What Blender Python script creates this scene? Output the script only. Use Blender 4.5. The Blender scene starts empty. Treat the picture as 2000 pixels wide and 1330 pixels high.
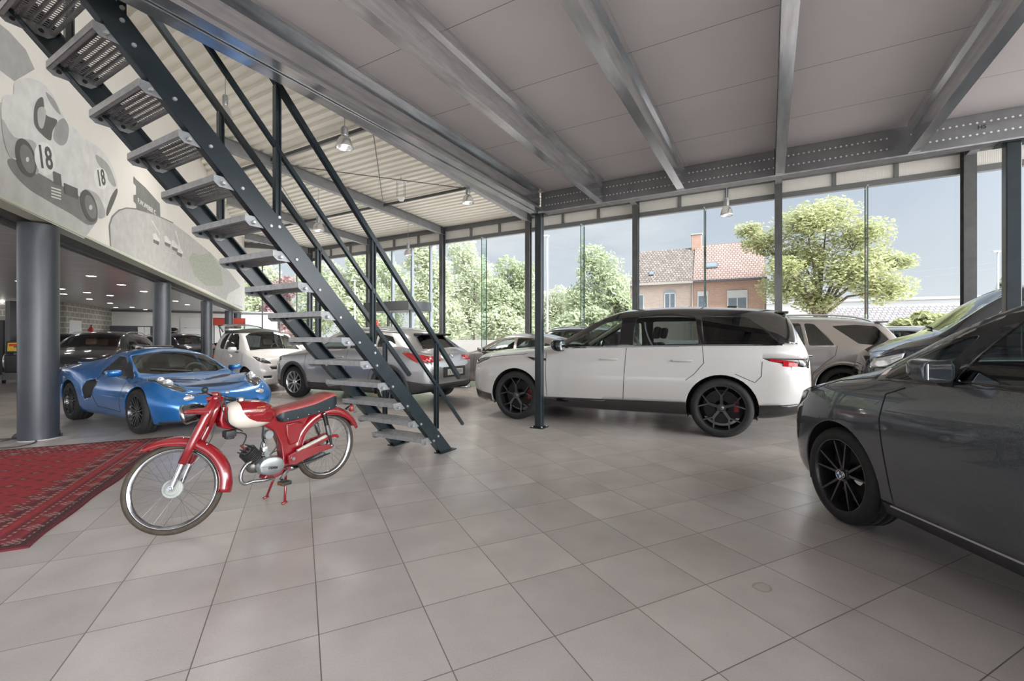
import bpy, bmesh, math, random
from mathutils import Vector, Matrix
from mathutils.bvhtree import BVHTree
sin, cos, pi, R = math.sin, math.cos, math.pi, math.radians
SC = bpy.context.scene
COL = SC.collection
random.seed(7)
CAMZ = 1.265

# ---------------------------------------------------------------- materials
MATS = {}
def mat(name, col=(0.5, 0.5, 0.5), rough=0.5, metal=0.0, coat=0.0, spec=0.5, emit=None, estr=0.0):
    if name in MATS:
        return MATS[name]
    m = bpy.data.materials.new(name)
    m.use_nodes = True
    b = m.node_tree.nodes['Principled BSDF']
    b.inputs['Base Color'].default_value = (*col, 1)
    b.inputs['Roughness'].default_value = rough
    b.inputs['Metallic'].default_value = metal
    b.inputs['Coat Weight'].default_value = coat
    b.inputs['Coat Roughness'].default_value = 0.03
    b.inputs['Specular IOR Level'].default_value = spec
    if emit:
        b.inputs['Emission Color'].default_value = (*emit, 1)
        b.inputs['Emission Strength'].default_value = estr
    MATS[name] = m
    return m
class NT:
    """small helper to wire nodes"""
    def __init__(s, m):
        s.t = m.node_tree; s.n = s.t.nodes; s.l = s.t.links
        s.b = s.n.get('Principled BSDF')
    def add(s, typ, **kw):
        n = s.n.new(typ)
        for k, v in kw.items():
            setattr(n, k, v)
        return n
    def link(s, a, b):
        s.l.new(a, b)
    def coord(s, kind='Object', scale=(1, 1, 1), rot=(0, 0, 0), loc=(0, 0, 0)):
        c = s.add('ShaderNodeTexCoord'); mp = s.add('ShaderNodeMapping')
        mp.inputs['Scale'].default_value = scale
        mp.inputs['Rotation'].default_value = rot
        mp.inputs['Location'].default_value = loc
        s.link(c.outputs[kind], mp.inputs['Vector'])
        return mp.outputs['Vector']
    def noise(s, vec, scale=5, detail=4, rough=0.5):
        n = s.add('ShaderNodeTexNoise')
        n.inputs['Scale'].default_value = scale
        n.inputs['Detail'].default_value = detail
        n.inputs['Roughness'].default_value = rough
        if vec is not None:
            s.link(vec, n.inputs['Vector'])
        return n.outputs['Fac']
    def ramp(s, fac, stops):
        r = s.add('ShaderNodeValToRGB')
        e = r.color_ramp.elements
        while len(e) < len(stops):
            e.new(0.5)
        for k, (p, c) in enumerate(stops):
            e[k].position = p
            e[k].color = (*c, 1) if len(c) == 3 else c
        s.link(fac, r.inputs['Fac'])
        return r.outputs['Color']
    def mix(s, fac, a, b, mode='MIX'):
        x = s.add('ShaderNodeMix', data_type='RGBA', blend_type=mode)
        for sock, v in ((x.inputs[0], fac), (x.inputs[6], a), (x.inputs[7], b)):
            if hasattr(v, 'default_value'):
                s.link(v, sock)
            else:
                sock.default_value = v if not isinstance(v, tuple) or len(v) == 4 else (*v, 1)
        return x.outputs[2]
    def math(s, op, a, b=None, clamp=False):
        x = s.add('ShaderNodeMath', operation=op, use_clamp=clamp)
        for sock, v in ((x.inputs[0], a), (x.inputs[1], b)):
            if v is None: continue
            if hasattr(v, 'default_value'): s.link(v, sock)
            else: sock.default_value = v
        return x.outputs[0]
    def bump(s, h, strength=0.3, dist=0.01):
        b = s.add('ShaderNodeBump')
        b.inputs['Strength'].default_value = strength
        b.inputs['Distance'].default_value = dist
        s.link(h, b.inputs['Height'])
        s.link(b.outputs['Normal'], s.b.inputs['Normal'])
def noisy(name, c1, c2, scale=8, rough=0.5, metal=0.0, coat=0.0, bump=0.0, stretch=(1, 1, 1), lo=0.35, hi=0.65, spec=0.5):
    if name in MATS:
        return MATS[name]
    m = mat(name, c1, rough, metal, coat, spec)
    t = NT(m)
    f = t.noise(t.coord('Object', stretch), scale, 5, 0.55)
    t.link(t.ramp(f, [(lo, c1), (hi, c2)]), t.b.inputs['Base Color'])
    if bump:
        t.bump(f, bump, 0.01)
    return m
def glass_mat(name, tint=(0.9, 0.95, 0.93), refl=1.0, rough=0.0):
    """thin pane: clear transmission tinted by the pane plus a fresnel reflection"""
    if name in MATS:
        return MATS[name]
    m = bpy.data.materials.new(name); m.use_nodes = True
    n = m.node_tree.nodes; l = m.node_tree.links
    n.remove(n['Principled BSDF'])
    tr = n.new('ShaderNodeBsdfTransparent'); tr.inputs['Color'].default_value = (*tint, 1)
    gl = n.new('ShaderNodeBsdfGlossy'); gl.inputs['Roughness'].default_value = rough
    gl.inputs['Color'].default_value = (refl, refl, refl, 1)
    # reflection grows toward grazing angles, the same from both sides of the pane
    ge = n.new('ShaderNodeNewGeometry'); dp = n.new('ShaderNodeVectorMath'); dp.operation = 'DOT_PRODUCT'
    l.new(ge.outputs['Normal'], dp.inputs[0]); l.new(ge.outputs['Incoming'], dp.inputs[1])
    def mth(op, x, y):
        q = n.new('ShaderNodeMath'); q.operation = op
        for sock, v in ((q.inputs[0], x), (q.inputs[1], y)):
            if hasattr(v, 'default_value'): l.new(v, sock)
            else: sock.default_value = v
        return q.outputs[0]
    c1 = mth('SUBTRACT', 1.0, mth('ABSOLUTE', dp.outputs['Value'], 0.0))
    fr_out = mth('MULTIPLY_ADD', mth('POWER', c1, 5.0), 0.93)
    fr_out.node.inputs[2].default_value = 0.06
    mx = n.new('ShaderNodeMixShader')
    l.new(fr_out, mx.inputs[0]); l.new(tr.outputs[0], mx.inputs[1]); l.new(gl.outputs[0], mx.inputs[2])
    l.new(mx.outputs[0], n['Material Output'].inputs['Surface'])
    MATS[name] = m
    return m

# ---------------------------------------------------------------- objects
def props(o, label=None, cat=None, group=None, kind=None):
    if label: o['label'] = label
    if cat: o['category'] = cat
    if group: o['group'] = group
    if kind: o['kind'] = kind
    return o
def thing(name, label, cat, loc=(0, 0, 0), rz=0.0, group=None):
    o = bpy.data.objects.new(name, None)
    o.empty_display_size = 0.1
    COL.objects.link(o)
    o.location = loc; o.rotation_euler = (0, 0, rz)
    return props(o, label, cat, group)
def copy_tree(o, parent=None):
    c = o.copy(); COL.objects.link(c)
    if parent is not None: c.parent = parent
    for ch in list(o.children):
        copy_tree(ch, c)
    return c
class MB:
    """mesh builder: collects shapes, links them as ONE mesh object"""
    def __init__(s):
        s.v = []; s.f = []; s.m = []; s.cur = 0
    def add(s, vs, fs):
        k = len(s.v)
        s.v += [tuple(p) for p in vs]
        s.f += [tuple(i + k for i in f) for f in fs]
        s.m += [s.cur] * len(fs)
        return s
    def box(s, c, d, M=None):
        x, y, z = d[0] / 2, d[1] / 2, d[2] / 2
        vs = [Vector((a * x, b * y, e * z)) for e in (-1, 1) for a, b in ((-1, -1), (1, -1), (1, 1), (-1, 1))]
        if M is not None: vs = [M @ p for p in vs]
        c = Vector(c)
        return s.add([p + c for p in vs], [(3, 2, 1, 0), (4, 5, 6, 7), (0, 1, 5, 4), (1, 2, 6, 5), (2, 3, 7, 6), (3, 0, 4, 7)])
    def span(s, a, b):
        a, b = Vector(a), Vector(b)
        lo = Vector([min(p, q) for p, q in zip(a, b)]); hi = Vector([max(p, q) for p, q in zip(a, b)])
        return s.box((lo + hi) / 2, hi - lo)
    def cbox(s, c, d, ch=0.01, M=None):
        """box with chamfered vertical+horizontal edges (bevelled)"""
        bm = bmesh.new(); bmesh.ops.create_cube(bm, size=1)
        for p in bm.verts: p.co = Vector((p.co.x * d[0], p.co.y * d[1], p.co.z * d[2]))
        bmesh.ops.bevel(bm, geom=bm.edges[:], offset=ch, segments=2, affect='EDGES', profile=0.5)
        return s.from_bm(bm, c, M)
    def from_bm(s, bm, c=(0, 0, 0), M=None):
        bm.verts.index_update(); c = Vector(c)
        vs = [(M @ p.co if M is not None else p.co) + c for p in bm.verts]
        s.add(vs, [[q.index for q in f.verts] for f in bm.faces])
        bm.free(); return s
    def tube(s, pts, r, n=8, caps=True, closed=False):
        pts = [Vector(p) for p in pts]
        rr = r if isinstance(r, (list, tuple)) else [r] * len(pts)
        k = len(pts); up = None; rings = []
        for i, p in enumerate(pts):
            if closed: t = pts[(i + 1) % k] - pts[i - 1]
            else: t = pts[min(i + 1, k - 1)] - pts[max(i - 1, 0)]
            t.normalize()
            if up is None:
                up = Vector((0, 0, 1)) if abs(t.z) < 0.9 else Vector((1, 0, 0))
            a = up - t * up.dot(t)
            if a.length < 1e-5: a = t.orthogonal()
            a.normalize(); up = a; b = t.cross(a)
            rings.append([p + (a * cos(2 * pi * j / n) + b * sin(2 * pi * j / n)) * rr[i] for j in range(n)])
        vs = [q for ring in rings for q in ring]; fs = []
        for i in range(k if closed else k - 1):
            for j in range(n):
                i2 = (i + 1) % k
                fs.append((i * n + j, i * n + (j + 1) % n, i2 * n + (j + 1) % n, i2 * n + j))
        if caps and not closed:
            fs.append(tuple(range(n - 1, -1, -1))); fs.append(tuple((k - 1) * n + j for j in range(n)))
        return s.add(vs, fs)
    def bar(s, a, b, w, h, up=(0, 0, 1)):
        """rectangular bar from a to b, w across, h along up"""
        a, b = Vector(a), Vector(b); t = (b - a).normalized(); up = Vector(up)
        u = (up - t * up.dot(t)).normalized(); c = t.cross(u)
        vs = [p + c * (i * w / 2) + u * (j * h / 2) for p in (a, b) for i, j in ((-1, -1), (1, -1), (1, 1), (-1, 1))]
        return s.add(vs, [(3, 2, 1, 0), (4, 5, 6, 7), (0, 1, 5, 4), (1, 2, 6, 5), (2, 3, 7, 6), (3, 0, 4, 7)])
    def sweep(s, prof, a, b, side, up=(0, 0, 1), caps=True, closed=True):
        """extrude the 2D profile (side, up) from a to b"""
        a, b, sd, up = Vector(a), Vector(b), Vector(side), Vector(up); n = len(prof)
        vs = [p + sd * x + up * y for p in (a, b) for x, y in prof]
        fs = [(i, (i + 1) % n, n + (i + 1) % n, n + i) for i in range(n if closed else n - 1)]
        if caps and closed: fs += [tuple(range(n - 1, -1, -1)), tuple(range(n, 2 * n))]
        return s.add(vs, fs)
    def lathe(s, prof, n=24, c=(0, 0, 0), axis='Z', a0=0, a1=2 * pi, M=None):
        """revolve (r, h) pairs about an axis"""
        full = abs(a1 - a0 - 2 * pi) < 1e-6; cols = n if full else n + 1; c = Vector(c); vs = []
        for r, h in prof:
            for j in range(cols):
                a = a0 + (a1 - a0) * j / n
                x, y = r * cos(a), r * sin(a)
                p = Vector((x, y, h)) if axis == 'Z' else Vector((h, x, y)) if axis == 'X' else Vector((y, h, x))
                vs.append((M @ p if M is not None else p) + c)
        fs = []
        for i in range(len(prof) - 1):
            for j in range(n):
                j2 = (j + 1) % cols
                fs.append((i * cols + j, i * cols + j2, (i + 1) * cols + j2, (i + 1) * cols + j))
        return s.add(vs, fs)
    def prism(s, poly, a, b):
        """polygon (list of 3D) translated from offset a to offset b"""
        a, b = Vector(a), Vector(b); n = len(poly)
        vs = [Vector(p) + a for p in poly] + [Vector(p) + b for p in poly]
        return s.add(vs, [tuple(range(n - 1, -1, -1)), tuple(range(n, 2 * n))] + [(i, (i + 1) % n, n + (i + 1) % n, n + i) for i in range(n)])
    def sphere(s, c, r, n=12, m=8, sc=(1, 1, 1), M=None):
        prof = [(max(1e-4, sin(pi * i / m)) * r, -cos(pi * i / m) * r) for i in range(m + 1)]
        k = len(s.v); s.lathe(prof, n); c = Vector(c)
        for i in range(k, len(s.v)):
            p = Vector(s.v[i]); p = Vector((p.x * sc[0], p.y * sc[1], p.z * sc[2]))
            if M is not None: p = M @ p
            s.v[i] = tuple(p + c)
        return s
    def grid(s, rows, closed_u=False):
        """rows of equal length of points"""
        n = len(rows[0]); vs = [p for r in rows for p in r]; fs = []
        for i in range(len(rows) - 1):
            for j in range(n if closed_u else n - 1):
                fs.append((i * n + j, i * n + (j + 1) % n, (i + 1) * n + (j + 1) % n, (i + 1) * n + j))
        return s.add(vs, fs)
    def build(s, name, mats, parent=None, smooth=False, M=None, angle=None, fix=True):
        me = bpy.data.meshes.new(name)
        me.from_pydata(s.v, [], s.f)
        mats = mats if isinstance(mats, (list, tuple)) else [mats]
        for q in mats: me.materials.append(q)
        if len(mats) > 1: me.polygons.foreach_set('material_index', s.m)
        if fix:
            bm = bmesh.new(); bm.from_mesh(me)
            bmesh.ops.recalc_face_normals(bm, faces=bm.faces[:])
            bm.to_mesh(me); bm.free()
        if smooth or angle:
            me.polygons.foreach_set('use_smooth', [True] * len(me.polygons))
            if angle: me.set_sharp_from_angle(angle=R(angle))
        me.update()
        o = bpy.data.objects.new(name, me); COL.objects.link(o)
        if parent is not None: o.parent = parent
        if M is not None: o.matrix_local = M
        return o
def text_mesh(txt, size, mt, name, parent=None, M=None, extrude=0.002, bold=0.0, shear=0.0, align='CENTER'):
    cu = bpy.data.curves.new(name, 'FONT'); cu.body = txt; cu.size = size
    cu.extrude = extrude; cu.offset = bold; cu.shear = shear
    cu.align_x = align; cu.align_y = 'CENTER'; cu.resolution_u = 3
    tmp = bpy.data.objects.new(name, cu); COL.objects.link(tmp)
    dg = bpy.context.evaluated_depsgraph_get()
    me = bpy.data.meshes.new_from_object(tmp.evaluated_get(dg))
    bpy.data.objects.remove(tmp); bpy.data.curves.remove(cu)
    me.materials.clear(); me.materials.append(mt)
    o = bpy.data.objects.new(name, me); COL.objects.link(o)
    if parent is not None: o.parent = parent
    if M is not None: o.matrix_local = M
    return o
def frame(o, x, y, z=None):
    """matrix with given origin and x / y axes"""
    x, y = Vector(x).normalized(), Vector(y).normalized()
    z = x.cross(y).normalized() if z is None else Vector(z)
    m = Matrix((x, y, z)).transposed().to_4x4(); m.translation = Vector(o)
    return m
def smooth_curve(pts, k=6, closed=False):
    """Catmull-Rom through 3D points"""
    P = [Vector(p) for p in pts]; n = len(P); out = []
    rng = range(n) if closed else range(n - 1)
    for i in rng:
        p0, p1, p2, p3 = (P[(i - 1) % n], P[i], P[(i + 1) % n], P[(i + 2) % n]) if closed else (P[max(i - 1, 0)], P[i], P[i + 1], P[min(i + 2, n - 1)])
        for j in range(k):
            t = j / k
            out.append(0.5 * ((2 * p1) + (p2 - p0) * t + (2 * p0 - 5 * p1 + 4 * p2 - p3) * t * t + (3 * p1 - p0 - 3 * p2 + p3) * t ** 3))
    if not closed: out.append(P[-1])
    return out
def interp(tab):
    """monotone cubic through (x, y) pairs"""
    xs = [p[0] for p in tab]; ys = [p[1] for p in tab]; n = len(xs)
    d = [(ys[i + 1] - ys[i]) / max(1e-9, xs[i + 1] - xs[i]) for i in range(n - 1)]
    m = [d[0]] + [0 if d[i - 1] * d[i] <= 0 else 2 * d[i - 1] * d[i] / (d[i - 1] + d[i]) for i in range(1, n - 1)] + [d[-1]] if n > 1 else [0]
    def f(x):
        if x <= xs[0]: return ys[0]
        if x >= xs[-1]: return ys[-1]
        i = 0
        while xs[i + 1] < x: i += 1
        h = xs[i + 1] - xs[i]
        if h < 1e-9: return ys[i + 1]
        t = (x - xs[i]) / h
        return (ys[i] * (1 + 2 * t) * (1 - t) ** 2 + m[i] * h * t * (1 - t) ** 2 + ys[i + 1] * t * t * (3 - 2 * t) + m[i + 1] * h * t * t * (t - 1))
    return f

# ---------------------------------------------------------------- the two grids of the building
U = Vector((sin(R(29.65)), cos(R(29.65)), 0))          # along the mezzanine beams, away from the camera
V = Vector((-cos(R(29.65)), sin(R(29.65)), 0))         # along the glass wall, to the left
P0 = Vector((0.316, 6.296, 0))                         # foot of the mezzanine corner post
def uv(u, v, z=0.0):
    return P0 + U * u + V * v + Vector((0, 0, z))
MUV = frame(P0, U, V)
TA = -26.0
T1 = Vector((sin(R(TA)), cos(R(TA)), 0))               # tile grid, away
T2 = Vector((cos(R(TA)), -sin(R(TA)), 0))              # tile grid, to the right
Z = Vector((0, 0, 1))

# ---------------------------------------------------------------- camera
cam = bpy.data.cameras.new('camera'); camo = bpy.data.objects.new('camera', cam); COL.objects.link(camo)
camo.location = (0, 0, CAMZ); camo.rotation_euler = (R(90), 0, 0)
cam.sensor_width = 36; cam.lens = 866 / 2000 * 36
cam.shift_x = (1000 - 1010) / 2000; cam.shift_y = -(665 - 661) / 2000
cam.clip_end = 500
SC.camera = camo
# ================================================================ materials of the setting
m_steel = noisy('dark_steel_paint', (0.010, 0.017, 0.021), (0.016, 0.025, 0.03), 3, 0.26)
m_dgrey = noisy('anthracite_steel_paint', (0.06, 0.062, 0.066), (0.085, 0.088, 0.092), 4, 0.42)
m_galv = noisy('galvanised_sheet', (0.66, 0.68, 0.70), (0.86, 0.88, 0.90), 9, 0.2, 0.92, stretch=(0.4, 3, 3))
m_galvflat = noisy('galvanised_matte', (0.36, 0.365, 0.37), (0.46, 0.465, 0.47), 14, 0.42, 0.6)
m_white = mat('white_coated_panel', (0.78, 0.775, 0.75), 0.5)
m_cream = noisy('cream_plaster', (0.74, 0.705, 0.65), (0.77, 0.735, 0.68), 2, 0.7)
m_black = mat('black_gap', (0.012, 0.012, 0.014), 0.6)
m_pane = glass_mat('facade_glass', (0.955, 0.97, 0.965), 0.22)
m_frame = mat('window_frame_grey', (0.13, 0.135, 0.14), 0.4)

# floor: square tiles in the tile grid
m_floor = mat('floor_tiles', (0.42, 0.38, 0.36), 0.3, spec=0.75)
t = NT(m_floor)
TS = 0.4505
# a grid crossing of the joints sits where the photo has one
def floor_pt(x, y):
    D = CAMZ * 866 / (y - 661); return Vector(((x - 1010) / 866 * D, D, 0))
q0 = floor_pt(616.5, 1137.5)
vec = t.coord('Object')
def axis_coord(dirv, off):
    d = t.add('ShaderNodeVectorMath', operation='DOT_PRODUCT')
    t.link(vec, d.inputs[0]); d.inputs[1].default_value = tuple(dirv / TS)
    return t.math('ADD', d.outputs['Value'], off)
ca = axis_coord(T1, -q0.dot(T1) / TS); cb = axis_coord(T2, -q0.dot(T2) / TS)
fa, fb = t.math('FRACT', ca), t.math('FRACT', cb)
def joint(f, w):
    e = t.math('MINIMUM', f, t.math('SUBTRACT', 1.0, f))
    return t.math('LESS_THAN', e, w)
jj = t.math('MAXIMUM', joint(fa, 0.0052), joint(fb, 0.0052))
cell = t.add('ShaderNodeCombineXYZ')
t.link(t.math('FLOOR', ca), cell.inputs[0]); t.link(t.math('FLOOR', cb), cell.inputs[1])
wn = t.add('ShaderNodeTexWhiteNoise', noise_dimensions='3D'); t.link(cell.outputs[0], wn.inputs['Vector'])
shift = t.add('ShaderNodeVectorMath', operation='MULTIPLY_ADD')
t.link(wn.outputs['Color'], shift.inputs[0]); shift.inputs[1].default_value = (9, 9, 9); t.link(vec, shift.inputs[2])
cloud = t.noise(shift.outputs[0], 2.6, 3, 0.5)
fine = t.noise(vec, 120, 3, 0.6)
c1 = t.ramp(cloud, [(0.28, (0.44, 0.40, 0.382)), (0.55, (0.50, 0.46, 0.44)), (0.78, (0.56, 0.52, 0.50))])
c2 = t.mix(0.16, c1, t.ramp(fine, [(0.35, (0.30, 0.27, 0.25)), (0.65, (0.52, 0.48, 0.45))]))
tone = t.ramp(wn.outputs['Value'], [(0.0, (0.93, 0.93, 0.93)), (1.0, (1.05, 1.045, 1.04))])
c3 = t.mix(1.0, c2, tone, 'MULTIPLY')
# one dried ring of water on a tile at the right
sp_ = t.add('ShaderNodeVectorMath', operation='DISTANCE'); t.link(vec, sp_.inputs[0]); sp_.inputs[1].default_value = tuple(floor_pt(1490, 1147))
rg_ = t.math('ADD', sp_.outputs['Value'], t.math('MULTIPLY', t.math('SUBTRACT', t.noise(vec, 14, 3, .5), .5), .055))
stain = t.ramp(rg_, [(0.0, (.94, .94, .93)), (0.034, (.93, .93, .92)), (0.041, (.62, .61, .60)), (0.048, (1, 1, 1))])
c3 = t.mix(1.0, c3, stain, 'MULTIPLY')
t.link(t.mix(jj, c3, (0.13, 0.115, 0.105)), t.b.inputs['Base Color'])
t.link(t.math('ADD', 0.25, t.math('MULTIPLY', jj, 0.4)), t.b.inputs['Roughness'])
t.bump(t.math('SUBTRACT', t.math('MULTIPLY', fine, 0.05), jj), 0.25, 0.003)

# ================================================================ floor, ground
b = MB(); b.span((-30, -12, -0.2), (22, 32, 0)); fl = b.build('floor', m_floor); props(fl, kind='structure')

# ================================================================ facade parallel to V
K = 18.5
W_ = (K - P0.y - 0.5692 * P0.x) / (U.y + 0.5692 * U.x)
def facade_v(px):
    r = (px - 1010) / 866
    # ray (r,1) meets the plane u = W_
    D = (W_ + P0.dot(U)) / (Vector((r, 1, 0)).dot(U))
    return (Vector((r * D, D, 0)) - P0).dot(V)
ZG, ZB0, ZB1, ZR = 5.62, 5.80, 6.16, 6.32          # glass top, band bottom / top, roof underside at the facade
SL = 0.045                                         # roof rises toward the camera side
def roof_z(p):
    return ZR + SL * (W_ - (p - P0).dot(U))
vcol = [facade_v(px) for px in (1885, 1520, 1245, 1037, 870, 727, 612)]
vR = vcol[0] - (vcol[1] - vcol[0]) * 2.0
vL = vcol[-1]
# columns of the facade (I sections) - one object each
def icol(name, p, z0, z1, w, d, mt, label, group, ax=U):
    ay = Vector((-ax.y, ax.x, 0)); t_ = 0.016
    b = MB()
    for sgn in (-1, 1):
        b.sweep([(-w / 2, -t_), (w / 2, -t_), (w / 2, t_), (-w / 2, t_)], Vector((0, 0, z0)) + ax * (sgn * (d / 2 - t_)), Vector((0, 0, z1)) + ax * (sgn * (d / 2 - t_)), ay, ax)
    b.sweep([(-0.008, -d / 2 + t_), (0.008, -d / 2 + t_), (0.008, d / 2 - t_), (-0.008, d / 2 - t_)], (0, 0, z0), (0, 0, z1), ay, ax)
    o = b.build(name, mt); o.location = p
    return props(o, label, 'column', group)
names_c = ['right of the dark post at far right', 'between the house and the spreading tree', 'left of the brick house', 'just left of the mezzanine corner post', 'beside the entrance canopy', 'hidden partly by the stair rail posts', 'at the corner of the glass walls']
labs = ['thick grey steel column standing before the open sky at far right of the glass wall',
        'grey steel facade column between the brick house and the large spreading tree',
        'grey steel facade column at the left end of the brick house',
        'grey steel facade column right behind the slim dark mezzanine corner post',
        'grey steel facade column standing right of the entrance canopy',
        'grey steel facade column seen between the stair rail posts left of the entrance canopy',
        'grey steel column at the corner where the two glass walls meet']
for k, v_ in enumerate(vcol):
    w, d = (0.24, 0.30) if k == 0 else (0.2, 0.22)
    icol('facade_column', uv(W_ - 0.22, v_), 0, ZR + 0.01, w, d, m_dgrey, labs[k], 'columns of the glass facade')
# header, white band, top beam
def strip(name, v0, v1, u0, u1, z0, z1, mt, kind='structure'):
    b = MB(); b.span((u0, v0, z0), (u1, v1, z1)); o = b.build(name, mt, M=MUV)
    return props(o, kind=kind)
strip('trim_1', vR, vL, W_ - 0.07, W_ + 0.09, ZG, ZB0 - 0.02, m_frame)
m_band = noisy('fascia_panel', (0.66, 0.65, 0.61), (0.70, 0.69, 0.65), 3, 0.55)
t = NT(m_band); wv = t.add('ShaderNodeTexWave', wave_type='BANDS', bands_direction='Y'); wv.inputs['Scale'].default_value = 9
t.link(t.coord('Object'), wv.inputs['Vector']); t.bump(wv.outputs['Fac'], 0.25, 0.01)
strip('trim_2', vR, vL, W_ - 0.02, W_ + 0.14, ZB0 - 0.02, ZB1, m_band)
strip('trim_3', vR, vL, W_ - 0.12, W_ + 0.12, ZB1, ZR + 0.02, m_frame)
strip('baseboard_facade', vR, vL, W_ - 0.06, W_ + 0.06, -0.01, 0.06, m_frame)
# short dark brackets on the band
bl = 1
allv = sorted(vcol + [vR])
for a, c in zip(allv[:-1], allv[1:]):
    n = max(2, round((c - a) / 1.47))
    for i in range(1, n):
        v_ = a + (c - a) * i / n
        b = MB(); b.span((W_ - 0.09, v_ - 0.05, ZB0 - 0.03), (W_ - 0.021, v_ + 0.05, ZB1 - 0.015))
        props(b.build('trim_%d' % (10 + bl), m_frame, M=MUV), kind='structure'); bl += 1
# panes with slim glass fins
wn_ = 1
for a, c in zip(allv[:-1], allv[1:]):
    n = 2
    for i in range(n):
        v0, v1 = a + (c - a) * i / n, a + (c - a) * (i + 1) / n
        b = MB(); b.add([(W_, v0 + .01, 0.05), (W_, v1 - .01, 0.05), (W_, v1 - .01, ZG + 0.005), (W_, v0 + .01, ZG + 0.005)], [(0, 1, 2, 3)])
        props(b.build('window_%d' % wn_, m_pane, M=MUV, fix=False), kind='structure'); wn_ += 1
m_fin = glass_mat('fin_glass', (0.80, 0.87, 0.86))
m_finedge = mat('fin_edge', (0.06, 0.085, 0.085), 0.25)
fin_v = [(facade_v(1690), 'large glass fin in front of the spreading tree'), (facade_v(1378), 'large glass fin in front of the brick house'),
         (facade_v(1141), 'glass fin in front of the trees right of the mezzanine corner post'), (facade_v(950), 'glass fin in front of the trees left of the mezzanine corner post')]
for v_, lab in fin_v:
    th = thing('glass_fin', lab, 'glass fin', uv(W_, v_), math.atan2(U.y, U.x), 'glass fins of the facade')
    b = MB(); b.span((-0.36, -0.008, 0.0), (-0.01, 0.008, ZG)); b.build('fin_pane', m_fin, th)
    b = MB(); b.span((-0.376, -0.011, 0.0), (-0.36, 0.011, ZG)); b.build('fin_edge', m_finedge, th)
    b = MB(); b.span((-0.012, -0.02, 0.0), (0.004, 0.02, ZG)); b.build('joint_strip', m_finedge, th)
    b = MB(); b.cbox((-0.2, 0, ZG - 0.05), (0.40, 0.035, 0.05), 0.008); b.build('clamp', m_galvflat, th)

# side facade from the corner to the mural wall end
cor = uv(W_, vL)
FB = Vector((-5.35, 4.59, 0)); FBd = Vector((sin(R(-25.8)), cos(R(-25.8)), 0))       # mural wall face
mur_end = FB + FBd * ((23.9 - FB.y) / FBd.y)
sd = (mur_end - cor).normalized(); sl = (mur_end - cor).length
MS = frame(cor, sd, Z.cross(sd))
def sstrip(name, a, c, z0, z1, th_, mt):
    b = MB(); b.span((a, -th_ / 2, z0), (c, th_ / 2, z1)); return props(b.build(name, mt, M=MS), kind='structure')
sstrip('trim_4', 0, sl, ZG, ZB0 - 0.02, 0.14, m_frame)
sstrip('trim_5', 0, sl, ZB0 - 0.02, ZB1, 0.1, m_band)
sstrip('trim_6', 0, sl, ZB1, ZR + 0.25, 0.2, m_frame)
for i in range(4):
    a, c = sl * i / 4, sl * (i + 1) / 4
    b = MB(); b.add([(a, 0, 0.05), (c, 0, 0.05), (c, 0, ZG), (a, 0, ZG)], [(0, 1, 2, 3)])
    props(b.build('window_%d' % wn_, m_pane, M=MS, fix=False), kind='structure'); wn_ += 1
    if i: sstrip('trim_%d' % (60 + i), a - 0.03, a + 0.03, 0, ZG, 0.09, m_frame)

# ================================================================ roof of the hall
m_roof = noisy('cream_trapezoidal_sheet', (0.82, 0.80, 0.72), (0.86, 0.84, 0.76), 2, 0.4)
b = MB()
def rp(u, v, dz=0.0):
    return (u, v, ZR + SL * (W_ - u) + dz)
u0, u1 = -9.8, W_ + 0.25
pit = 0.28; v_ = vR; prof = []
while v_ < 24:
    prof += [(v_, 0.0), (v_ + 0.115, 0.0), (v_ + 0.15, 0.06), (v_ + 0.245, 0.06)]; v_ += pit
k = len(prof)
# ribs run along V in the photo: the profile steps along u instead
b = MB(); prof = []; u_ = u0
while u_ < u1:
    prof += [(u_, 0.0), (u_ + 0.14, 0.0), (u_ + 0.17, 0.055), (u_ + 0.25, 0.055)]; u_ += pit
# clip each ribbon at the mural wall: the wall line gives the far v for every u
def v_at_mural(u):
    # point on mural line with given u
    a = FB - P0; t_ = (u - a.dot(U)) / FBd.dot(U)
    return (FB + FBd * t_ - P0).dot(V)
for i in range(len(prof) - 1):
    (ua, da), (ub, db) = prof[i], prof[i + 1]
    va, vb = max(vL + 0.1, v_at_mural(ua) - 0.0), max(vL + 0.1, v_at_mural(ub) - 0.0)
    if ua > (mur_end - P0).dot(U): 
        pass
    va, vb = min(va, 26), min(vb, 26)
    k0 = len(b.v)
    b.add([rp(ua, vR, da), rp(ub, vR, db), rp(ub, vb, db), rp(ua, va, da)], [(0, 1, 2, 3)])
rf = b.build('ceiling', m_roof, M=MUV, fix=False); props(rf, kind='structure')
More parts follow.
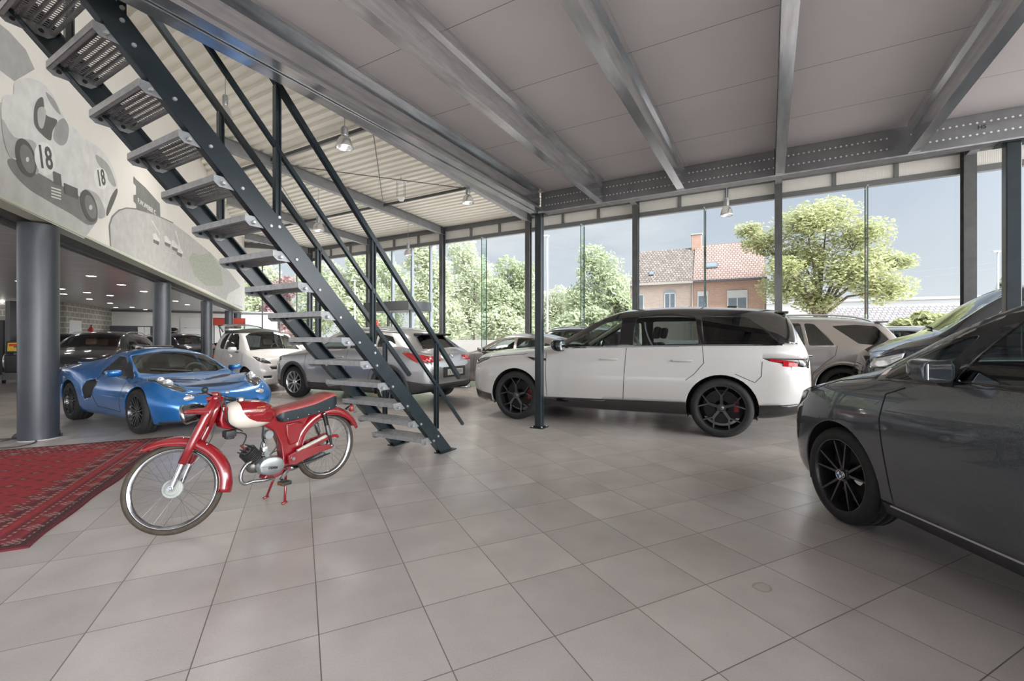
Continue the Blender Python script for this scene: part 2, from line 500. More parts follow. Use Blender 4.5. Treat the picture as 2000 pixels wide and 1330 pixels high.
# roof beams along u, one over each facade column
def ibeam_u(name, v, ua, ub, ztop, h, w, mt, label, group):
    t_ = 0.014; b = MB()
    za, zb = ztop(ua), ztop(ub)
    for (x0, x1, y0, y1) in ((-w / 2, w / 2, -t_, 0), (-w / 2, w / 2, -h, -h + t_), (-0.006, 0.006, -h + t_, -t_)):
        b.sweep([(x0, y0), (x1, y0), (x1, y1), (x0, y1)], (0, 0, 0), (ub - ua, 0, zb - za), (0, 1, 0))
    th = thing(name, label, 'beam', uv(ua, v, za), math.atan2(U.y, U.x), group)
    b.build('beam_body', mt, th)
    return th
m_beamw = noisy('light_grey_beam_paint', (0.20, 0.205, 0.21), (0.25, 0.255, 0.26), 3, 0.45)
rz_ = lambda u: ZR + SL * (W_ - u) - 0.002
blabs = ['roof beam over the far right facade column, mostly above the mezzanine', 'roof beam above the column right of the brick house', 'roof beam above the column left of the brick house',
         'big grey roof beam running just outside the mezzanine edge', 'grey roof beam running to the facade column by the entrance canopy', 'grey roof beam behind the upper stair rails', 'grey roof beam reaching the corner column of the glass walls']
for k, v_ in enumerate(vcol):
    ua = -9.0 if k < 4 else max(-6.0, (v_ - v_at_mural(0)) / ((v_at_mural(1) - v_at_mural(0)) or 1)) + 0.3
    ibeam_u('roof_beam', v_, ua, W_ - 0.12, rz_, 0.34, 0.18, m_beamw, blabs[k], 'roof beams of the hall')
# struts between the beams along v, with thin cross rods
def zroof(u): return ZR + SL * (W_ - u)
stl = ['first', 'second', 'third', 'fourth']
for k in range(3, 6):
    for j, u_ in enumerate((2.2, 6.6)):
        a, c = vcol[k] + 0.1, min(vcol[k + 1] - 0.1, v_at_mural(u_) - 0.35)
        if c - a < 0.6: continue
        b = MB(); b.bar((0, 0, 0), (0, c - a, 0), 0.07, 0.09)
        o = b.build('roof_strut', m_dgrey); o.matrix_world = MUV @ Matrix.Translation((u_, a, zroof(u_) - 0.13))
        wh = ['big beam at the mezzanine edge', 'beam by the entrance canopy', 'beam behind the upper stair rails'][k - 3]
        props(o, 'dark roof strut %s the facade, left of the %s' % (('farther from', 'nearer to')[j], wh), 'strut', 'roof struts')
    for j, (ua, ub, va, vb) in enumerate(((2.2, 6.6, vcol[k] + .1, vcol[k + 1] - .1), (6.6, 2.2, vcol[k] + .1, vcol[k + 1] - .1))):
        vb = min(vb, v_at_mural(ub) - 0.35); 
        if vb - va < 1.5 or k == 5 or (k == 4 and j): continue
        b = MB(); b.tube([rp(ua, va, -0.19 - j * 0.04), rp(ub, vb, -0.19 - j * 0.04)], 0.014, 6)
        o = b.build('bracing_rod', m_dgrey, M=MUV)
        wh = ['big beam at the mezzanine edge', 'beam by the entrance canopy', 'beam behind the upper stair rails'][k - 3]
        props(o, 'thin bracing rod left of the %s, %s of its pair' % (wh, ('upper', 'lower')[j]), 'rod', 'roof bracing rods')

# ================================================================ mural wall
n_m = Vector((FBd.y, -FBd.x, 0))                     # faces the hall (to the right)
MM = frame(FB, FBd, Z, n_m)                          # x along the wall, y up, z out of the wall
L0, L1 = -7.0, (23.9 - FB.y) / FBd.y
ZF = 2.75
b = MB()
n = 24
for i in range(n):
    a, c = L0 + (L1 - L0) * i / n, L0 + (L1 - L0) * (i + 1) / n
    ta, tc = roof_z(FB + FBd * a) + 0.3, roof_z(FB + FBd * c) + 0.3
    b.add([(a, ZF, 0), (c, ZF, 0), (c, tc, 0), (a, ta, 0), (a, ZF, -0.2), (c, ZF, -0.2), (c, tc, -0.2), (a, ta, -0.2)], [(0, 1, 2, 3), (7, 6, 5, 4), (0, 4, 5, 1)])
b.add([(L1, ZF, 0), (L1, ZF, -.2), (L1, 7, -.2), (L1, 7, 0)], [(0, 1, 2, 3)])
props(b.build('wall_left', m_cream, M=MM, fix=False), kind='structure')
b = MB(); b.span((L0, ZF - 0.035, -0.2), (L1, ZF + 0.0, 0.012)); props(b.build('trim_7', mat('pale_green_trim', (0.52, 0.55, 0.44), 0.5), M=MM), kind='structure')
# dark girder above the round columns
b = MB(); b.span((L0, ZF - 0.02, -0.62), (L1, ZF + 0.28, -0.2)); props(b.build('trim_8', m_dgrey, M=MM), kind='structure')
b = MB(); b.span((L0, ZF - 0.06, -0.58), (L1, ZF + 0.0, -0.47)); props(b.build('trim_9', m_dgrey, M=MM), kind='structure')
# lower showroom: panelled ceiling, block wall, back wall with sectional door
m_lowceil = mat('lacquered_ceiling_panels', (0.30, 0.29, 0.30), 0.22)
t = NT(m_lowceil); d = t.coord('Object')
sx = t.add('ShaderNodeSeparateXYZ'); t.link(d, sx.inputs[0])
fr_ = t.math('FRACT', t.math('MULTIPLY', sx.outputs[0], 1 / 1.05))
ln = t.math('LESS_THAN', fr_, 0.02)
t.link(t.mix(ln, (0.52, 0.50, 0.52), (0.75, 0.74, 0.75)), t.b.inputs['Base Color'])
b = MB(); b.span((L0, 2.9, -14), (29, 3.0, -0.6)); props(b.build('ceiling_showroom', m_lowceil, M=MM), kind='structure')
m_block = mat('grey_block_wall', (0.42, 0.40, 0.36), 0.85)
t = NT(m_block)
br = t.add('ShaderNodeTexBrick'); br.offset = 0.5
br.inputs['Color1'].default_value = (0.30, 0.285, 0.25, 1); br.inputs['Color2'].default_value = (0.36, 0.34, 0.30, 1); br.inputs['Mortar'].default_value = (0.62, 0.60, 0.54, 1)
br.inputs['Scale'].default_value = 1.0; br.inputs['Brick Width'].default_value = 0.5; br.inputs['Row Height'].default_value = 0.25; br.inputs['Mortar Size'].default_value = 0.022
uvn = t.add('ShaderNodeTexCoord'); t.link(uvn.outputs['UV'], br.inputs['Vector']); t.link(br.outputs['Color'], t.b.inputs['Base Color'])
def uvwall(name, a, d_, l, z1, mt, th_=0.2, kind='structure', mirror=False):
    """upright wall slab with metric UVs; starts at a, runs along d_"""
    nrm = Vector((d_.y, -d_.x, 0))
    b = MB(); b.span((0, -th_, 0), (l, 0, z1))
    M_ = frame(a, d_, Vector((-d_.y, d_.x, 0)))
    o = b.build(name, mt, M=M_)
    ul = o.data.uv_layers.new(name='UVMap')
    for lp in o.data.loops:
        c = o.data.vertices[lp.vertex_index].co; ul.data[lp.index].uv = (c.x + c.y, c.z)
    if kind: props(o, kind=kind)
    return o, M_
bc = Vector((-20.4, 20.0, 0))
B1d = Vector((sin(R(-26)), cos(R(-26)), 0)); B2d = Vector((sin(R(64)), cos(R(64)), 0))
uvwall('wall_block', bc + B1d * 5.5, -B1d, 5.5, 2.95, m_block)
uvwall('wall_block_front', bc, -B2d, 9, 2.95, m_block)
bk = bc + B1d * 5.5
b = MB(); b.span((0, 0, 0), (8.2, 0.2, 2.95)); props(b.build('wall_back', mat('white_back_wall', (0.72, 0.70, 0.66), 0.6), M=frame(bk, B2d, Vector((-B2d.y, B2d.x, 0)))), kind='structure')
MBK = frame(bk, B2d, Vector((-B2d.y, B2d.x, 0)))
b = MB(); b.span((0.0, -0.05, 2.78), (8.0, -0.002, 2.9)); props(b.build('trim_70', m_frame, M=MBK), kind='structure')
# two sectional doors in the back wall
for i, (a, c) in enumerate(((0.15, 2.55), (3.15, 6.0))):
    d_ = bpy.data.objects.new('door_%d' % (i + 1), None); COL.objects.link(d_); d_.matrix_world = MBK; props(d_, kind='structure')
    for j in range(4):
        b = MB(); b.cbox(((a + c) / 2, -0.035, 0.35 + 0.62 * j), (c - a, 0.05, 0.61), 0.006); b.build('door_panel', mat('sectional_door', (0.66, 0.655, 0.62), 0.45), d_)
        if j < 3:
            for x in (a + 0.25, c - 0.35):
                b = MB(); b.cbox((x, -0.065, 0.66 + 0.62 * j), (0.12, 0.02, 0.05), 0.004); b.build('hinge', m_galvflat, d_)
    b = MB(); b.span((c + 0.06, -0.09, 0), (c + 0.14, -0.02, 2.75)); b.build('guide_rail', m_dgrey, d_)
# plain white side door in block wall
d3 = bpy.data.objects.new('door_3', None); COL.objects.link(d3); d3.matrix_world = frame(bc + B1d * 0.5, B1d, Vector((-B1d.y, B1d.x, 0))); props(d3, kind='structure')
b = MB(); b.span((0, -0.04, 0), (0.95, -0.001, 2.05)); b.build('door_leaf', mat('white_door', (0.74, 0.75, 0.77), 0.4), d3)
b = MB()
for x0, x1, z0, z1 in ((-.06, 0, 0, 2.1), (.95, 1.01, 0, 2.1), (-.06, 1.01, 2.05, 2.11)): b.span((x0, -.06, z0), (x1, -.001, z1))
b.build('door_frame', m_white, d3)
b = MB(); b.tube([(0.85, -0.05, 1.0), (0.85, -0.09, 1.0), (0.74, -0.09, 1.0)], 0.012, 8); b.build('door_handle', m_galvflat, d3)

# ================================================================ rear of the hall, behind the camera: tall glazing with posts
# (open on the road side; only its frame stands there, so daylight falls in)
props(strip('trim_72', vR, 9.0, -9.4, -9.2, 5.9, 7.2, m_white), kind='structure')
strip('baseboard_rear', vR, 9.0, -9.3, -9.2, 0, 0.1, m_frame)

# ================================================================ mezzanine
ZM0, ZM1 = 3.03, 3.335
m_soffit = mat('grey_soffit_panels', (0.66, 0.64, 0.64), 0.34)
t = NT(m_soffit); d = t.coord('Object'); sx = t.add('ShaderNodeSeparateXYZ'); t.link(d, sx.inputs[0])
fu = t.math('FRACT', t.math('ADD', t.math('MULTIPLY', sx.outputs[0], 1 / 0.85), 0.859))
fv = t.math('FRACT', t.math('ADD', t.math('MULTIPLY', sx.outputs[1], 1 / 2.0), 0.48))
ln = t.math('MAXIMUM', t.math('LESS_THAN', fu, 0.006), t.math('LESS_THAN', fv, 0.002))
nz = t.noise(d, 1.3, 4, 0.5)
sm = t.ramp(nz, [(0.3, (0.82, 0.785, 0.785)), (0.7, (0.87, 0.835, 0.835))])
t.link(t.mix(ln, sm, (0.22, 0.21, 0.21)), t.b.inputs['Base Color'])
b = MB(); b.span((-8.2, -5.3, ZM1 + 0.002), (0.04, 0.05, ZM1 + 0.12)); props(b.build('ceiling_mezzanine', m_soffit, M=MUV), kind='structure')

m_hole = mat('bright_hole', (0.72, 0.72, 0.70), 0.4)
def sigma(flip=1, w=0.085, h=ZM1 - ZM0, t_=0.004):
    """thin sigma-shaped profile (side, up): flanges with lips and a stepped web"""
    o = [(w, 0.03), (w, 0), (0, 0), (0, 0.075), (0.03, 0.10), (0.03, h - 0.10), (0, h - 0.075), (0, h), (w, h), (w, h - 0.03)]
    inn = [(w - t_, 0.03), (w - t_, t_), (t_, t_), (t_, 0.073), (0.03 + t_, 0.098), (0.03 + t_, h - 0.098), (t_, h - 0.073), (t_, h - t_), (w - t_, h - t_), (w - t_, h - 0.03)]
    return [(x * flip, y) for x, y in o + inn[::-1]]
bn = ['closest to the stair side', 'second from the stair edge', 'almost straight above the camera, middle of the five', 'slanting to the upper right corner, next to the dark right post', 'at the far right corner post']
lab_b = ['galvanised floor joist under the mezzanine, first one right of the edge beam by the stair',
         'galvanised floor joist under the mezzanine, second one right of the edge beam',
         'galvanised floor joist under the mezzanine, the one running nearly upright in the picture',
         'galvanised floor joist under the mezzanine, slanting into the upper right corner',
         'galvanised floor joist under the mezzanine, hidden behind the right end post']
for k, t_ in enumerate((0.93, 1.93, 2.94, 3.95)):
    b = MB(); b.sweep(sigma(1 if k < 3 else -1), (-8.2, -t_ - 0.04, 0), (-0.09, -t_ - 0.04, 0), (0, 1, 0), caps=False)
    th = thing('floor_joist', lab_b[k], 'beam', uv(0, 0, ZM0), math.atan2(U.y, U.x), 'mezzanine floor joists')
    b.build('joist_profile', m_galv, th)
    b = MB(); b.cbox((-0.06, -t_ + (0.05 if k < 3 else -.13), (ZM1 - ZM0) / 2), (0.11, 0.012, 0.25), 0.002); b.build('end_plate', m_dgrey, th)
# edge beam: two sigma profiles back to back along the stair side
th = thing('edge_beam', 'doubled galvanised edge beam of the mezzanine running above the stair rail', 'beam', uv(0, 0, ZM0), math.atan2(U.y, U.x))
b = MB(); b.sweep(sigma(-1, 0.10), (-8.2, -0.02, 0), (-0.09, -0.02, 0), (0, 1, 0), caps=False); b.build('inner_profile', m_galv, th)
b = MB(); b.sweep(sigma(1, 0.10), (-8.2, -0.012, -0.012), (-0.02, -0.012, -0.012), (0, 1, 0), caps=False); b.build('outer_profile', m_galv, th)
# perforated girder along v
th = thing('perforated_girder', 'dark perforated steel girder across the end of the mezzanine joists', 'beam', uv(0, 0, ZM0), math.atan2(V.y, V.x))
hp = ZM1 - ZM0
xs0, xs1 = -5.28, -0.02
b = MB()
b.span((xs0, -0.02, 0.0), (xs1, -0.06, 0.012)); b.span((xs0, -0.02, hp - 0.012), (xs1, -0.06, hp))
b.span((xs0, -0.014, 0.012), (xs1, -0.024, hp - 0.012))
b.build('web', noisy('girder_grey', (0.18, 0.18, 0.185), (0.22, 0.22, 0.225), 5, 0.4), th)
b = MB(); b.sweep([(-0.085, -0.014), (0.05, -0.014), (0.05, 0.0), (-0.085, 0.0)], (xs0, 0, 0), (xs1, 0, 0), (0, -1, 0)); b.build('bottom_flange', m_galvflat, th)
b = MB()
nb = 0
for row in (0.10, 0.205):
    for i in range(112):
        x = -0.12 - i * 0.046
        if any(abs(x + q) < 0.06 for q in (0.93, 1.93, 2.94, 3.95)): continue
        bm = None
        b.lathe([(0.0001, 0.0265), (0.0085, 0.0265), (0.0095, 0.024)], 8, (x, 0, row), 'Y')
b.build('perforation', mat('hole_daylight_tint', (0.75, 0.75, 0.73), 0.35), th)['kind'] = 'stuff'  # pale discs, daylight through the holes put into their colour
text_mesh('HS', 0.05, m_black, 'marking', th, frame((-4.52, 0.0263, 0.16), (-1, 0, 0), Z), 0.0005, 0.001)
# posts
def post(p, lab):
    th = thing('mezzanine_post', lab, 'post', p, math.atan2(U.y, U.x), 'mezzanine posts')
    b = MB(); b.cbox((0, 0, 0.012 + (ZM0 - 0.03) / 2), (0.10, 0.10, ZM0 - 0.03), 0.008); b.build('shaft', m_steel, th)
    b = MB(); b.cbox((0, 0, 0.007), (0.2, 0.2, 0.014), 0.002); b.build('base_plate', m_steel, th)
    for sx_ in (-1, 1):
        for sy_ in (-1, 1):
            b = MB(); b.lathe([(0.0001, 0.03), (0.012, 0.03), (0.012, 0.014)], 6, (sx_ * .075, sy_ * .075, 0)); b.build('bolt', m_galvflat, th)
    b = MB(); b.cbox((0, 0, ZM0 - 0.022), (0.16, 0.2, 0.012), 0.002); b.build('head_plate', m_steel, th)
post(uv(0, 0), 'slim dark square post carrying the near corner of the mezzanine before the white car')
post(uv(0, -4.72), 'dark square mezzanine post at the right picture edge behind the grey car')
# small raking brackets above the girder, between girder and facade columns
# ================================================================ round columns under the mural wall
cbase = [Vector((-6.03, 5.59, 0)), Vector((-9.13, 11.4, 0)), Vector((-11.9, 17.0, 0)), Vector((-14.75, 22.7, 0)), Vector((-15.9, 25.2, 0))]
clabs = ['large round dark grey column at left beside the red carpet', 'round dark grey column behind the blue sports car', 'round dark grey column behind the open tailgate of the small white car',
         'round dark grey column next to the end of the mural wall', 'round dark grey column farthest back below the mural wall']
m_col = noisy('column_blue_grey_paint', (0.030, 0.034, 0.042), (0.042, 0.047, 0.056), 2.5, 0.34, bump=0.05)
for p, lab in zip(cbase, clabs):
    th = thing('round_column', lab, 'column', p, 0, 'round columns below the mural')
    b = MB(); b.lathe([(0.186, 0.0), (0.186, ZF - 0.06)], 40); b.build('shaft', m_col, th, smooth=True)
    b = MB(); b.lathe([(0.19, 0.012), (0.19, 0), (0.187, 0)], 40); b.build('sealant_ring', mat('pale_sealant', (0.5, 0.48, 0.46), 0.7), th, smooth=True)
# down lights in the low ceiling
m_led = mat('led_panel', (1, 1, 1), 0.5, emit=(1.0, 0.97, 0.92), estr=13)
spots = [(178, 539), (237, 556), (281, 569), (119, 564), (124, 574), (175, 584), (215, 592), (258, 600), (284, 604.5), (343, 588), (366, 595), (40, 549), (4, 587), (226, 600.5), (170, 571), (215, 577), (62, 560), (100, 590)]
H = 2.9 - CAMZ
spots.sort()
ordn = 'first second third fourth fifth sixth seventh eighth ninth tenth eleventh twelfth thirteenth fourteenth fifteenth sixteenth seventeenth eighteenth'.split()
for k, (px, py) in enumerate(spots):
    D = H * 866 / (661 - py)
    p = Vector(((px - 1010) / 866 * D, D, 2.9))
    th = thing('downlight', 'round flush lamp of the low grey ceiling, %s from the left in the picture' % ordn[k], 'ceiling light', p, 0, 'flush lamps of the low ceiling')
    b = MB(); b.lathe([(0.0001, -0.004), (0.10, -0.004), (0.10, -0.002)], 20); b.build('diffuser', m_led, th)
    b = MB(); b.lathe([(0.10, -0.001), (0.10, -0.008), (0.118, -0.008), (0.12, 0.0)], 20); b.build('rim', m_white, th, smooth=True)
# ================================================================ open steel stair along the mezzanine edge
m_grate = noisy('perforated_grating_steel', (0.30, 0.305, 0.31), (0.40, 0.405, 0.41), 20, 0.42, 0.5)
st = thing('steel_staircase', 'steep open staircase of dark steel stringers with perforated galvanised treads rising to the upper left', 'staircase', uv(-1.70, 0.68), math.atan2(U.y, U.x))
OX, OV = -1.70, 0.68                                   # local origin in (u, v)
def L(u, v, z): return Vector((u - OX, v - OV, z))
PIT = 1.046
VN, VF = 0.30, 1.05
zt0, ub0, RISE, GO = 0.166, -2.104, 0.2125, 0.1987
def stringer(v, sgn):
    b = MB()
    du = 3.72
    h = 0.205                                         # vertical depth
    def pt(u, off, dv): return L(u, v + dv, PIT * (-1.80 - u) + off)
    ua, ue = -1.80, -1.80 - du
    for (d0, d1, o0, o1) in ((-.005, .005, 0, h), (0, .055 * sgn, 0, .014), (0, .055 * sgn, h - .014, h)):
        vs = []
        for u in (ua, ue):
            for d_, o in ((d0, o0), (d1, o0), (d1, o1), (d0, o1)):
                p = pt(u, o, d_)
                if u == ua:                            # cut level with the floor
                    p = Vector((p.x + (p.z - 0.012) / PIT, p.y, 0.012))
                vs.append(p)
        b.add(vs, [(3, 2, 1, 0), (4, 5, 6, 7), (0, 1, 5, 4), (1, 2, 6, 5), (2, 3, 7, 6), (3, 0, 4, 7)])
    o = b.build('stringer', m_steel, st)
    b = MB(); b.cbox(L(-1.70, v + .02 * sgn, 0.006), (0.27, 0.11, 0.012), 0.003); b.build('foot_plate', m_steel, o)
    for i in range(16):
        for q in (0.05, 0.17):
            c = L(ub0 - GO * i + q, v, zt0 + RISE * i)
            b = MB(); b.lathe([(0.0001, -.016), (0.010, -.016), (0.013, -.008), (0.013, .008), (0.010, .016), (.0001, .016)], 8, c, 'Y'); b.build('bolt', m_galvflat, o)
    return o
stringer(VN, 1); stringer(VF, -1)
m_endpl = noisy('tread_end_steel', (0.20, 0.205, 0.21), (0.27, 0.275, 0.28), 20, 0.45, 0.4)
def tread(i):
    z = zt0 + RISE * i; u = ub0 - GO * i
    W = VF - VN - 0.02; D_ = 0.235; n = 6
    b = MB(); v0 = VN + 0.01; v1 = v0 + W
    # corrugated perforated plank: raised ribs along the width with slots between the ribs
    prof = []
    rib = D_ / n
    for j in range(n):
        a = u + j * rib
        prof += [(a, z + 0.046), (a + rib * .30, z + 0.046), (a + rib * .42, z + 0.034), (a + rib * .88, z + 0.034)]
    prof.append((u + D_, z + 0.046))
    nx = 26; step = W / nx
    for j in range(len(prof) - 1):
        (ua, za), (ub, zb) = prof[j], prof[j + 1]
        slot = abs(za - zb) < 1e-6 and za < z + 0.04
        for k in range(nx):
            va, vb = v0 + k * step, v0 + (k + 1) * step
            if slot:                                   # a row of slots lets light through
                va2 = va + step * 0.52
                b.add([L(ua, va, za), L(ub, va, zb), L(ub, va2, zb), L(ua, va2, za)], [(0, 1, 2, 3)])
            else:
                b.add([L(ua, va, za), L(ub, va, zb), L(ub, vb, zb), L(ua, vb, za)], [(0, 1, 2, 3)])
    # front and back upstands
    for ua in (u, u + D_):
        b.span(L(ua - .002, v0, z + 0.004), L(ua + .002, v1, z + 0.047))
    for ua in (u, u + D_):
        sg = 1 if ua == u else -1
        b.span(L(ua, v0, z + 0.004), L(ua + .022 * sg, v1, z + 0.008))
    o = b.build('tread', m_grate, st, fix=False)
    for v_ in (v0, v1 - 0.006):
        b = MB()
        b.prism([L(u - .0, v_, z + .045), L(u + D_, v_, z + .045), L(u + D_, v_, z - .0), L(u + D_ - .03, v_, z - .025), L(u + .03, v_, z - .025), L(u, v_, z)], (0, 0, 0), (0, 0.006, 0))
        b.build('end_plate', m_endpl, o)
        if v_ != v0:
            for q in (0.055, 0.175):
                b = MB(); b.lathe([(0.0001, 0.0), (0.014, 0.0)], 8, L(u + q, v_ - .001, z + 0.008), 'Y'); b.build('bolt_hole', m_black, o, fix=False)
for i in range(16): tread(i)
# railings
def zr(u): return 0.866 + 1.06 * (-1.509 - u)
def rail(v, side):
    tag_ = ('near', 'far')[side]
    hr = []
    b = MB(); b.bar(L(-1.45 - 0.0, v, zr(-1.45)), L(-5.4, v, zr(-5.4)), 0.04, 0.045); b.build('handrail', m_steel, st)
    b = MB(); b.bar(L(-1.38, v, zr(-1.38) - 0.48), L(-5.4, v, zr(-5.4) - 0.48), 0.03, 0.03); b.build('mid_rail', m_steel, st)
    for u_ in (-1.86, -2.75, -3.66, -4.57):
        zb = PIT * (-1.60 - u_) - 0.10
        b = MB(); b.span(L(u_ - .022, v - .005, zb), L(u_ + .022, v + .005, zr(u_) - .02)); b.span(L(u_ - .022, v - .02, zb), L(u_ - .014, v + .02, zr(u_) - .02))
        b.span(L(u_ + .014, v - .02, zb), L(u_ + .022, v + .02, zr(u_) - .02))
        o = b.build('rail_post', m_steel, st)
        for q in (0.03, 0.1):
            b = MB(); b.lathe([(0.0001, -0.034), (0.011, -0.034), (0.013, -0.026), (0.013, 0.0)], 8, L(u_, v, zb + q), 'Y'); b.build('bolt', m_galvflat, o)
        b = MB(); b.span(L(u_ - .01, v - .018, zr(u_) - .50), L(u_ + .01, v + .018, zr(u_) - .46)); b.build('rail_clip', m_steel, o)
rail(VN - 0.0 + 0.02, 0); rail(VF + 0.045, 1)
# ================================================================ cars
m_tyre = noisy('tyre_rubber', (0.012, 0.012, 0.012), (0.02, 0.02, 0.02), 30, 0.72)
m_blackpl = noisy('black_plastic', (0.02, 0.02, 0.021), (0.03, 0.03, 0.031), 30, 0.55)
m_gloss = mat('gloss_black', (0.008, 0.008, 0.009), 0.08, coat=1.0)
m_chrome = mat('chrome', (0.75, 0.76, 0.77), 0.1, 1.0)
m_alu = mat('silver_alloy', (0.62, 0.63, 0.65), 0.28, 0.9)
m_blkalu = mat('black_alloy', (0.016, 0.016, 0.018), 0.25, coat=0.6)
m_disc = mat('brake_disc_steel', (0.035, 0.034, 0.033), 0.5, 0.6)
m_seam = mat('panel_gap', (0.01, 0.01, 0.01), 0.8)
m_dark = mat('dark_cabin', (0.018, 0.018, 0.02), 0.7)
m_red = mat('tail_lamp_red', (0.42, 0.012, 0.02), 0.08, coat=1.0)
m_clearl = mat('clear_lamp_lens', (0.62, 0.63, 0.65), 0.08, 0.5, coat=1.0)
m_lampin = mat('lamp_housing', (0.10, 0.10, 0.105), 0.12, 0.7, coat=1.0)
m_amber = mat('amber_lens', (0.75, 0.25, 0.03), 0.15, coat=1.0)
m_beige = mat('beige_trim', (0.62, 0.55, 0.45), 0.7)
g_clear = glass_mat('car_glass_clear', (0.78, 0.86, 0.84))
g_tint = glass_mat('car_glass_tinted', (0.35, 0.40, 0.40))
g_priv = glass_mat('car_glass_privacy', (0.06, 0.065, 0.07))

def paint(name, col, metal=0.0, rough=0.3, flake=0.0):
    m = mat(name, col, rough, metal, 1.0)
    if flake:
        t = NT(m); f = t.noise(t.coord('Object'), 400, 2, 0.5)
        c2 = tuple(min(1, c * (1 + flake) + 0.01) for c in col)
        t.link(t.ramp(f, [(0.4, col), (0.62, c2)]), t.b.inputs['Base Color'])
    return m
def inpoly(p, poly):
    sg = 0
    for i in range(len(poly)):
        a, b = poly[i], poly[(i + 1) % len(poly)]
        c = (b[0] - a[0]) * (p[1] - a[1]) - (b[1] - a[1]) * (p[0] - a[0])
        if abs(c) < 1e-12: continue
        s_ = 1 if c > 0 else -1
        if sg == 0: sg = s_
        elif sg != s_: return False
    return True
def rounded(poly, r=0.03, n=3):
    """round the corners of a convex polygon"""
    out = []
    k = len(poly)
    for i in range(k):
        p = Vector(poly[i]); a = (Vector(poly[i - 1]) - p); b = (Vector(poly[(i + 1) % k]) - p)
        rr = min(r, a.length * 0.45, b.length * 0.45)
        a = p + a.normalized() * rr; b = p + b.normalized() * rr
        for j in range(n + 1):
            t = j / n
            out.append(tuple(a * (1 - t) ** 2 + p * 2 * t * (1 - t) + b * t * t))
    return out
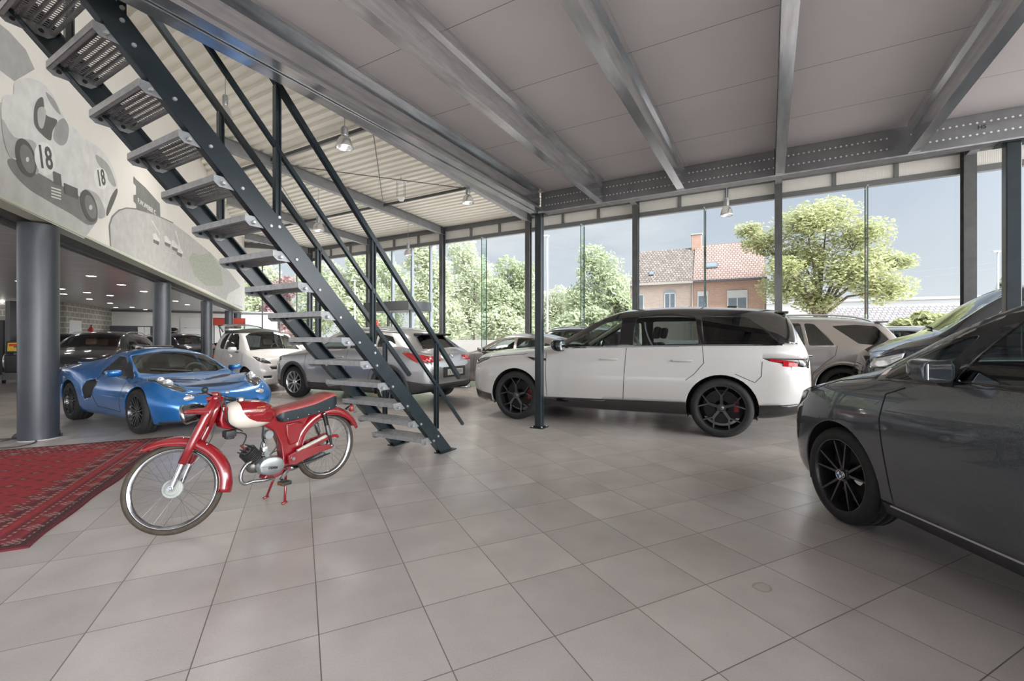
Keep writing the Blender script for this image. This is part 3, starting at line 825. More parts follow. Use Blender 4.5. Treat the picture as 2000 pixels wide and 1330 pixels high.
class Body:
    """half of a car shell lofted over stations, cut along outlines into panels, then mirrored"""
    def __init__(s, sp):
        s.sp = sp; L = s.L = sp['L']; s.mid = (sp['fa'] + sp['ra']) / 2
        f = {k: interp(sp[k]) for k in ('top', 'edge', 'hedge', 'belt', 'half', 'bot', 'zmid', 'inset')}
        s.f = f
        st = [0, .01, .03, .06, .10, .15]
        n = int((L - .3) / 0.055)
        st += [.15 + (L - .3) * i / n for i in range(1, n)]
        st += [L - .15, L - .10, L - .06, L - .03, L - .01, L]
        bm = s.bm = bmesh.new(); s.pl = bm.faces.layers.int.new('part')
        rings = []
        for q in st:
            rings.append([bm.verts.new(s.X(q, y, z)) for y, z in s.section(q)])
        m = len(rings[0])
        for a, b in zip(rings[:-1], rings[1:]):
            for j in range(m - 1):
                bm.faces.new((a[j], b[j], b[j + 1], a[j + 1]))
        for ring, q, sg, bulge in ((rings[0], 0.0, 1, sp.get('nb', .05)), (rings[-1], L, -1, sp.get('tb', .04))):
            sec = s.section(q); zc = (min(z for y, z in sec) + max(z for y, z in sec)) / 2
            prev = ring
            for k in range(1, 7):
                fr = 1 - k / 6
                fr = max(fr, 0.0)
                cur = [bm.verts.new(s.X(q - sg * bulge * (1 - fr * fr), y * fr, zc + (z - zc) * (fr if k < 6 else 0))) for y, z in sec]
                for j in range(m - 1):
                    try: bm.faces.new((prev[j], cur[j], cur[j + 1], prev[j + 1]))
                    except ValueError: pass
                prev = cur
        bmesh.ops.remove_doubles(bm, verts=bm.verts[:], dist=1e-5)
        bmesh.ops.dissolve_degenerate(bm, dist=1e-6, edges=bm.edges[:])
        bmesh.ops.recalc_face_normals(bm, faces=bm.faces[:])
        s.bvh = BVHTree.FromBMesh(bm)
        s.names = {0: 'body'}; s.info = {}
    def X(s, q, y, z): return Vector((s.mid - q, y, z))
    def section(s, q):
        f = s.f; h = f['half'](q); zb = f['bot'](q); zm = f['zmid'](q); be = f['belt'](q); ins = f['inset'](q)
        ed = f['edge'](q); he = min(f['hedge'](q), h - ins - 0.005); tp = f['top'](q)
        zm = max(min(zm, be - 0.08), zb + 0.1); ed = max(ed, be + 0.004)
        hb = h - ins
        out = [(0, zb), ((h - .12) * .6, zb), (h - .12, zb)]
        for t in (.35, .7, 1.0):
            out.append((h - .12 + .095 * t ** .6, zb + .12 * t ** 1.6))
        k = 6                                        # sill to waist
        y0, z0 = out[-1]
        for i in range(1, k + 1):
            t = i / k; out.append((y0 + (h - y0) * (1 - (1 - t) ** 2), z0 + (zm - z0) * t))
        k = 6                                        # waist to belt
        for i in range(1, k + 1):
            t = i / k; out.append((h + (hb - h) * t ** s.sp.get('shp', 2.2), zm + (be - zm) * t))
        k = 9                                        # belt to roof rail, slightly bowed
        for i in range(1, k + 1):
            t = i / k; bow = s.sp.get('bow', .025) * min(1, (ed - be) / .3) * 4 * t * (1 - t)
            out.append((hb + (he - hb) * t + bow, be + (ed - be) * t))
        k = 9; p = s.sp.get('crown', 2.2)
        for i in range(1, k + 1):
            y = he * (1 - i / k)
            out.append((y, tp - (tp - ed) * (y / he) ** p))
        return out
    def cut(s, name, poly, ax='side', filt=None, only=(0,), mat=None, split=True, **kw):
        """mark the faces inside a convex outline as a panel of its own"""
        bm = s.bm; pid = None
        for k, v in s.names.items():
            if v == name and s.info.get(k, {}).get('mat') is mat: pid = k
        if pid is None:
            pid = max(s.names) + 1; s.names[pid] = name; s.info[pid] = dict(mat=mat, split=split, **kw)
        mid = s.mid
        if ax == 'side': to2 = lambda c: (mid - c.x, c.z); P3 = lambda p: Vector((mid - p[0], 0, p[1])); N3 = lambda n: Vector((-n[0], 0, n[1])); F = filt or (lambda c, n: n.y > 0.25)
        elif ax == 'top': to2 = lambda c: (mid - c.x, c.y); P3 = lambda p: Vector((mid - p[0], p[1], 0)); N3 = lambda n: Vector((-n[0], n[1], 0)); F = filt or (lambda c, n: n.z > 0.1)
        elif ax == 'front': to2 = lambda c: (c.y, c.z); P3 = lambda p: Vector((0, p[0], p[1])); N3 = lambda n: Vector((0, n[0], n[1])); F = filt or (lambda c, n: n.x > 0.2)
        else: to2 = lambda c: (c.y, c.z); P3 = lambda p: Vector((0, p[0], p[1])); N3 = lambda n: Vector((0, n[0], n[1])); F = filt or (lambda c, n: n.x < -0.2)
        xs = [p[0] for p in poly]; ys = [p[1] for p in poly]
        x0, x1, y0, y1 = min(xs), max(xs), min(ys), max(ys)
        fs = []
        for f_ in bm.faces:
            if f_[s.pl] not in only: continue
            if not F(f_.calc_center_median(), f_.normal): continue
            q = [to2(v.co) for v in f_.verts]
            if max(a[0] for a in q) < x0 or min(a[0] for a in q) > x1 or max(a[1] for a in q) < y0 or min(a[1] for a in q) > y1: continue
            fs.append(f_)
        area = sum(poly[i][0] * poly[(i + 1) % len(poly)][1] - poly[(i + 1) % len(poly)][0] * poly[i][1] for i in range(len(poly)))
        pp = poly if area > 0 else poly[::-1]
        geom = list({e for f_ in fs for e in f_.edges} | {v for f_ in fs for v in f_.verts}) + fs
        for i in range(len(pp)):
            a, b = pp[i], pp[(i + 1) % len(pp)]
            n2 = Vector((b[1] - a[1], a[0] - b[0]))
            if n2.length < 1e-7: continue
            n2.normalize()
            r = bmesh.ops.bisect_plane(bm, geom=geom, dist=2e-5, plane_co=P3(a), plane_no=N3(n2))
            geom = [g for g in r['geom'] if g.is_valid]
        cnt = 0
        for g in geom:
            if isinstance(g, bmesh.types.BMFace) and g.is_valid:
                if inpoly(to2(g.calc_center_median()), pp): g[s.pl] = pid; cnt += 1
        return pid
    def drop(s, name):
        pids = [k for k, v in s.names.items() if v == name]
        fs = [f_ for f_ in s.bm.faces if f_[s.pl] in pids]
        bmesh.ops.delete(s.bm, geom=fs, context='FACES')
    def side(s, q, z, sg=1):
        r = s.bvh.ray_cast(Vector((s.mid - q, 3, z)), Vector((0, -1, 0)))
        y = r[0].y if r[0] else s.f['half'](q)
        return Vector((s.mid - q, y * sg, z))
    def front(s, y, z, sg=1):
        r = s.bvh.ray_cast(Vector((9 * sg, abs(y), z)), Vector((-sg, 0, 0)))
        x = r[0].x if r[0] else s.mid
        return Vector((x, y, z))
    def above(s, q, y):
        r = s.bvh.ray_cast(Vector((s.mid - q, abs(y), 4)), Vector((0, 0, -1)))
        return Vector((s.mid - q, y, r[0].z if r[0] else 1))
    def emit(s, root):
        bm = s.bm
        bmesh.ops.mirror(bm, geom=bm.verts[:] + bm.edges[:] + bm.faces[:], axis='Y', merge_dist=1e-4)
        bmesh.ops.recalc_face_normals(bm, faces=bm.faces[:])
        objs = {}
        by = {}
        for f_ in bm.faces:
            pid = f_[s.pl]; sp = s.info.get(pid, {}).get('split', False)
            by.setdefault((pid, (f_.calc_center_median().y > 0) if sp else None), []).append(f_)
        for (pid, sd), fs in by.items():
            idx = {}; vs = []; fc = []; nv = []
            for f_ in fs:
                q = []
                for v in f_.verts:
                    if v not in idx: idx[v] = len(vs); vs.append(v.co.copy())
                    q.append(idx[v])
                fc.append(q)
            me = bpy.data.meshes.new(s.names[pid]); me.from_pydata(vs, [], fc)
            me.polygons.foreach_set('use_smooth', [True] * len(fc))
            mt = s.info.get(pid, {}).get('mat') or s.sp['paint']
            me.materials.append(mt)
            o = bpy.data.objects.new(s.names[pid], me); COL.objects.link(o); o.parent = root
            if s.info.get(pid, {}).get('label'): o['label'] = s.info[pid]['label']
            if not s.info.get(pid, {}).get('thin'):
                me.materials.append(s.info.get(pid, {}).get('inner') or m_dark)
                md = o.modifiers.new('shell', 'SOLIDIFY'); md.thickness = 0.018; md.offset = -1; md.material_offset = 1; md.material_offset_rim = 0
            objs[(s.names[pid], sd)] = o
        bm.free()
        return objs
def ribbon(pts, w, off, nrm):
    """thin flat strip following points, lifted along nrm(p)"""
    b = MB(); rows = []
    P = [Vector(p) for p in pts]
    for i, p in enumerate(P):
        t = (P[min(i + 1, len(P) - 1)] - P[max(i - 1, 0)]).normalized(); n = nrm; c = t.cross(n).normalized()
        rows.append([p + n * off - c * w / 2, p + n * off + c * w / 2])
    b.grid(rows); return b
def line2(pts, k=8):
    out = []
    for a, c in zip(pts[:-1], pts[1:]):
        for i in range(k): t = i / k; out.append((a[0] + (c[0] - a[0]) * t, a[1] + (c[1] - a[1]) * t))
    out.append(pts[-1]); return out
def seam(B, root, pts, sg, name='panel_gap', w=0.007, mt=None, off=0.0015):
    P = [B.side(q, z, sg) for q, z in line2(pts)]
    return ribbon(P, w, off, Vector((0, sg, 0))).build(name, mt or m_seam, root, smooth=True, fix=False)
def wheel(root, x, y, sg, Rt, Rr, w, style, rimm, cap=m_chrome, disc=True, caliper=None, label=None):
    """wheel standing at (x, y) with outer face toward sg*y"""
    M_ = Matrix.Translation((x, y, Rt)) @ (Matrix.Identity(4) if sg > 0 else Matrix.Rotation(pi, 4, 'Z'))
    b = MB()
    hw = w / 2; sw = Rt - Rr
    prof = [(Rr - .012, -hw + .01), (Rr, -hw), (Rr + sw * .35, -hw - .006), (Rr + sw * .75, -hw + .002), (Rt - .006, -hw + .028), (Rt, -hw + .045)]
    for g in (-.5, 0, .5):
        gy = g * hw; prof += [(Rt, gy - .006), (Rt - .008, gy - .005), (Rt - .008, gy + .005), (Rt, gy + .006)]
    prof += [(r, -h) for r, h in reversed(prof[:6])]
    b.lathe(prof, 48, axis='Y'); t = b.build('wheel', m_tyre, root, smooth=True, M=M_)
    if label: t['label'] = label
    b = MB(); ro = Rr + .004; yo = hw - .002
    b.lathe([(ro, yo - .012), (ro, yo), (ro - .012, yo), (ro - .022, yo - .02), (ro - .03, -hw + .04), (ro - .012, -hw + .02), (ro, -hw)], 48, axis='Y')
    n, kind = style; yf = yo - .028; rin = Rr * .17
    def spoke(a, r0, r1, w0, w1, da=0.0, y0=None, y1=None):
        y0 = yf if y0 is None else y0; y1 = yo - .008 if y1 is None else y1
        e0 = Vector((sin(a), 0, cos(a))); e1 = Vector((sin(a + da), 0, cos(a + da)))
        p0 = e0 * r0; p1 = e1 * r1; c = Vector(((p1 - p0).z, 0, -(p1 - p0).x)).normalized()
        vs = []
        for p, w_, yy in ((p0, w0, y0), (p1, w1, y1)):
            for i, (k, dy) in enumerate(((-.5, -.035), (.5, -.035), (.36, 0), (-.36, 0))):
                vs.append(p + c * (w_ * k) + Vector((0, yy + dy, 0)))
        b.add(vs, [(0, 1, 2, 3), (7, 6, 5, 4), (0, 4, 5, 1), (1, 5, 6, 2), (2, 6, 7, 3), (3, 7, 4, 0)])
    for i in range(n):
        a = 2 * pi * i / n
        if kind == 'single': spoke(a, rin * .8, ro - .02, Rr * .14, Rr * .09)
        elif kind == 'thin': spoke(a, rin * .8, ro - .02, Rr * .10, Rr * .055)
        elif kind == 'twin':
            for d in (-1, 1): spoke(a + d * .11, rin * .8, ro - .02, Rr * .10, Rr * .06, d * .13)
        elif kind == 'vee':
            for d in (-1, 1): spoke(a, rin * .7, ro - .02, Rr * .12, Rr * .055, d * .22)
        elif kind == 'fork':
            rm = Rr * .60
            spoke(a, rin * .8, rm, Rr * .17, Rr * .15)
            for d in (-1, 1): spoke(a + d * .05, rm - .01, ro - .02, Rr * .10, Rr * .07, d * .24)
    b.lathe([(0.0001, yf - .03), (rin * 1.15, yf - .03), (rin * 1.25, yf - .012), (rin * 1.05, yf + .004), (0.0001, yf + .004)], 20, axis='Y')
    b.build('rim', rimm, t, angle=35)
    b = MB(); b.lathe([(0.0001, yf + .012), (rin * .55, yf + .010), (rin * .62, yf + .003)], 20, axis='Y'); b.build('hub_cap', cap, t, smooth=True)
    if disc:
        b = MB(); b.lathe([(Rr * .3, -.01), (Rr * .76, -.01), (Rr * .76, -.034), (Rr * .3, -.034)], 32, axis='Y'); b.build('brake_disc', m_disc, t)
        if caliper:
            b = MB(); b.cbox((-Rr * .60, -.035, Rr * .02), (.07, .06, .15), .012); b.build('brake_caliper', caliper, t)
    return t
def seatset(B, root, rows, trim, zs=.55, sc=1.0, hw=.36):
    for q, lean, zt in rows:
        for sg in (-1, 1):
            b = MB(); x = B.mid - q
            b.cbox((x + .22, sg * hw, zs), (.50 * sc, .48, .14), .04); 
            Mr = Matrix.Rotation(-lean, 3, 'Y')
            b.cbox((x - .06 - sin(lean) * .25, sg * hw, zs + .08 + (zt - zs - .2) / 2), (.12, .46, zt - zs - .14), .045, Mr)
            s_ = b.build('seat', trim, root, smooth=False, angle=40)
            b = MB(); b.cbox((x - .10 - sin(lean) * (zt - zs) * .9, sg * hw, zt + .05), (.09, .26, .18), .04, Mr); b.build('headrest', trim, s_, angle=40)
def steering(root, x, y, z, r=.185):
    b = MB(); Mr = Matrix.Rotation(R(-28), 3, 'Y')
    ring = [Mr @ Vector((0, r * cos(a), r * sin(a))) + Vector((x, y, z)) for a in [2 * pi * i / 24 for i in range(24)]]
    b.tube(ring, .016, 8, closed=True)
    for a in (0, pi, -pi / 2): b.bar(Vector((x, y, z)), Mr @ Vector((0, r * cos(a), r * sin(a))) + Vector((x, y, z)), .03, .02)
    b.lathe([(.0001, .02), (.06, .015), (.065, -.02), (.0001, -.02)], 14, (x, y, z), 'X', M=Mr)
    return b.build('steering_wheel', m_blackpl, root, angle=40)
def mirror_part(B, root, q, z, sg, mt, size=(.10, .20, .14), arm=.06, yb=None, foot=None):
    p = B.side(q, z, sg); yb = p.y if yb is None else yb * sg
    b = MB(); c = Vector((B.mid - q, yb + sg * (arm + size[1] / 2), z + .03))
    bm = bmesh.new(); bmesh.ops.create_icosphere(bm, subdivisions=4, radius=1)
    for v in bm.verts:                                # rounded box, flat at the glass, tapering forward
        w_ = Vector([math.copysign(abs(e) ** .55, e) for e in v.co])
        fx = w_.x; k = 1 - .35 * max(0, fx) ** 2
        v.co = Vector((max(fx, -.62) * size[0], w_.y * size[1] * .52 * k, w_.z * size[2] * .52 * k + .02 * max(0, fx)))
    b.from_bm(bm, c); o = b.build('wing_mirror', mt, root, smooth=True)
    b = MB(); b.cbox(c + Vector((-size[0] * .62 - .003, 0, 0)), (.006, size[1] * .74, size[2] * .72), .0025); b.build('mirror_glass', mat('mirror_silver', (0.8, 0.82, 0.83), 0.02, 1.0), o)
    b = MB(); b.bar((B.mid - q + .01, yb - sg * .02, z - .05), c + Vector((0, -sg * size[1] * .3, -size[2] * .4)), .05, .03); b.build('mirror_arm', m_blackpl, o)
    return o
def handle(B, root, q, z, sg, mt, l=.20):
    p = B.side(q, z, sg); b = MB(); b.cbox((B.mid - q, p.y + sg * .022, z), (l, .018, .028), .008)
    for d in (-1, 1): b.cbox((B.mid - q + d * l * .40, p.y + sg * .01, z), (.03, .03, .024), .006)
    return b.build('door_handle', mt, root, angle=40)
def arch_band(B, root, ax, Ra, wd, mt, sg, a0=-12, a1=192, lift=.012, name='arch_trim'):
    """trim ring around a wheel opening, following the body side"""
    rows = []; zc = B.sp['Rt']
    n = 40
    for i in range(n + 1):
        a = R(a0 + (a1 - a0) * i / n); row = []
        for r_, l_ in ((Ra - .004, -.05), (Ra - .004, lift), (Ra + wd * .5, lift + .004), (Ra + wd, lift * .3), (Ra + wd, -.004)):
            q = B.mid - (B.mid - ax) - r_ * cos(a); z = max(zc + r_ * sin(a), B.f['bot'](q) + .06)
            p = B.side(q, z, sg); row.append(p + Vector((0, sg * l_, 0)))
        rows.append(row)
    b = MB(); b.grid(rows); return b.build(name, mt, root, smooth=True)
def car(sp, detail=2):
    """build a car from its tables; returns (root, Body data)"""
    root = thing('car', sp['label'], 'car', sp['loc'], sp['rz'], sp.get('group'))
    B = Body(sp); fa, ra, Rt = sp['fa'], sp['ra'], sp['Rt']; Ra = sp.get('Ra', Rt + .045)
    lowside = lambda c, n: c.y > .45 and (n.y > 0.05 or n.z < -.3)
    for ax in (fa, ra):
        poly = [(ax + Ra * cos(a), Rt + Ra * sin(a)) for a in [2 * pi * i / 40 for i in range(40)]]
        B.cut('wheel_opening', poly, 'side', lowside)
    # glazing
    for nm, poly, mt in sp.get('side_glass', []):
        B.cut(nm, rounded(poly, .035), 'side', lambda c, n: n.y > .3 and c.z > sp['gz'], mat=mt, thin=True)
    for nm, ax, poly, mt in sp.get('glass', []):
        B.cut(nm, poly, ax, (lambda c, n: n.z > .12 and c.z > sp['gz'] - .1) if ax == 'top' else None, mat=mt, thin=True, split=False)
    for e in sp.get('panels', []):
        nm, ax, poly, mt = e[:4]; kw = e[4] if len(e) > 4 else {}
        B.cut(nm, poly, ax, kw.get('filt'), kw.get('only', (0,)), mat=mt, split=kw.get('split', True), label=kw.get('label'), thin=kw.get('thin', False))
    B.drop('wheel_opening')
    parts = B.emit(root)
    B.parts = parts
    # wheel wells, wheels
    for ax in (fa, ra):
        hw = B.f['half'](ax)
        yo = hw - sp.get('win', .03)
        for sg in (1, -1):
            b = MB(); rows = []
            for i in range(25):
                a = R(-20 + 220 * i / 24); rows.append([Vector((B.mid - ax + (Ra + .002) * cos(a), sg * y, Rt + (Ra + .002) * sin(a))) for y in (hw * .55, B.side(ax + (Ra + .002) * -cos(a), max(.3, Rt + (Ra + .002) * sin(a))).y - .006)])
            b.grid(rows); b.build('wheel_well', m_dark, root, smooth=True, fix=False)
            w = sp['ww']
            wheel(root, B.mid - ax, sg * (yo - w / 2), sg, Rt, sp['Rr'], w, sp['rim'][0], sp['rim'][1], sp.get('cap', m_chrome), detail > 0, sp.get('caliper'))
        b = MB(); b.span((B.mid - ax - Ra, -hw * .56, .2), (B.mid - ax + Ra, hw * .56, Rt + Ra * .95)); b.build('axle_box', m_dark, root)
    return root, B
def place(fl, rl, sp, side=1):
    """origin and heading from the ground contacts of front and rear wheel on one side (+1 left)"""
    f, r = Vector((*fl, 0)), Vector((*rl, 0)); h = (f - r).normalized(); n = Vector((-h.y, h.x, 0))
    c = (f + r) / 2 - n * side * (max(v for _, v in sp['half']) - .03)
    sp['loc'] = tuple(c); sp['rz'] = math.atan2(h.y, h.x); return sp
def at(front, az, sp):
    """origin from the nose centre and a compass heading"""
    h = Vector((sin(R(az)), cos(R(az)), 0)); c = Vector((*front, 0)) - h * ((sp['fa'] + sp['ra']) / 2)
    sp['loc'] = tuple(c); sp['rz'] = math.atan2(h.y, h.x); return sp
# ---------------------------------------------------------------- white SUV with black roof
p_white = paint('white_car_paint', (0.52, 0.505, 0.485), 0, 0.34)
sp = dict(L=4.82, fa=.90, ra=3.823, Rt=.378, Rr=.288, ww=.275, gz=1.0, paint=p_white, Ra=.425,
    label='large white SUV with black roof and black wheels in front of the glass wall',
    top=[(0, .93), (.04, 1.0), (.15, 1.05), (.7, 1.11), (1.40, 1.17), (1.5, 1.20), (2.35, 1.665), (2.6, 1.715), (3.2, 1.735), (4.0, 1.70), (4.5, 1.65), (4.58, 1.62), (4.75, 1.22), (4.79, 1.10), (4.82, .92)],
    edge=[(0, .86), (.15, .97), (.7, 1.05), (1.30, 1.11), (1.42, 1.14), (2.30, 1.58), (2.55, 1.64), (3.2, 1.665), (4.0, 1.63), (4.45, 1.575), (4.56, 1.52), (4.74, 1.18), (4.79, 1.06), (4.82, .88)],
    hedge=[(0, .55), (.15, .70), (.7, .80), (1.40, .80), (1.6, .77), (2.3, .66), (3.2, .655), (4.2, .62), (4.56, .60), (4.75, .72), (4.82, .66)],
    belt=[(0, .82), (.15, .92), (.7, 1.02), (1.4, 1.085), (2.5, 1.13), (4.4, 1.175), (4.7, 1.15), (4.82, .85)],
    half=[(0, .66), (.05, .75), (.15, .85), (.4, .94), (.9, .975), (2.4, .975), (3.8, .985), (4.4, .95), (4.65, .88), (4.77, .80), (4.82, .70)],
    bot=[(0, .42), (.1, .27), (.5, .23), (4.2, .26), (4.7, .34), (4.82, .42)], zmid=[(0, .62), (4.82, .68)], inset=[(0, .05), (1.2, .045), (2.5, .05), (4.82, .05)], nb=.06, tb=.03,
    rim=((5, 'fork'), m_blkalu), caliper=mat('red_caliper', (0.35, 0.01, 0.012), 0.35), cap=mat('dark_cap', (.12, .12, .12), .3, .6), shp=2.0)
place((-.06, 6.93), (2.62, 5.62), sp)
gw = [('front_door_window', [(1.62, 1.135), (2.26, 1.50), (2.52, 1.545), (2.50, 1.145)], g_clear),
      ('rear_door_window', [(2.70, 1.16), (2.72, 1.56), (3.50, 1.56), (3.56, 1.18)], g_tint),
      ('quarter_window', [(3.62, 1.185), (3.58, 1.56), (4.12, 1.54), (4.50, 1.19)], g_priv)]
sp['side_glass'] = gw
sp['glass'] = [('windshield', 'top', [(1.46, 0), (1.46, .70), (2.27, .62), (2.36, .5), (2.40, 0)], g_clear)]
grn = lambda c, n: n.z > -.3 and c.z > 1.10
sp['panels'] = [('tail_light', 'side', [(4.28, 1.02), (4.36, .985), (4.79, .90), (4.80, 1.02)], m_gloss, dict(filt=lambda c, n: c.y > .4, only=(0,))),
    ('black_roof', 'side', [(1.50, 1.15), (1.50, 1.9), (4.7, 1.9), (4.66, 1.195)], m_gloss, dict(filt=lambda c, n: c.z > 1.14, split=False)),
    ('sill_trim', 'side', [(1.32, .20), (1.32, .385), (3.42, .43), (3.42, .20)], m_gloss, dict(filt=lambda c, n: c.y > .3)),
    ('rear_bumper_trim', 'side', [(4.24, .2), (4.24, .44), (4.86, .48), (4.86, .2)], m_gloss, dict(filt=lambda c, n: True, split=False)),
    ('front_bumper_trim', 'side', [(-.1, .2), (-.1, .46), (.46, .38), (.46, .2)], m_gloss, dict(filt=lambda c, n: True, split=False)),
    ('headlight', 'side', [(.03, .86), (.06, .93), (.40, .965), (.42, .94), (.14, .84)], m_lampin, dict(filt=lambda c, n: c.y > .3)),
    ('grille', 'front', [(0, .68), (.55, .68), (.60, .86), (0, .86)], m_gloss, dict(split=False))]
rr, B = car(sp)
# details on the visible left side
for pts in ([(1.42, 1.09), (1.42, .75), (1.44, .40)], [(2.62, 1.13), (2.60, .8), (2.58, .42)], [(3.60, 1.17), (3.62, .95), (3.50, .80), (3.40, .72)], [(4.28, .98), (4.27, .80), (4.20, .72), (3.98, .82)], [(1.1, 1.03), (.6, .985), (.2, .93)]):
    seam(B, rr, pts, 1)
for q in (2.38, 3.36):
    handle(B, rr, q, .975, 1, p_white, .25)
P = [B.side(q, z, 1) for q, z in line2([(1.56, 1.122), (2.6, 1.148), (3.6, 1.176), (4.50, 1.185)], 12)]
ribbon(P, .022, .004, Vector((0, 1, 0))).build('window_trim', m_gloss, rr, fix=False)
for q0, q1 in ((2.52, 2.70), (3.54, 3.60)):
    pass
b = MB()
for q, z0, z1 in ((1.18, .93, .985),):
    pts = [B.side(1.10, .985, 1), B.side(1.42, .965, 1), B.side(1.42, .93, 1), B.side(1.22, .93, 1)]
    b.prism(pts, (0, .001, 0), (0, .008, 0)); b.build('fender_vent', m_gloss, rr)
for z in (.972, .945):
    P = [B.side(q, z - .01 * (q - 1.2), 1) for q in (1.22, 1.3, 1.38)]; ribbon(P, .008, .011, Vector((0, 1, 0))).build('vent_bar', m_lampin, rr, fix=False)
# tail lamp lens bars
P = [B.side(q, z, 1) for q, z in line2([(4.36, 1.0), (4.56, .98), (4.62, .965)], 6)]; ribbon(P, .030, .006, Vector((0, 1, 0))).build('red_lens', m_red, rr, fix=False)
P = [B.side(q, z, 1) for q, z in line2([(4.50, .955), (4.62, .94), (4.66, .94)], 6)]; ribbon(P, .055, .007, Vector((0, 1, 0))).build('red_lens', m_red, rr, fix=False)
P = [B.side(q, z, 1) for q, z in line2([(4.60, .905), (4.70, .90), (4.76, .90)], 6)]; ribbon(P, .035, .007, Vector((0, 1, 0))).build('clear_lens', m_clearl, rr, fix=False)
b = MB(); b.cbox((B.mid - 4.52, 0, 1.60), (.16, 1.06, .03), .012); b.build('roof_spoiler', m_gloss, rr)
b = MB(); b.cbox((B.mid - 3.95, .0, 1.715), (.14, .04, .05), .018); b.build('roof_antenna', m_gloss, rr)
mirror_part(B, rr, 1.66, 1.13, 1, m_gloss, (.11, .20, .17)); mirror_part(B, rr, 1.66, 1.13, -1, m_gloss, (.11, .20, .17))
seatset(B, rr, [(2.72, .25, 1.30), (3.62, .22, 1.32)], mat('dark_leather', (.02, .02, .022), .55), .72)
b = MB(); b.cbox((B.mid - 1.75, 0, .98), (.45, 1.5, .30), .08); b.build('dashboard', mat('dash_grey', (.06, .06, .06), .6), rr, angle=40)
steering(rr, B.mid - 2.05, .38, 1.10)
for sg in (-1, 1):
    b = MB(); P = [(B.mid - 1.60, sg * .72, 1.16), (B.mid - 2.28, sg * .60, 1.56)]; b.tube(P, .035, 8); b.build('pillar_trim', m_beige, rr, smooth=True)
for ax in (.90, 3.823):
    P = []
b = MB(); b.lathe([(.0001, 0), (.03, 0)], 12, (B.mid - .9, .975 - .03 + .0, .378), 'Y')

# ---------------------------------------------------------------- grey compact crossover behind the stair
p_x2 = paint('warm_silver_paint', (0.36, 0.36, 0.37), 0.75, 0.32, .2)
m_clad = noisy('cladding_plastic', (0.035, 0.035, 0.037), (0.045, 0.045, 0.047), 40, 0.6)
sp = dict(L=4.36, fa=.83, ra=3.50, Rt=.335, Rr=.235, ww=.235, gz=.95, paint=p_x2, Ra=.385,
    label='silver grey compact crossover with black wheel arch trim standing behind the stair',
    top=[(0, .80), (.05, .90), (.2, .96), (.8, 1.04), (1.15, 1.09), (1.9, 1.43), (2.15, 1.50), (2.6, 1.525), (3.3, 1.48), (3.75, 1.40), (3.85, 1.36), (4.14, 1.07), (4.22, 1.02), (4.30, .95), (4.36, .80)],
    edge=[(0, .72), (.05, .80), (.2, .88), (.8, .99), (1.1, 1.04), (1.85, 1.37), (2.1, 1.42), (2.6, 1.44), (3.3, 1.40), (3.72, 1.32), (3.83, 1.27), (4.12, 1.04), (4.22, .99), (4.30, .92), (4.36, .76)],
    hedge=[(0, .50), (.2, .66), (.8, .73), (1.2, .70), (1.9, .61), (2.6, .59), (3.5, .56), (3.8, .54), (4.12, .68), (4.28, .70), (4.36, .6)],
    belt=[(0, .70), (.2, .85), (.8, .95), (1.3, .99), (2.6, 1.03), (3.6, 1.10), (4.0, 1.06), (4.25, .96), (4.36, .74)],
    half=[(0, .58), (.05, .68), (.15, .78), (.4, .87), (.83, .905), (2.2, .895), (3.5, .91), (3.95, .88), (4.2, .80), (4.30, .72), (4.36, .6)],
    bot=[(0, .32), (.1, .22), (.5, .19), (3.8, .22), (4.36, .34)], zmid=[(0, .55), (2, .62), (4.36, .66)], inset=[(0, .05), (1.3, .06), (4.36, .06)],
    rim=((10, 'thin'), m_alu), nb=.05, tb=.03)
place((-4.8, 9.5), (-2.41, 8.31), sp)
sp['side_glass'] = [('front_door_window', [(1.50, 1.04), (1.95, 1.33), (2.35, 1.375), (2.36, 1.06)], g_tint), ('rear_door_window', [(2.44, 1.065), (2.43, 1.38), (3.02, 1.36), (3.12, 1.10)], g_priv), ('quarter_window', [(3.17, 1.10), (3.10, 1.35), (3.42, 1.30), (3.60, 1.16), (3.55, 1.11)], g_priv)]
sp['glass'] = [('windshield', 'top', [(1.16, 0), (1.16, .62), (1.9, .55), (1.96, 0)], g_tint), ('rear_window', 'top', [(3.84, 0), (3.84, .48), (4.09, .60), (4.13, 0)], g_priv)]
sp['panels'] = [('bumper_cladding', 'side', [(3.80, .1), (3.86, .50), (4.1, .46), (4.45, .40), (4.45, .1)], m_clad, dict(filt=lambda c, n: True, split=False)),
    ('sill_cladding', 'side', [(1.1, .1), (1.1, .36), (3.2, .36), (3.2, .1)], m_clad, dict(filt=lambda c, n: c.y > .2)),
    ('front_cladding', 'side', [(-.1, .1), (-.1, .36), (.5, .36), (.5, .1)], m_clad, dict(filt=lambda c, n: True, split=False)),
    ('tail_light', 'side', [(3.80, .99), (3.85, 1.02), (4.2, .96), (4.33, .93), (4.34, .83), (4.1, .83)], m_red, dict(filt=lambda c, n: c.y > .36 and c.z < 1.03)),
    ('headlight', 'side', [(.02, .70), (.06, .80), (.38, .86), (.40, .80), (.12, .68)], m_lampin, dict(filt=lambda c, n: c.y > .25))]
x2, B = car(sp)
for sg in (1, -1):
    for ax in (.83, 3.50): arch_band(B, x2, ax, .385, .065, m_clad, sg)
for pts in ([(1.22, 1.0), (1.20, .7), (1.28, .40)], [(2.40, 1.04), (2.40, .7), (2.42, .38)], [(3.24, 1.09), (3.2, .85), (3.04, .62), (2.98, .42)]): seam(B, x2, pts, 1)
for q in (2.22, 3.08): handle(B, x2, q, .90, 1, p_x2)
mirror_part(B, x2, 1.50, 1.03, 1, p_x2, (.10, .18, .13)); mirror_part(B, x2, 1.50, 1.03, -1, p_x2, (.10, .18, .13))
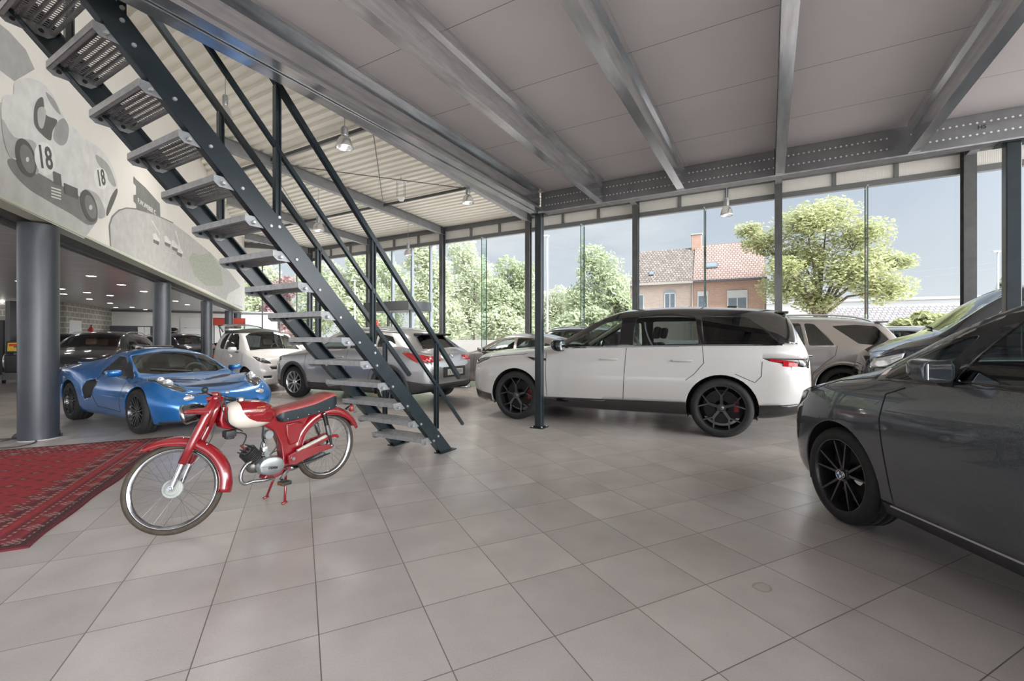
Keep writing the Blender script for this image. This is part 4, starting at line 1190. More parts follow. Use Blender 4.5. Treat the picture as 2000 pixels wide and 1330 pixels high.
for sg in (1, -1):
    b = MB(); b.tube([(B.mid - 1.95, sg * .62, 1.425), (B.mid - 2.2, sg * .605, 1.475), (B.mid - 3.1, sg * .585, 1.455), (B.mid - 3.55, sg * .56, 1.385)], .014, 8); b.build('roof_rail', m_alu, x2, smooth=True)
b = MB(); b.cbox((B.mid - 3.86, 0, 1.345), (.22, .96, .045), .018); b.build('roof_spoiler', m_gloss, x2)
def plate(root, B, z, txt, sg=-1, w=.52, h=.115):
    p = B.front(0, z, sg); o = MB().cbox((p.x + sg * .012, 0, z), (.012, w, h), .004).build('number_plate', mat('plate_white', (.72, .72, .70), .4), root)
    text_mesh(txt, .09, m_black, 'plate_text', o, frame((p.x + sg * .0195, 0, z - .002), (0, sg, 0), Z), .0004, .001)
    return o
b = MB(); p = B.front(0, .62, -1); b.cbox((p.x + .01, 0, .62), (.05, .72, .20), .02); b.build('plate_recess', m_clad, x2)
plate(x2, B, .62, '1-TDV-215')
def roundel(root, o, nx, ny, r, nm='badge'):
    """round blue and white quartered emblem"""
    M_ = frame(o, nx, ny); b = MB()
    b.lathe([(.0001, .004), (r, .004), (r * 1.02, 0)], 24, M=None); e = b.build(nm, m_gloss, root, M=M_)
    for k in range(4):
        a0 = k * pi / 2; n_ = 6; pts = [(0, 0, .0045)] + [(r * .68 * cos(a0 + pi / 2 * i / n_), r * .68 * sin(a0 + pi / 2 * i / n_), .0045) for i in range(n_ + 1)]
        q = MB(); q.add(pts, [tuple(range(len(pts)))]); q.build('badge_quarter', (mat('badge_blue', (.02, .16, .45), .2), mat('badge_white', (.8, .8, .8), .3))[k % 2], e)
    q = MB(); q.lathe([(r * 1.02, 0), (r * 1.05, .006), (r * .97, .006), (r * .95, .004)], 24); q.build('badge_ring', m_chrome, e, smooth=True)
    return e
p = B.front(0, .93, -1); roundel(x2, p + Vector((-.004, 0, 0)), (0, -1, 0), (.25, 0, 1), .045)
seatset(B, x2, [(2.5, .25, 1.18)], m_blackpl, .6)
b = MB(); b.cbox((B.mid - 1.5, 0, .88), (.4, 1.35, .25), .08); b.build('dashboard', m_blackpl, x2, angle=40)
b = MB(); b.tube([(B.mid - 3.9, -.55, .25), (B.mid - 4.38, -.55, .27)], .035, 10); b.build('exhaust_pipe', m_chrome, x2, smooth=True)

# ---------------------------------------------------------------- dark grey MPV at the right
p_bm = paint('mineral_grey_paint', (0.068, 0.076, 0.088), 0.55, 0.25, .35)
sp = dict(L=4.342, fa=.81, ra=3.48, Rt=.325, Rr=.245, ww=.225, gz=.9, paint=p_bm, Ra=.368,
    label='dark grey metallic people carrier cut off by the right picture edge, with black wheel',
    top=[(0, .74), (.05, .84), (.2, .93), (.7, 1.05), (.98, 1.11), (1.05, 1.13), (1.8, 1.49), (2.05, 1.545), (2.7, 1.575), (3.5, 1.53), (4.0, 1.47), (4.1, 1.42), (4.28, 1.0), (4.342, .8)],
    edge=[(0, .66), (.05, .74), (.2, .84), (.7, .99), (1.0, 1.06), (1.12, 1.115), (1.76, 1.43), (2.0, 1.48), (2.7, 1.50), (3.5, 1.45), (4.0, 1.38), (4.1, 1.32), (4.28, .97), (4.342, .76)],
    hedge=[(0, .48), (.2, .64), (.7, .74), (1.1, .74), (1.9, .64), (2.7, .62), (3.5, .60), (4.1, .57), (4.342, .55)],
    belt=[(0, .64), (.2, .82), (.7, .94), (1.2, .985), (2.0, 1.03), (3.5, 1.06), (4.1, 1.04), (4.342, .74)],
    half=[(0, .55), (.04, .63), (.12, .73), (.3, .83), (.55, .885), (.81, .905), (2.2, .90), (3.5, .90), (4.0, .86), (4.25, .76), (4.342, .62)],
    bot=[(0, .26), (.1, .20), (.5, .18), (3.8, .2), (4.342, .3)], zmid=[(0, .52), (1.2, .62), (4.342, .64)], inset=[(0, .05), (1.3, .055), (4.342, .06)],
    rim=((5, 'twin'), m_blkalu), nb=.05)
place((2.215, 3.06), (2.19, .39), sp)
sp['side_glass'] = [('quarter_light', [(1.14, 1.02), (1.20, 1.075), (1.56, 1.275), (1.63, 1.285), (1.49, 1.03)], g_tint), ('front_door_window', [(1.59, 1.045), (1.78, 1.345), (1.95, 1.40), (2.6, 1.44), (2.62, 1.07)], g_tint), ('rear_door_window', [(2.72, 1.075), (2.70, 1.42), (3.3, 1.40), (3.36, 1.09)], g_priv), ('rear_quarter', [(3.42, 1.095), (3.38, 1.39), (3.75, 1.34), (3.86, 1.12)], g_priv)]
sp['glass'] = [('windshield', 'top', [(1.06, 0), (1.06, .64), (1.76, .57), (1.86, 0)], g_tint)]
sp['panels'] = [('sill_trim', 'side', [(1.15, .1), (1.15, .275), (3.15, .29), (3.15, .1)], m_clad, dict(filt=lambda c, n: c.y > .2)),
    ('headlight', 'side', [(.06, .66), (.07, .76), (.30, .84), (.42, .86), (.40, .80), (.2, .69)], m_lampin, dict(filt=lambda c, n: c.y > .3)),
    ('window_surround', 'side', [(1.08, 1.0), (1.10, 1.07), (1.70, 1.385), (1.95, 1.455), (3.9, 1.42), (4.0, 1.07), (1.4, 1.01)], m_gloss, dict(filt=lambda c, n: n.y > .35 and c.z > .99)),
    ('grille', 'front', [(0, .50), (.26, .52), (.28, .68), (0, .70)], m_gloss, dict(split=False))]
bm_, B = car(sp)
for pts in ([(1.32, .98), (1.20, .93), (1.185, .78), (1.24, .50), (1.27, .29)], [(2.66, 1.05), (2.66, .7), (2.68, .30)], [(1.08, 1.02), (.75, .97), (.45, .86)]): seam(B, bm_, pts, 1)
seam(B, bm_, [(1.22, .835), (2.0, .855), (3.0, .875)], 1, 'body_crease', .006, p_bm, .004)
seam(B, bm_, [(1.24, .272), (2.2, .285), (3.1, .29)], 1, 'sill_edge', .010, m_alu, .004)
mirror_part(B, bm_, 1.57, 1.065, 1, p_bm, (.09, .165, .115), arm=.03)
handle(B, bm_, 2.42, .88, 1, m_gloss)
handle(B, bm_, 3.3, .9, 1, m_gloss)
b = MB(); o = B.side(1.545, 1.05, 1); c_ = B.side(1.71, 1.31, 1); b.bar(o + Vector((0, .006, 0)), c_ + Vector((0, .004, 0)), .075, .01, (0, 1, 0)); b.build('mirror_pillar', m_blackpl, bm_)
for w_ in [o for o in bm_.children if o.name.startswith('wheel') and 'well' not in o.name][:1]:
    roundel(w_, (0, .225 / 2 - .012, 0), (-1, 0, 0), Z, .032, 'wheel_badge')
seatset(B, bm_, [(2.45, .25, 1.22), (3.3, .22, 1.22)], mat('dark_cloth', (.03, .03, .032), .8), .62)
b = MB(); b.cbox((B.mid - 1.6, 0, .90), (.55, 1.4, .26), .08); b.build('dashboard', m_blackpl, bm_, angle=40)
steering(bm_, B.mid - 1.95, .36, 1.0)
# ---------------------------------------------------------------- blue two-seat sports car
p_blue = paint('laser_blue_paint', (0.010, 0.135, 0.40), 0.4, 0.26, .35)
sp = dict(L=3.74, fa=.70, ra=2.96, Rt=.297, Rr=.215, ww=.235, gz=.72, paint=p_blue, Ra=.335, bow=.01, crown=2.0,
    label='low metallic blue two-seat sports car parked between the round columns beside the carpet',
    top=[(0, .44), (.04, .50), (.15, .545), (.4, .60), (.75, .655), (1.05, .71), (1.16, .745), (1.55, .95), (1.85, 1.075), (2.1, 1.115), (2.35, 1.10), (2.7, 1.0), (3.1, .89), (3.5, .845), (3.68, .84), (3.72, .80), (3.74, .70)],
    edge=[(0, .40), (.05, .46), (.15, .54), (.35, .645), (.6, .715), (.8, .715), (1.05, .70), (1.16, .735), (1.55, .90), (1.85, 1.01), (2.1, 1.045), (2.35, 1.025), (2.62, .95), (2.9, .885), (3.1, .86), (3.5, .845), (3.68, .83), (3.74, .68)],
    hedge=[(0, .40), (.15, .56), (.35, .63), (.7, .655), (1.05, .64), (1.2, .62), (1.55, .57), (1.9, .50), (2.2, .475), (2.5, .50), (2.8, .62), (3.1, .68), (3.74, .62)],
    belt=[(0, .38), (.15, .48), (.4, .58), (.7, .64), (1.1, .66), (1.6, .67), (2.2, .70), (2.6, .76), (3.0, .80), (3.5, .80), (3.74, .65)],
    half=[(0, .42), (.03, .52), (.1, .65), (.25, .76), (.45, .82), (.7, .845), (1.1, .815), (1.6, .80), (2.2, .82), (2.6, .85), (3.0, .865), (3.4, .84), (3.6, .78), (3.74, .68)],
    bot=[(0, .22), (.1, .15), (.4, .13), (3.3, .14), (3.74, .25)], zmid=[(0, .36), (.7, .45), (1.4, .40), (2.2, .45), (3, .52), (3.74, .5)], inset=[(0, .05), (.5, .05), (1.3, .10), (2.2, .09), (3, .04), (3.74, .04)],
    rim=((8, 'vee'), m_blkalu), cap=m_blkalu, nb=.06, win=.02)
for k_ in ('top', 'edge', 'hedge', 'belt', 'half', 'bot', 'zmid', 'inset'): sp[k_] = [(q_ * .95, v_) for q_, v_ in sp[k_]]
for k_ in ('L', 'fa', 'ra'): sp[k_] *= .95
h_l = Vector((1.85, -1.02, 0)).normalized(); n_l = Vector((-h_l.y, h_l.x, 0))
cmid = Vector((-5.965, 6.35, 0)) + n_l * .82
sp['loc'] = tuple(cmid); sp['rz'] = math.atan2(h_l.y, h_l.x)
sp['side_glass'] = [('door_window', [(1.38, .715), (1.62, .90), (1.84, .985), (2.12, 1.005), (2.22, .78), (2.20, .73)], g_tint)]
sp['glass'] = [('windshield', 'top', [(1.17, 0), (1.17, .40), (1.26, .575), (1.60, .53), (1.80, .475), (1.84, 0)], g_clear), ('rear_window', 'top', [(2.38, 0), (2.38, .36), (2.62, .36), (2.62, 0)], g_priv)]
sp['panels'] = [('headlight', 'top', [(.16, .47), (.30, .43), (.66, .57), (.78, .655), (.66, .70), (.30, .63)], m_lampin, dict(filt=lambda c, n: n.z > -.1 and c.z > .4)),
    ('hood_vent', 'top', [(.72, .06), (.80, .05), (.98, .46), (.90, .48), (.80, .40)], m_black, dict(filt=lambda c, n: n.z > .3)),
    ('front_intake', 'front', [(0, .26), (.42, .26), (.46, .31), (.42, .375), (0, .385)], m_black, dict(split=False)),
    ('side_intake', 'side', [(2.10, .60), (2.22, .665), (2.40, .63), (2.46, .52), (2.40, .36), (2.20, .40)], m_black, dict(filt=lambda c, n: n.y > .2)),
    ('splitter', 'side', [(-.1, .1), (-.1, .205), (.3, .175), (.34, .1)], m_blackpl, dict(filt=lambda c, n: True, split=False)),
    ('front_pillar', 'side', [(1.17, .70), (1.60, .945), (1.66, .93), (1.36, .70)], m_blackpl, dict(filt=lambda c, n: n.y > .2 and c.z > .7))]
def sq_(poly): return [(q_ * .95, v_) for q_, v_ in poly]
sp['side_glass'] = [(a_, sq_(p_), m_) for a_, p_, m_ in sp['side_glass']]; sp['glass'] = [(a_, x_, sq_(p_), m_) for a_, x_, p_, m_ in sp['glass']]
sp['panels'] = [(e_[0], e_[1], e_[2] if e_[1] == 'front' else sq_(e_[2])) + tuple(e_[3:]) for e_ in sp['panels']]
lo, B = car(sp)
for sg in (-1, 1):
    for q, y, r in ((.40, .565, .058), (.51, .60, .045)):
        p = B.above(q, sg * y); b = MB(); M_ = Matrix.Rotation(R(58), 3, 'Y')
        b.lathe([(r, .0), (r * 1.05, .012), (r * .9, .016), (r * .8, .006), (.0001, -.005)], 20, p + Vector((.004, 0, .004)), 'Z', M=M_); b.build('lamp_reflector', m_clearl, lo, smooth=True)
    p = B.front(sg * .47, .475); b = MB(); b.sphere(p, .055, 16, 8, (.35, 1.25, .62)); b.build('turn_lamp', m_clearl, lo, smooth=True)
    p = B.front(sg * .47, .475); b = MB(); b.lathe([(.0001, .0), (.012, .012), (.0001, .02)], 10, p + Vector((.012, 0, 0)), 'X'); b.build('bulb', m_amber, lo)
    mirror_part(B, lo, 1.33, .745, sg, p_blue, (.10, .17, .10), .07)
p = B.front(0, .49); b = MB(); b.sphere(p + Vector((-.01, 0, .015)), .035, 14, 8, (.5, 1, .7)); b.build('nose_badge', m_chrome, lo, smooth=True)
for pts in ([(1.22, .66), (1.16, .5), (1.18, .26)], [(2.05, .71), (2.09, .5), (1.92, .28), (1.20, .25)]): seam(B, lo, pts, -1)
b = MB(); b.cbox((B.mid - 2.17, 0, 1.115), (.34, .42, .07), .025); b.build('roof_scoop', m_gloss, lo, angle=40)
b = MB(); b.cbox((B.mid - 3.40, 0, .86), (.16, 1.1, .03), .012); b.build('rear_spoiler', p_blue, lo)
seatset(B, lo, [(1.9, .42, .80)], mat('black_leather', (.022, .022, .024), .5), .36, .9, .30)
b = MB(); b.cbox((B.mid - 1.28, 0, .62), (.30, 1.15, .14), .05); b.build('dashboard', mat('dash_pale', (.22, .22, .20), .6), lo, angle=40)
steering(lo, B.mid - 1.50, .30, .72, .16)
b = MB()
b.tube(smooth_curve([B.above(1.13, .05) + Vector((0, 0, .012)), B.above(1.18, -.2) + Vector((0, 0, .016)), B.above(1.24, -.42) + Vector((0, 0, .016))], 5), .007, 6); b.build('wiper', m_blackpl, lo)

# ---------------------------------------------------------------- small white city car with open tailgate
p_sm = paint('white_city_paint', (0.74, 0.72, 0.71), 0, 0.35)
sp = dict(L=2.70, fa=.46, ra=2.327, Rt=.285, Rr=.185, ww=.17, gz=.95, paint=p_sm, Ra=.325,
    label='small white two-door city car with raised rear window, behind the blue sports car',
    top=[(0, .60), (.03, .72), (.1, .82), (.3, .92), (.42, .96), (.5, .99), (1.02, 1.38), (1.2, 1.47), (1.6, 1.53), (2.1, 1.52), (2.4, 1.46), (2.52, 1.36), (2.64, 1.0), (2.68, .8), (2.70, .6)],
    edge=[(0, .56), (.03, .66), (.1, .76), (.3, .88), (.45, .93), (.55, .98), (1.02, 1.31), (1.2, 1.40), (1.6, 1.45), (2.1, 1.44), (2.38, 1.37), (2.5, 1.28), (2.64, .96), (2.70, .56)],
    hedge=[(0, .40), (.1, .55), (.3, .64), (.5, .66), (1.05, .58), (1.6, .56), (2.2, .55), (2.5, .55), (2.70, .5)],
    belt=[(0, .54), (.1, .72), (.3, .84), (.5, .90), (1.2, .95), (2.0, .98), (2.5, .98), (2.70, .54)],
    half=[(0, .46), (.03, .55), (.1, .64), (.25, .72), (.46, .765), (1.4, .775), (2.3, .78), (2.5, .75), (2.64, .66), (2.70, .5)],
    bot=[(0, .22), (.1, .17), (2.6, .18), (2.70, .28)], zmid=[(0, .46), (2.7, .52)], inset=[(0, .04), (2.7, .05)], nb=.06,
    rim=((6, 'single'), m_alu))
at((-5.62, 10.78), 128, sp)
sp['side_glass'] = [('door_window', [(.86, .99), (1.12, 1.30), (1.25, 1.38), (1.68, 1.40), (1.74, .99)], g_tint), ('quarter_window', [(1.80, .99), (1.77, 1.395), (1.98, 1.37), (2.10, 1.22), (2.08, 1.05), (1.98, 1.0)], g_priv)]
sp['glass'] = [('windshield', 'top', [(.54, 0), (.54, .59), (1.02, .52), (1.10, .4), (1.14, 0)], g_clear), ('rear_opening', 'back', [(0, 1.02), (.46, 1.02), (.44, 1.34), (0, 1.38)], g_priv)]
sp['panels'] = [('black_roof', 'side', [(1.10, 1.40), (1.10, 1.6), (2.4, 1.6), (2.36, 1.385)], m_blackpl, dict(filt=lambda c, n: n.z > .45, split=False)),
    ('headlight', 'front', [(.33, .665), (.36, .72), (.58, .83), (.655, .84), (.60, .74), (.5, .68)], m_lampin, dict(filt=lambda c, n: n.x > .1 or c.y > .55)),
    ('grille', 'front', [(0, .52), (.34, .53), (.37, .59), (0, .60)], m_gloss, dict(split=False)),
    ('fog_lamp', 'front', [(.34, .33), (.50, .335), (.51, .385), (.34, .39)], m_black)]
smt, B = car(sp, 1)
for pts in ([(.62, .93), (.60, .7), (.66, .3)], [(1.78, .97), (1.86, .75), (1.72, .4)]): seam(B, smt, pts, -1)
for sg in (-1, 1):
    mirror_part(B, smt, .90, .965, sg, p_sm, (.09, .17, .12), .04)
    p = B.front(sg * .50, .76); b = MB(); b.lathe([(.0001, .0), (.05, .0), (.055, .01), (.04, .012)], 16, p + Vector((.004, 0, 0)), 'X'); b.build('lamp_reflector', m_clearl, smt, smooth=True)
# raised rear window with its gas strut
b = MB(); rows = []
for i in range(9):
    u_ = -1 + 2 * i / 8
    rows.append([Vector((B.mid - 2.36 - .52 * k, u_ * (.56 - .06 * k), 1.49 + .17 * k - .05 * u_ * u_ + .03 * sin(pi * k))) for k in (0, .25, .5, .75, 1)])
b.grid(rows); tg = b.build('raised_rear_window', glass_mat('tailgate_glass', (0.62, 0.74, 0.68)), smt, smooth=True, fix=False)
ed = [r[-1] for r in rows]; b = MB(); b.tube([rows[0][k] for k in range(5)] + [r[-1] for r in rows] + [rows[-1][k] for k in range(4, -1, -1)], .016, 8); b.build('window_edge', m_gloss, tg, smooth=True)
for sg in (-1, 1):
    b = MB(); b.tube([(B.mid - 2.50, sg * .55, 1.18), (B.mid - 2.70, sg * .53, 1.56)], .011, 8); b.build('gas_strut', m_blackpl, smt)
b = MB(); b.cbox((B.mid - 2.30, 0, 1.50), (.30, .98, .05), .02); b.build('rear_spoiler', p_sm, smt, angle=40)
seatset(B, smt, [(1.55, .3, 1.12)], m_blackpl, .6, .9, .32)
b = MB(); b.cbox((B.mid - .85, 0, .90), (.4, 1.15, .16), .06); b.build('dashboard', m_blackpl, smt, angle=40)
steering(smt, B.mid - 1.1, .30, 1.0, .17)
for sg in (-1, 1):
    p = B.side(2.52, .78, sg); b = MB(); b.sphere(p, .06, 12, 8, (.7, .5, 1.2)); b.build('tail_light', m_red, smt, smooth=True)

# ---------------------------------------------------------------- silver grey four-door coupe
p_sd = paint('iron_grey_paint', (0.24, 0.225, 0.22), 0.7, 0.3, .2)
def sedan_spec(pnt, label):
    sp = dict(L=4.70, fa=.85, ra=3.67, Rt=.33, Rr=.235, ww=.23, gz=.88, paint=pnt, label=label,
    top=[(0, .66), (.05, .74), (.25, .82), (.9, .93), (1.25, .98), (2.05, 1.35), (2.35, 1.405), (2.8, 1.40), (3.4, 1.30), (3.95, 1.10), (4.25, 1.02), (4.6, .99), (4.67, .94), (4.70, .8)],
    edge=[(0, .60), (.25, .75), (.9, .88), (1.25, .94), (2.05, 1.28), (2.4, 1.325), (2.8, 1.32), (3.4, 1.22), (3.95, 1.05), (4.25, .99), (4.6, .96), (4.70, .76)],
    hedge=[(0, .5), (.25, .68), (.9, .75), (1.3, .72), (2.1, .60), (2.8, .57), (3.4, .57), (4.0, .66), (4.6, .68), (4.70, .6)],
    belt=[(0, .58), (.25, .73), (.9, .86), (1.3, .91), (3.4, .97), (4.2, .96), (4.70, .74)],
    half=[(0, .58), (.05, .68), (.2, .80), (.5, .88), (.9, .905), (3.7, .91), (4.3, .86), (4.6, .74), (4.70, .62)],
    bot=[(0, .28), (.1, .2), (.5, .16), (4.2, .18), (4.70, .3)], zmid=[(0, .5), (4.7, .58)], inset=[(0, .05), (4.7, .055)], rim=((5, 'twin'), m_alu))
    sp['side_glass'] = [('front_door_window', [(1.58, .94), (2.08, 1.22), (2.40, 1.275), (2.46, .955)], g_clear), ('rear_door_window', [(2.54, .96), (2.48, 1.28), (2.9, 1.27), (3.16, 1.19), (3.20, .985)], g_tint), ('quarter_window', [(3.26, .99), (3.24, 1.16), (3.62, 1.04), (3.6, 1.0)], g_priv)]
    sp['glass'] = [('windshield', 'top', [(1.27, 0), (1.27, .62), (2.06, .53), (2.12, 0)], g_clear), ('rear_window', 'top', [(3.42, 0), (3.42, .50), (3.95, .58), (4.0, 0)], g_priv)]
    sp['panels'] = [('headlight', 'side', [(.03, .58), (.06, .68), (.42, .75), (.42, .70), (.14, .57)], m_lampin, dict(filt=lambda c, n: c.y > .3)),
        ('tail_light', 'side', [(4.25, .82), (4.25, .90), (4.68, .90), (4.68, .80)], m_red, dict(filt=lambda c, n: c.y > .3))]
    return sp
hd = Vector((-.895, .446, 0)); nr = Vector((.446, .895, 0))
sp = sedan_spec(p_sd, 'grey four-door coupe behind the rear of the silver crossover')
c0 = Vector((-.30, 10.95, 0)) + nr * .91; sp['loc'] = tuple(c0); sp['rz'] = math.atan2(hd.y, hd.x)
sd_, B = car(sp, 1)
for pts in ([(1.36, .90), (1.34, .6), (1.36, .3)], [(2.50, .94), (2.49, .6), (2.5, .28)], [(3.4, .96), (3.3, .75), (3.16, .5), (3.14, .3)]): seam(B, sd_, pts, 1)
for q in (2.32, 3.18): handle(B, sd_, q, .80, 1, p_sd)
mirror_part(B, sd_, 1.62, .95, 1, p_sd, (.10, .18, .12)); mirror_part(B, sd_, 1.62, .95, -1, p_sd, (.10, .18, .12))
seatset(B, sd_, [(2.5, .25, 1.10), (3.3, .25, 1.08)], m_blackpl, .5)
b = MB(); b.cbox((B.mid - 1.6, 0, .80), (.45, 1.4, .22), .07); b.build('dashboard', m_blackpl, sd_, angle=40)
steering(sd_, B.mid - 1.85, .36, .92)
P = [B.side(q, z, 1) for q, z in line2([(1.5, .925), (2.5, .945), (3.3, .972), (3.6, .985)], 8)]; ribbon(P, .014, .004, Vector((0, 1, 0))).build('window_trim', m_chrome, sd_, fix=False)

# ---------------------------------------------------------------- taupe grey SUV behind the white one
p_gl = paint('mojave_silver_paint', (0.30, 0.275, 0.265), 0.6, 0.3, .2)
def suv_spec(pnt, label, H=1.0):
    k = lambda tab: [(s_, z * H if z > .5 else z) for s_, z in tab]
    sp = dict(L=4.92, fa=.86, ra=3.855, Rt=.37, Rr=.27, ww=.26, gz=1.0, paint=pnt, label=label, Ra=.42,
    top=k([(0, .88), (.05, .96), (.2, 1.03), (.8, 1.10), (1.25, 1.15), (1.95, 1.56), (2.3, 1.68), (2.9, 1.72), (3.8, 1.69), (4.45, 1.61), (4.55, 1.57), (4.80, 1.16), (4.87, 1.0), (4.92, .8)]),
    edge=k([(0, .8), (.2, .95), (.8, 1.05), (1.25, 1.10), (1.95, 1.49), (2.3, 1.60), (2.9, 1.635), (3.8, 1.61), (4.42, 1.53), (4.53, 1.48), (4.79, 1.12), (4.92, .76)]),
    hedge=[(0, .56), (.2, .72), (.8, .80), (1.3, .78), (2.0, .68), (2.9, .66), (3.8, .64), (4.5, .60), (4.8, .70), (4.92, .6)],
    belt=k([(0, .76), (.2, .92), (.8, 1.02), (1.3, 1.06), (3.0, 1.10), (4.3, 1.14), (4.75, 1.08), (4.92, .74)]),
    half=[(0, .64), (.05, .74), (.2, .86), (.5, .95), (.9, .97), (3.9, .98), (4.5, .94), (4.8, .82), (4.92, .66)],
    bot=[(0, .36), (.1, .26), (.5, .23), (4.4, .25), (4.92, .4)], zmid=[(0, .62), (4.92, .70)], inset=[(0, .05), (4.92, .055)], rim=((5, 'twin'), m_blkalu))
    z = lambda v: v * H
    sp['side_glass'] = [('front_door_window', [(1.62, z(1.10)), (2.08, z(1.43)), (2.35, z(1.545)), (2.58, z(1.56)), (2.6, z(1.12))], g_tint), ('rear_door_window', [(2.70, z(1.12)), (2.68, z(1.565)), (3.22, z(1.56)), (3.28, z(1.13))], g_tint), ('rear_door_quarter', [(3.34, z(1.13)), (3.28, z(1.56)), (3.44, z(1.545)), (3.74, z(1.14))], g_priv), ('quarter_window', [(3.72, z(1.50)), (4.10, z(1.17)), (4.35, z(1.145)), (4.62, z(1.145)), (4.40, z(1.49)), (4.1, z(1.52))], g_priv)]
    sp['glass'] = [('windshield', 'top', [(1.27, 0), (1.27, .70), (2.0, .61), (2.1, 0)], g_tint), ('rear_window', 'back', [(0, z(1.19)), (.62, z(1.19)), (.54, z(1.47)), (0, z(1.50))], g_priv)]
    sp['panels'] = [('headlight', 'side', [(.03, .82), (.06, .92), (.40, .98), (.42, .93), (.14, .8)], m_lampin, dict(filt=lambda c, n: c.y > .3)),
        ('tail_light', 'side', [(4.55, .92), (4.55, 1.0), (4.90, .98), (4.90, .88)], m_red, dict(filt=lambda c, n: c.y > .3)),
        ('sill_cladding', 'side', [(1.2, .1), (1.2, .36), (3.5, .36), (3.5, .1)], m_clad, dict(filt=lambda c, n: c.y > .2)),
        ('bumper_cladding', 'side', [(4.2, .1), (4.2, .42), (5, .46), (5, .1)], m_clad, dict(filt=lambda c, n: True, split=False))]
    return sp
def suv_details(o, B, pnt, H=1.0):
    for sg in (1, -1):
        b = MB(); b.tube(smooth_curve([(B.mid - 2.2, sg * .70, 1.61 * H), (B.mid - 2.45, sg * .69, 1.70 * H), (B.mid - 3.4, sg * .67, 1.715 * H), (B.mid - 4.0, sg * .655, 1.68 * H), (B.mid - 4.35, sg * .64, 1.58 * H)], 5), .017, 8); b.build('roof_rail', m_alu, o, smooth=True)
        mirror_part(B, o, 1.68, 1.12 * H, sg, pnt, (.11, .20, .15))
    for q in (2.42, 3.28): handle(B, o, q, .94 * H, 1, m_chrome, .22)
    for pts in ([(1.40, 1.05 * H), (1.38, .7), (1.42, .38)], [(2.64, 1.09 * H), (2.62, .7), (2.62, .38)], [(3.78, 1.13 * H), (3.74, .95), (3.55, .78), (3.40, .62), (3.36, .4)]): seam(B, o, pts, 1)
    P = [B.side(q, z_ * H, 1) for q, z_ in line2([(1.56, 1.085), (2.6, 1.105), (3.75, 1.125)], 8)]; ribbon(P, .014, .004, Vector((0, 1, 0))).build('window_trim', m_chrome, o, fix=False)
    seatset(B, o, [(2.6, .25, 1.28), (3.5, .25, 1.26)], m_blackpl, .68)
    b = MB(); b.cbox((B.mid - 4.52, 0, 1.575 * H), (.2, 1.12, .03), .012); b.build('roof_spoiler', pnt, o)
sp = suv_spec(p_gl, 'taupe grey SUV with roof rails standing behind the tail of the white SUV')
sp['loc'] = tuple(Vector((5.95, 8.1, 0)) + hd * ((sp['ra'] - sp['fa']) / 2) + nr * .96); sp['rz'] = math.atan2(hd.y, hd.x)
gl_, B = car(sp, 1); suv_details(gl_, B, p_gl)
arch_band(B, gl_, .86, .42, .06, p_gl, 1); arch_band(B, gl_, 3.855, .42, .06, p_gl, 1)

# dark SUVs in the row by the glass and outside, and estates in the low showroom
p_blk = paint('black_car_paint', (0.012, 0.012, 0.014), 0.2, 0.2)
p_dbl = paint('dark_blue_paint', (0.010, 0.014, 0.028), 0.3, 0.2)
p_dgr = paint('dark_grey_car_paint', (0.03, 0.03, 0.033), 0.4, 0.25)
sp = suv_spec(p_blk, 'black SUV behind the grey coupe, near the facade, left of the white SUV roof', .95)
sp['loc'] = tuple(Vector((1.1, 13.9, 0)) + nr * .96); sp['rz'] = math.atan2(hd.y, hd.x)
bs, B = car(sp, 0); suv_details(bs, B, p_blk, .95)
sp2 = sedan_spec(p_dgr, 'dark estate car right of the taupe SUV tail, behind the blue van bonnet')
for k_ in ('top', 'edge'):
    pass
sp2['top'] = [(0, .70), (.05, .78), (.25, .86), (.9, .97), (1.25, 1.02), (2.05, 1.40), (2.35, 1.46), (3.0, 1.48), (3.9, 1.44), (4.3, 1.38), (4.40, 1.33), (4.62, 1.0), (4.67, .94), (4.70, .8)]
sp2['edge'] = [(0, .64), (.25, .79), (.9, .92), (1.25, .98), (2.05, 1.33), (2.4, 1.385), (3.0, 1.40), (3.9, 1.36), (4.28, 1.29), (4.38, 1.25), (4.62, .96), (4.70, .76)]
sp2['hedge'] = [(0, .5), (.25, .68), (.9, .75), (1.3, .72), (2.1, .60), (2.8, .58), (3.9, .57), (4.4, .57), (4.70, .6)]
sp2['side_glass'] = [('front_door_window', [(1.58, .96), (2.08, 1.26), (2.40, 1.335), (2.46, .97)], g_tint), ('rear_door_window', [(2.54, .97), (2.48, 1.34), (3.2, 1.33), (3.32, .99)], g_priv), ('quarter_window', [(3.40, .995), (3.30, 1.325), (3.95, 1.29), (4.2, 1.05)], g_priv)]
sp2['glass'] = [sp2['glass'][0], ('rear_window', 'back', [(0, 1.02), (.55, 1.02), (.50, 1.24), (0, 1.26)], g_priv)]
sp2['panels'] = sp2['panels'] + [('grille', 'front', [(.04, .42), (.30, .42), (.32, .60), (.04, .61)], m_gloss)]
sp2['loc'] = tuple(Vector((10.35, 10.1, 0)) + nr * .9); sp2['rz'] = math.atan2(hd.y, hd.x)
es, B = car(sp2, 0)
for sg in (1, -1):
    mirror_part(B, es, 1.62, .98, sg, p_dgr, (.10, .18, .12))
    b = MB(); b.tube(smooth_curve([(B.mid - 2.2, sg * .61, 1.40), (B.mid - 2.5, sg * .60, 1.455), (B.mid - 3.6, sg * .59, 1.45), (B.mid - 4.1, sg * .58, 1.36)], 5), .014, 8); b.build('roof_rail', m_alu, es, smooth=True)
    p = B.front(sg * .60, .62); b = MB(); b.lathe([(.0001, .0), (.035, .0), (.045, .012), (.035, .014)], 14, p + Vector((.0, 0, 0)), 'X'); b.build('lamp_ring', m_clearl, es)
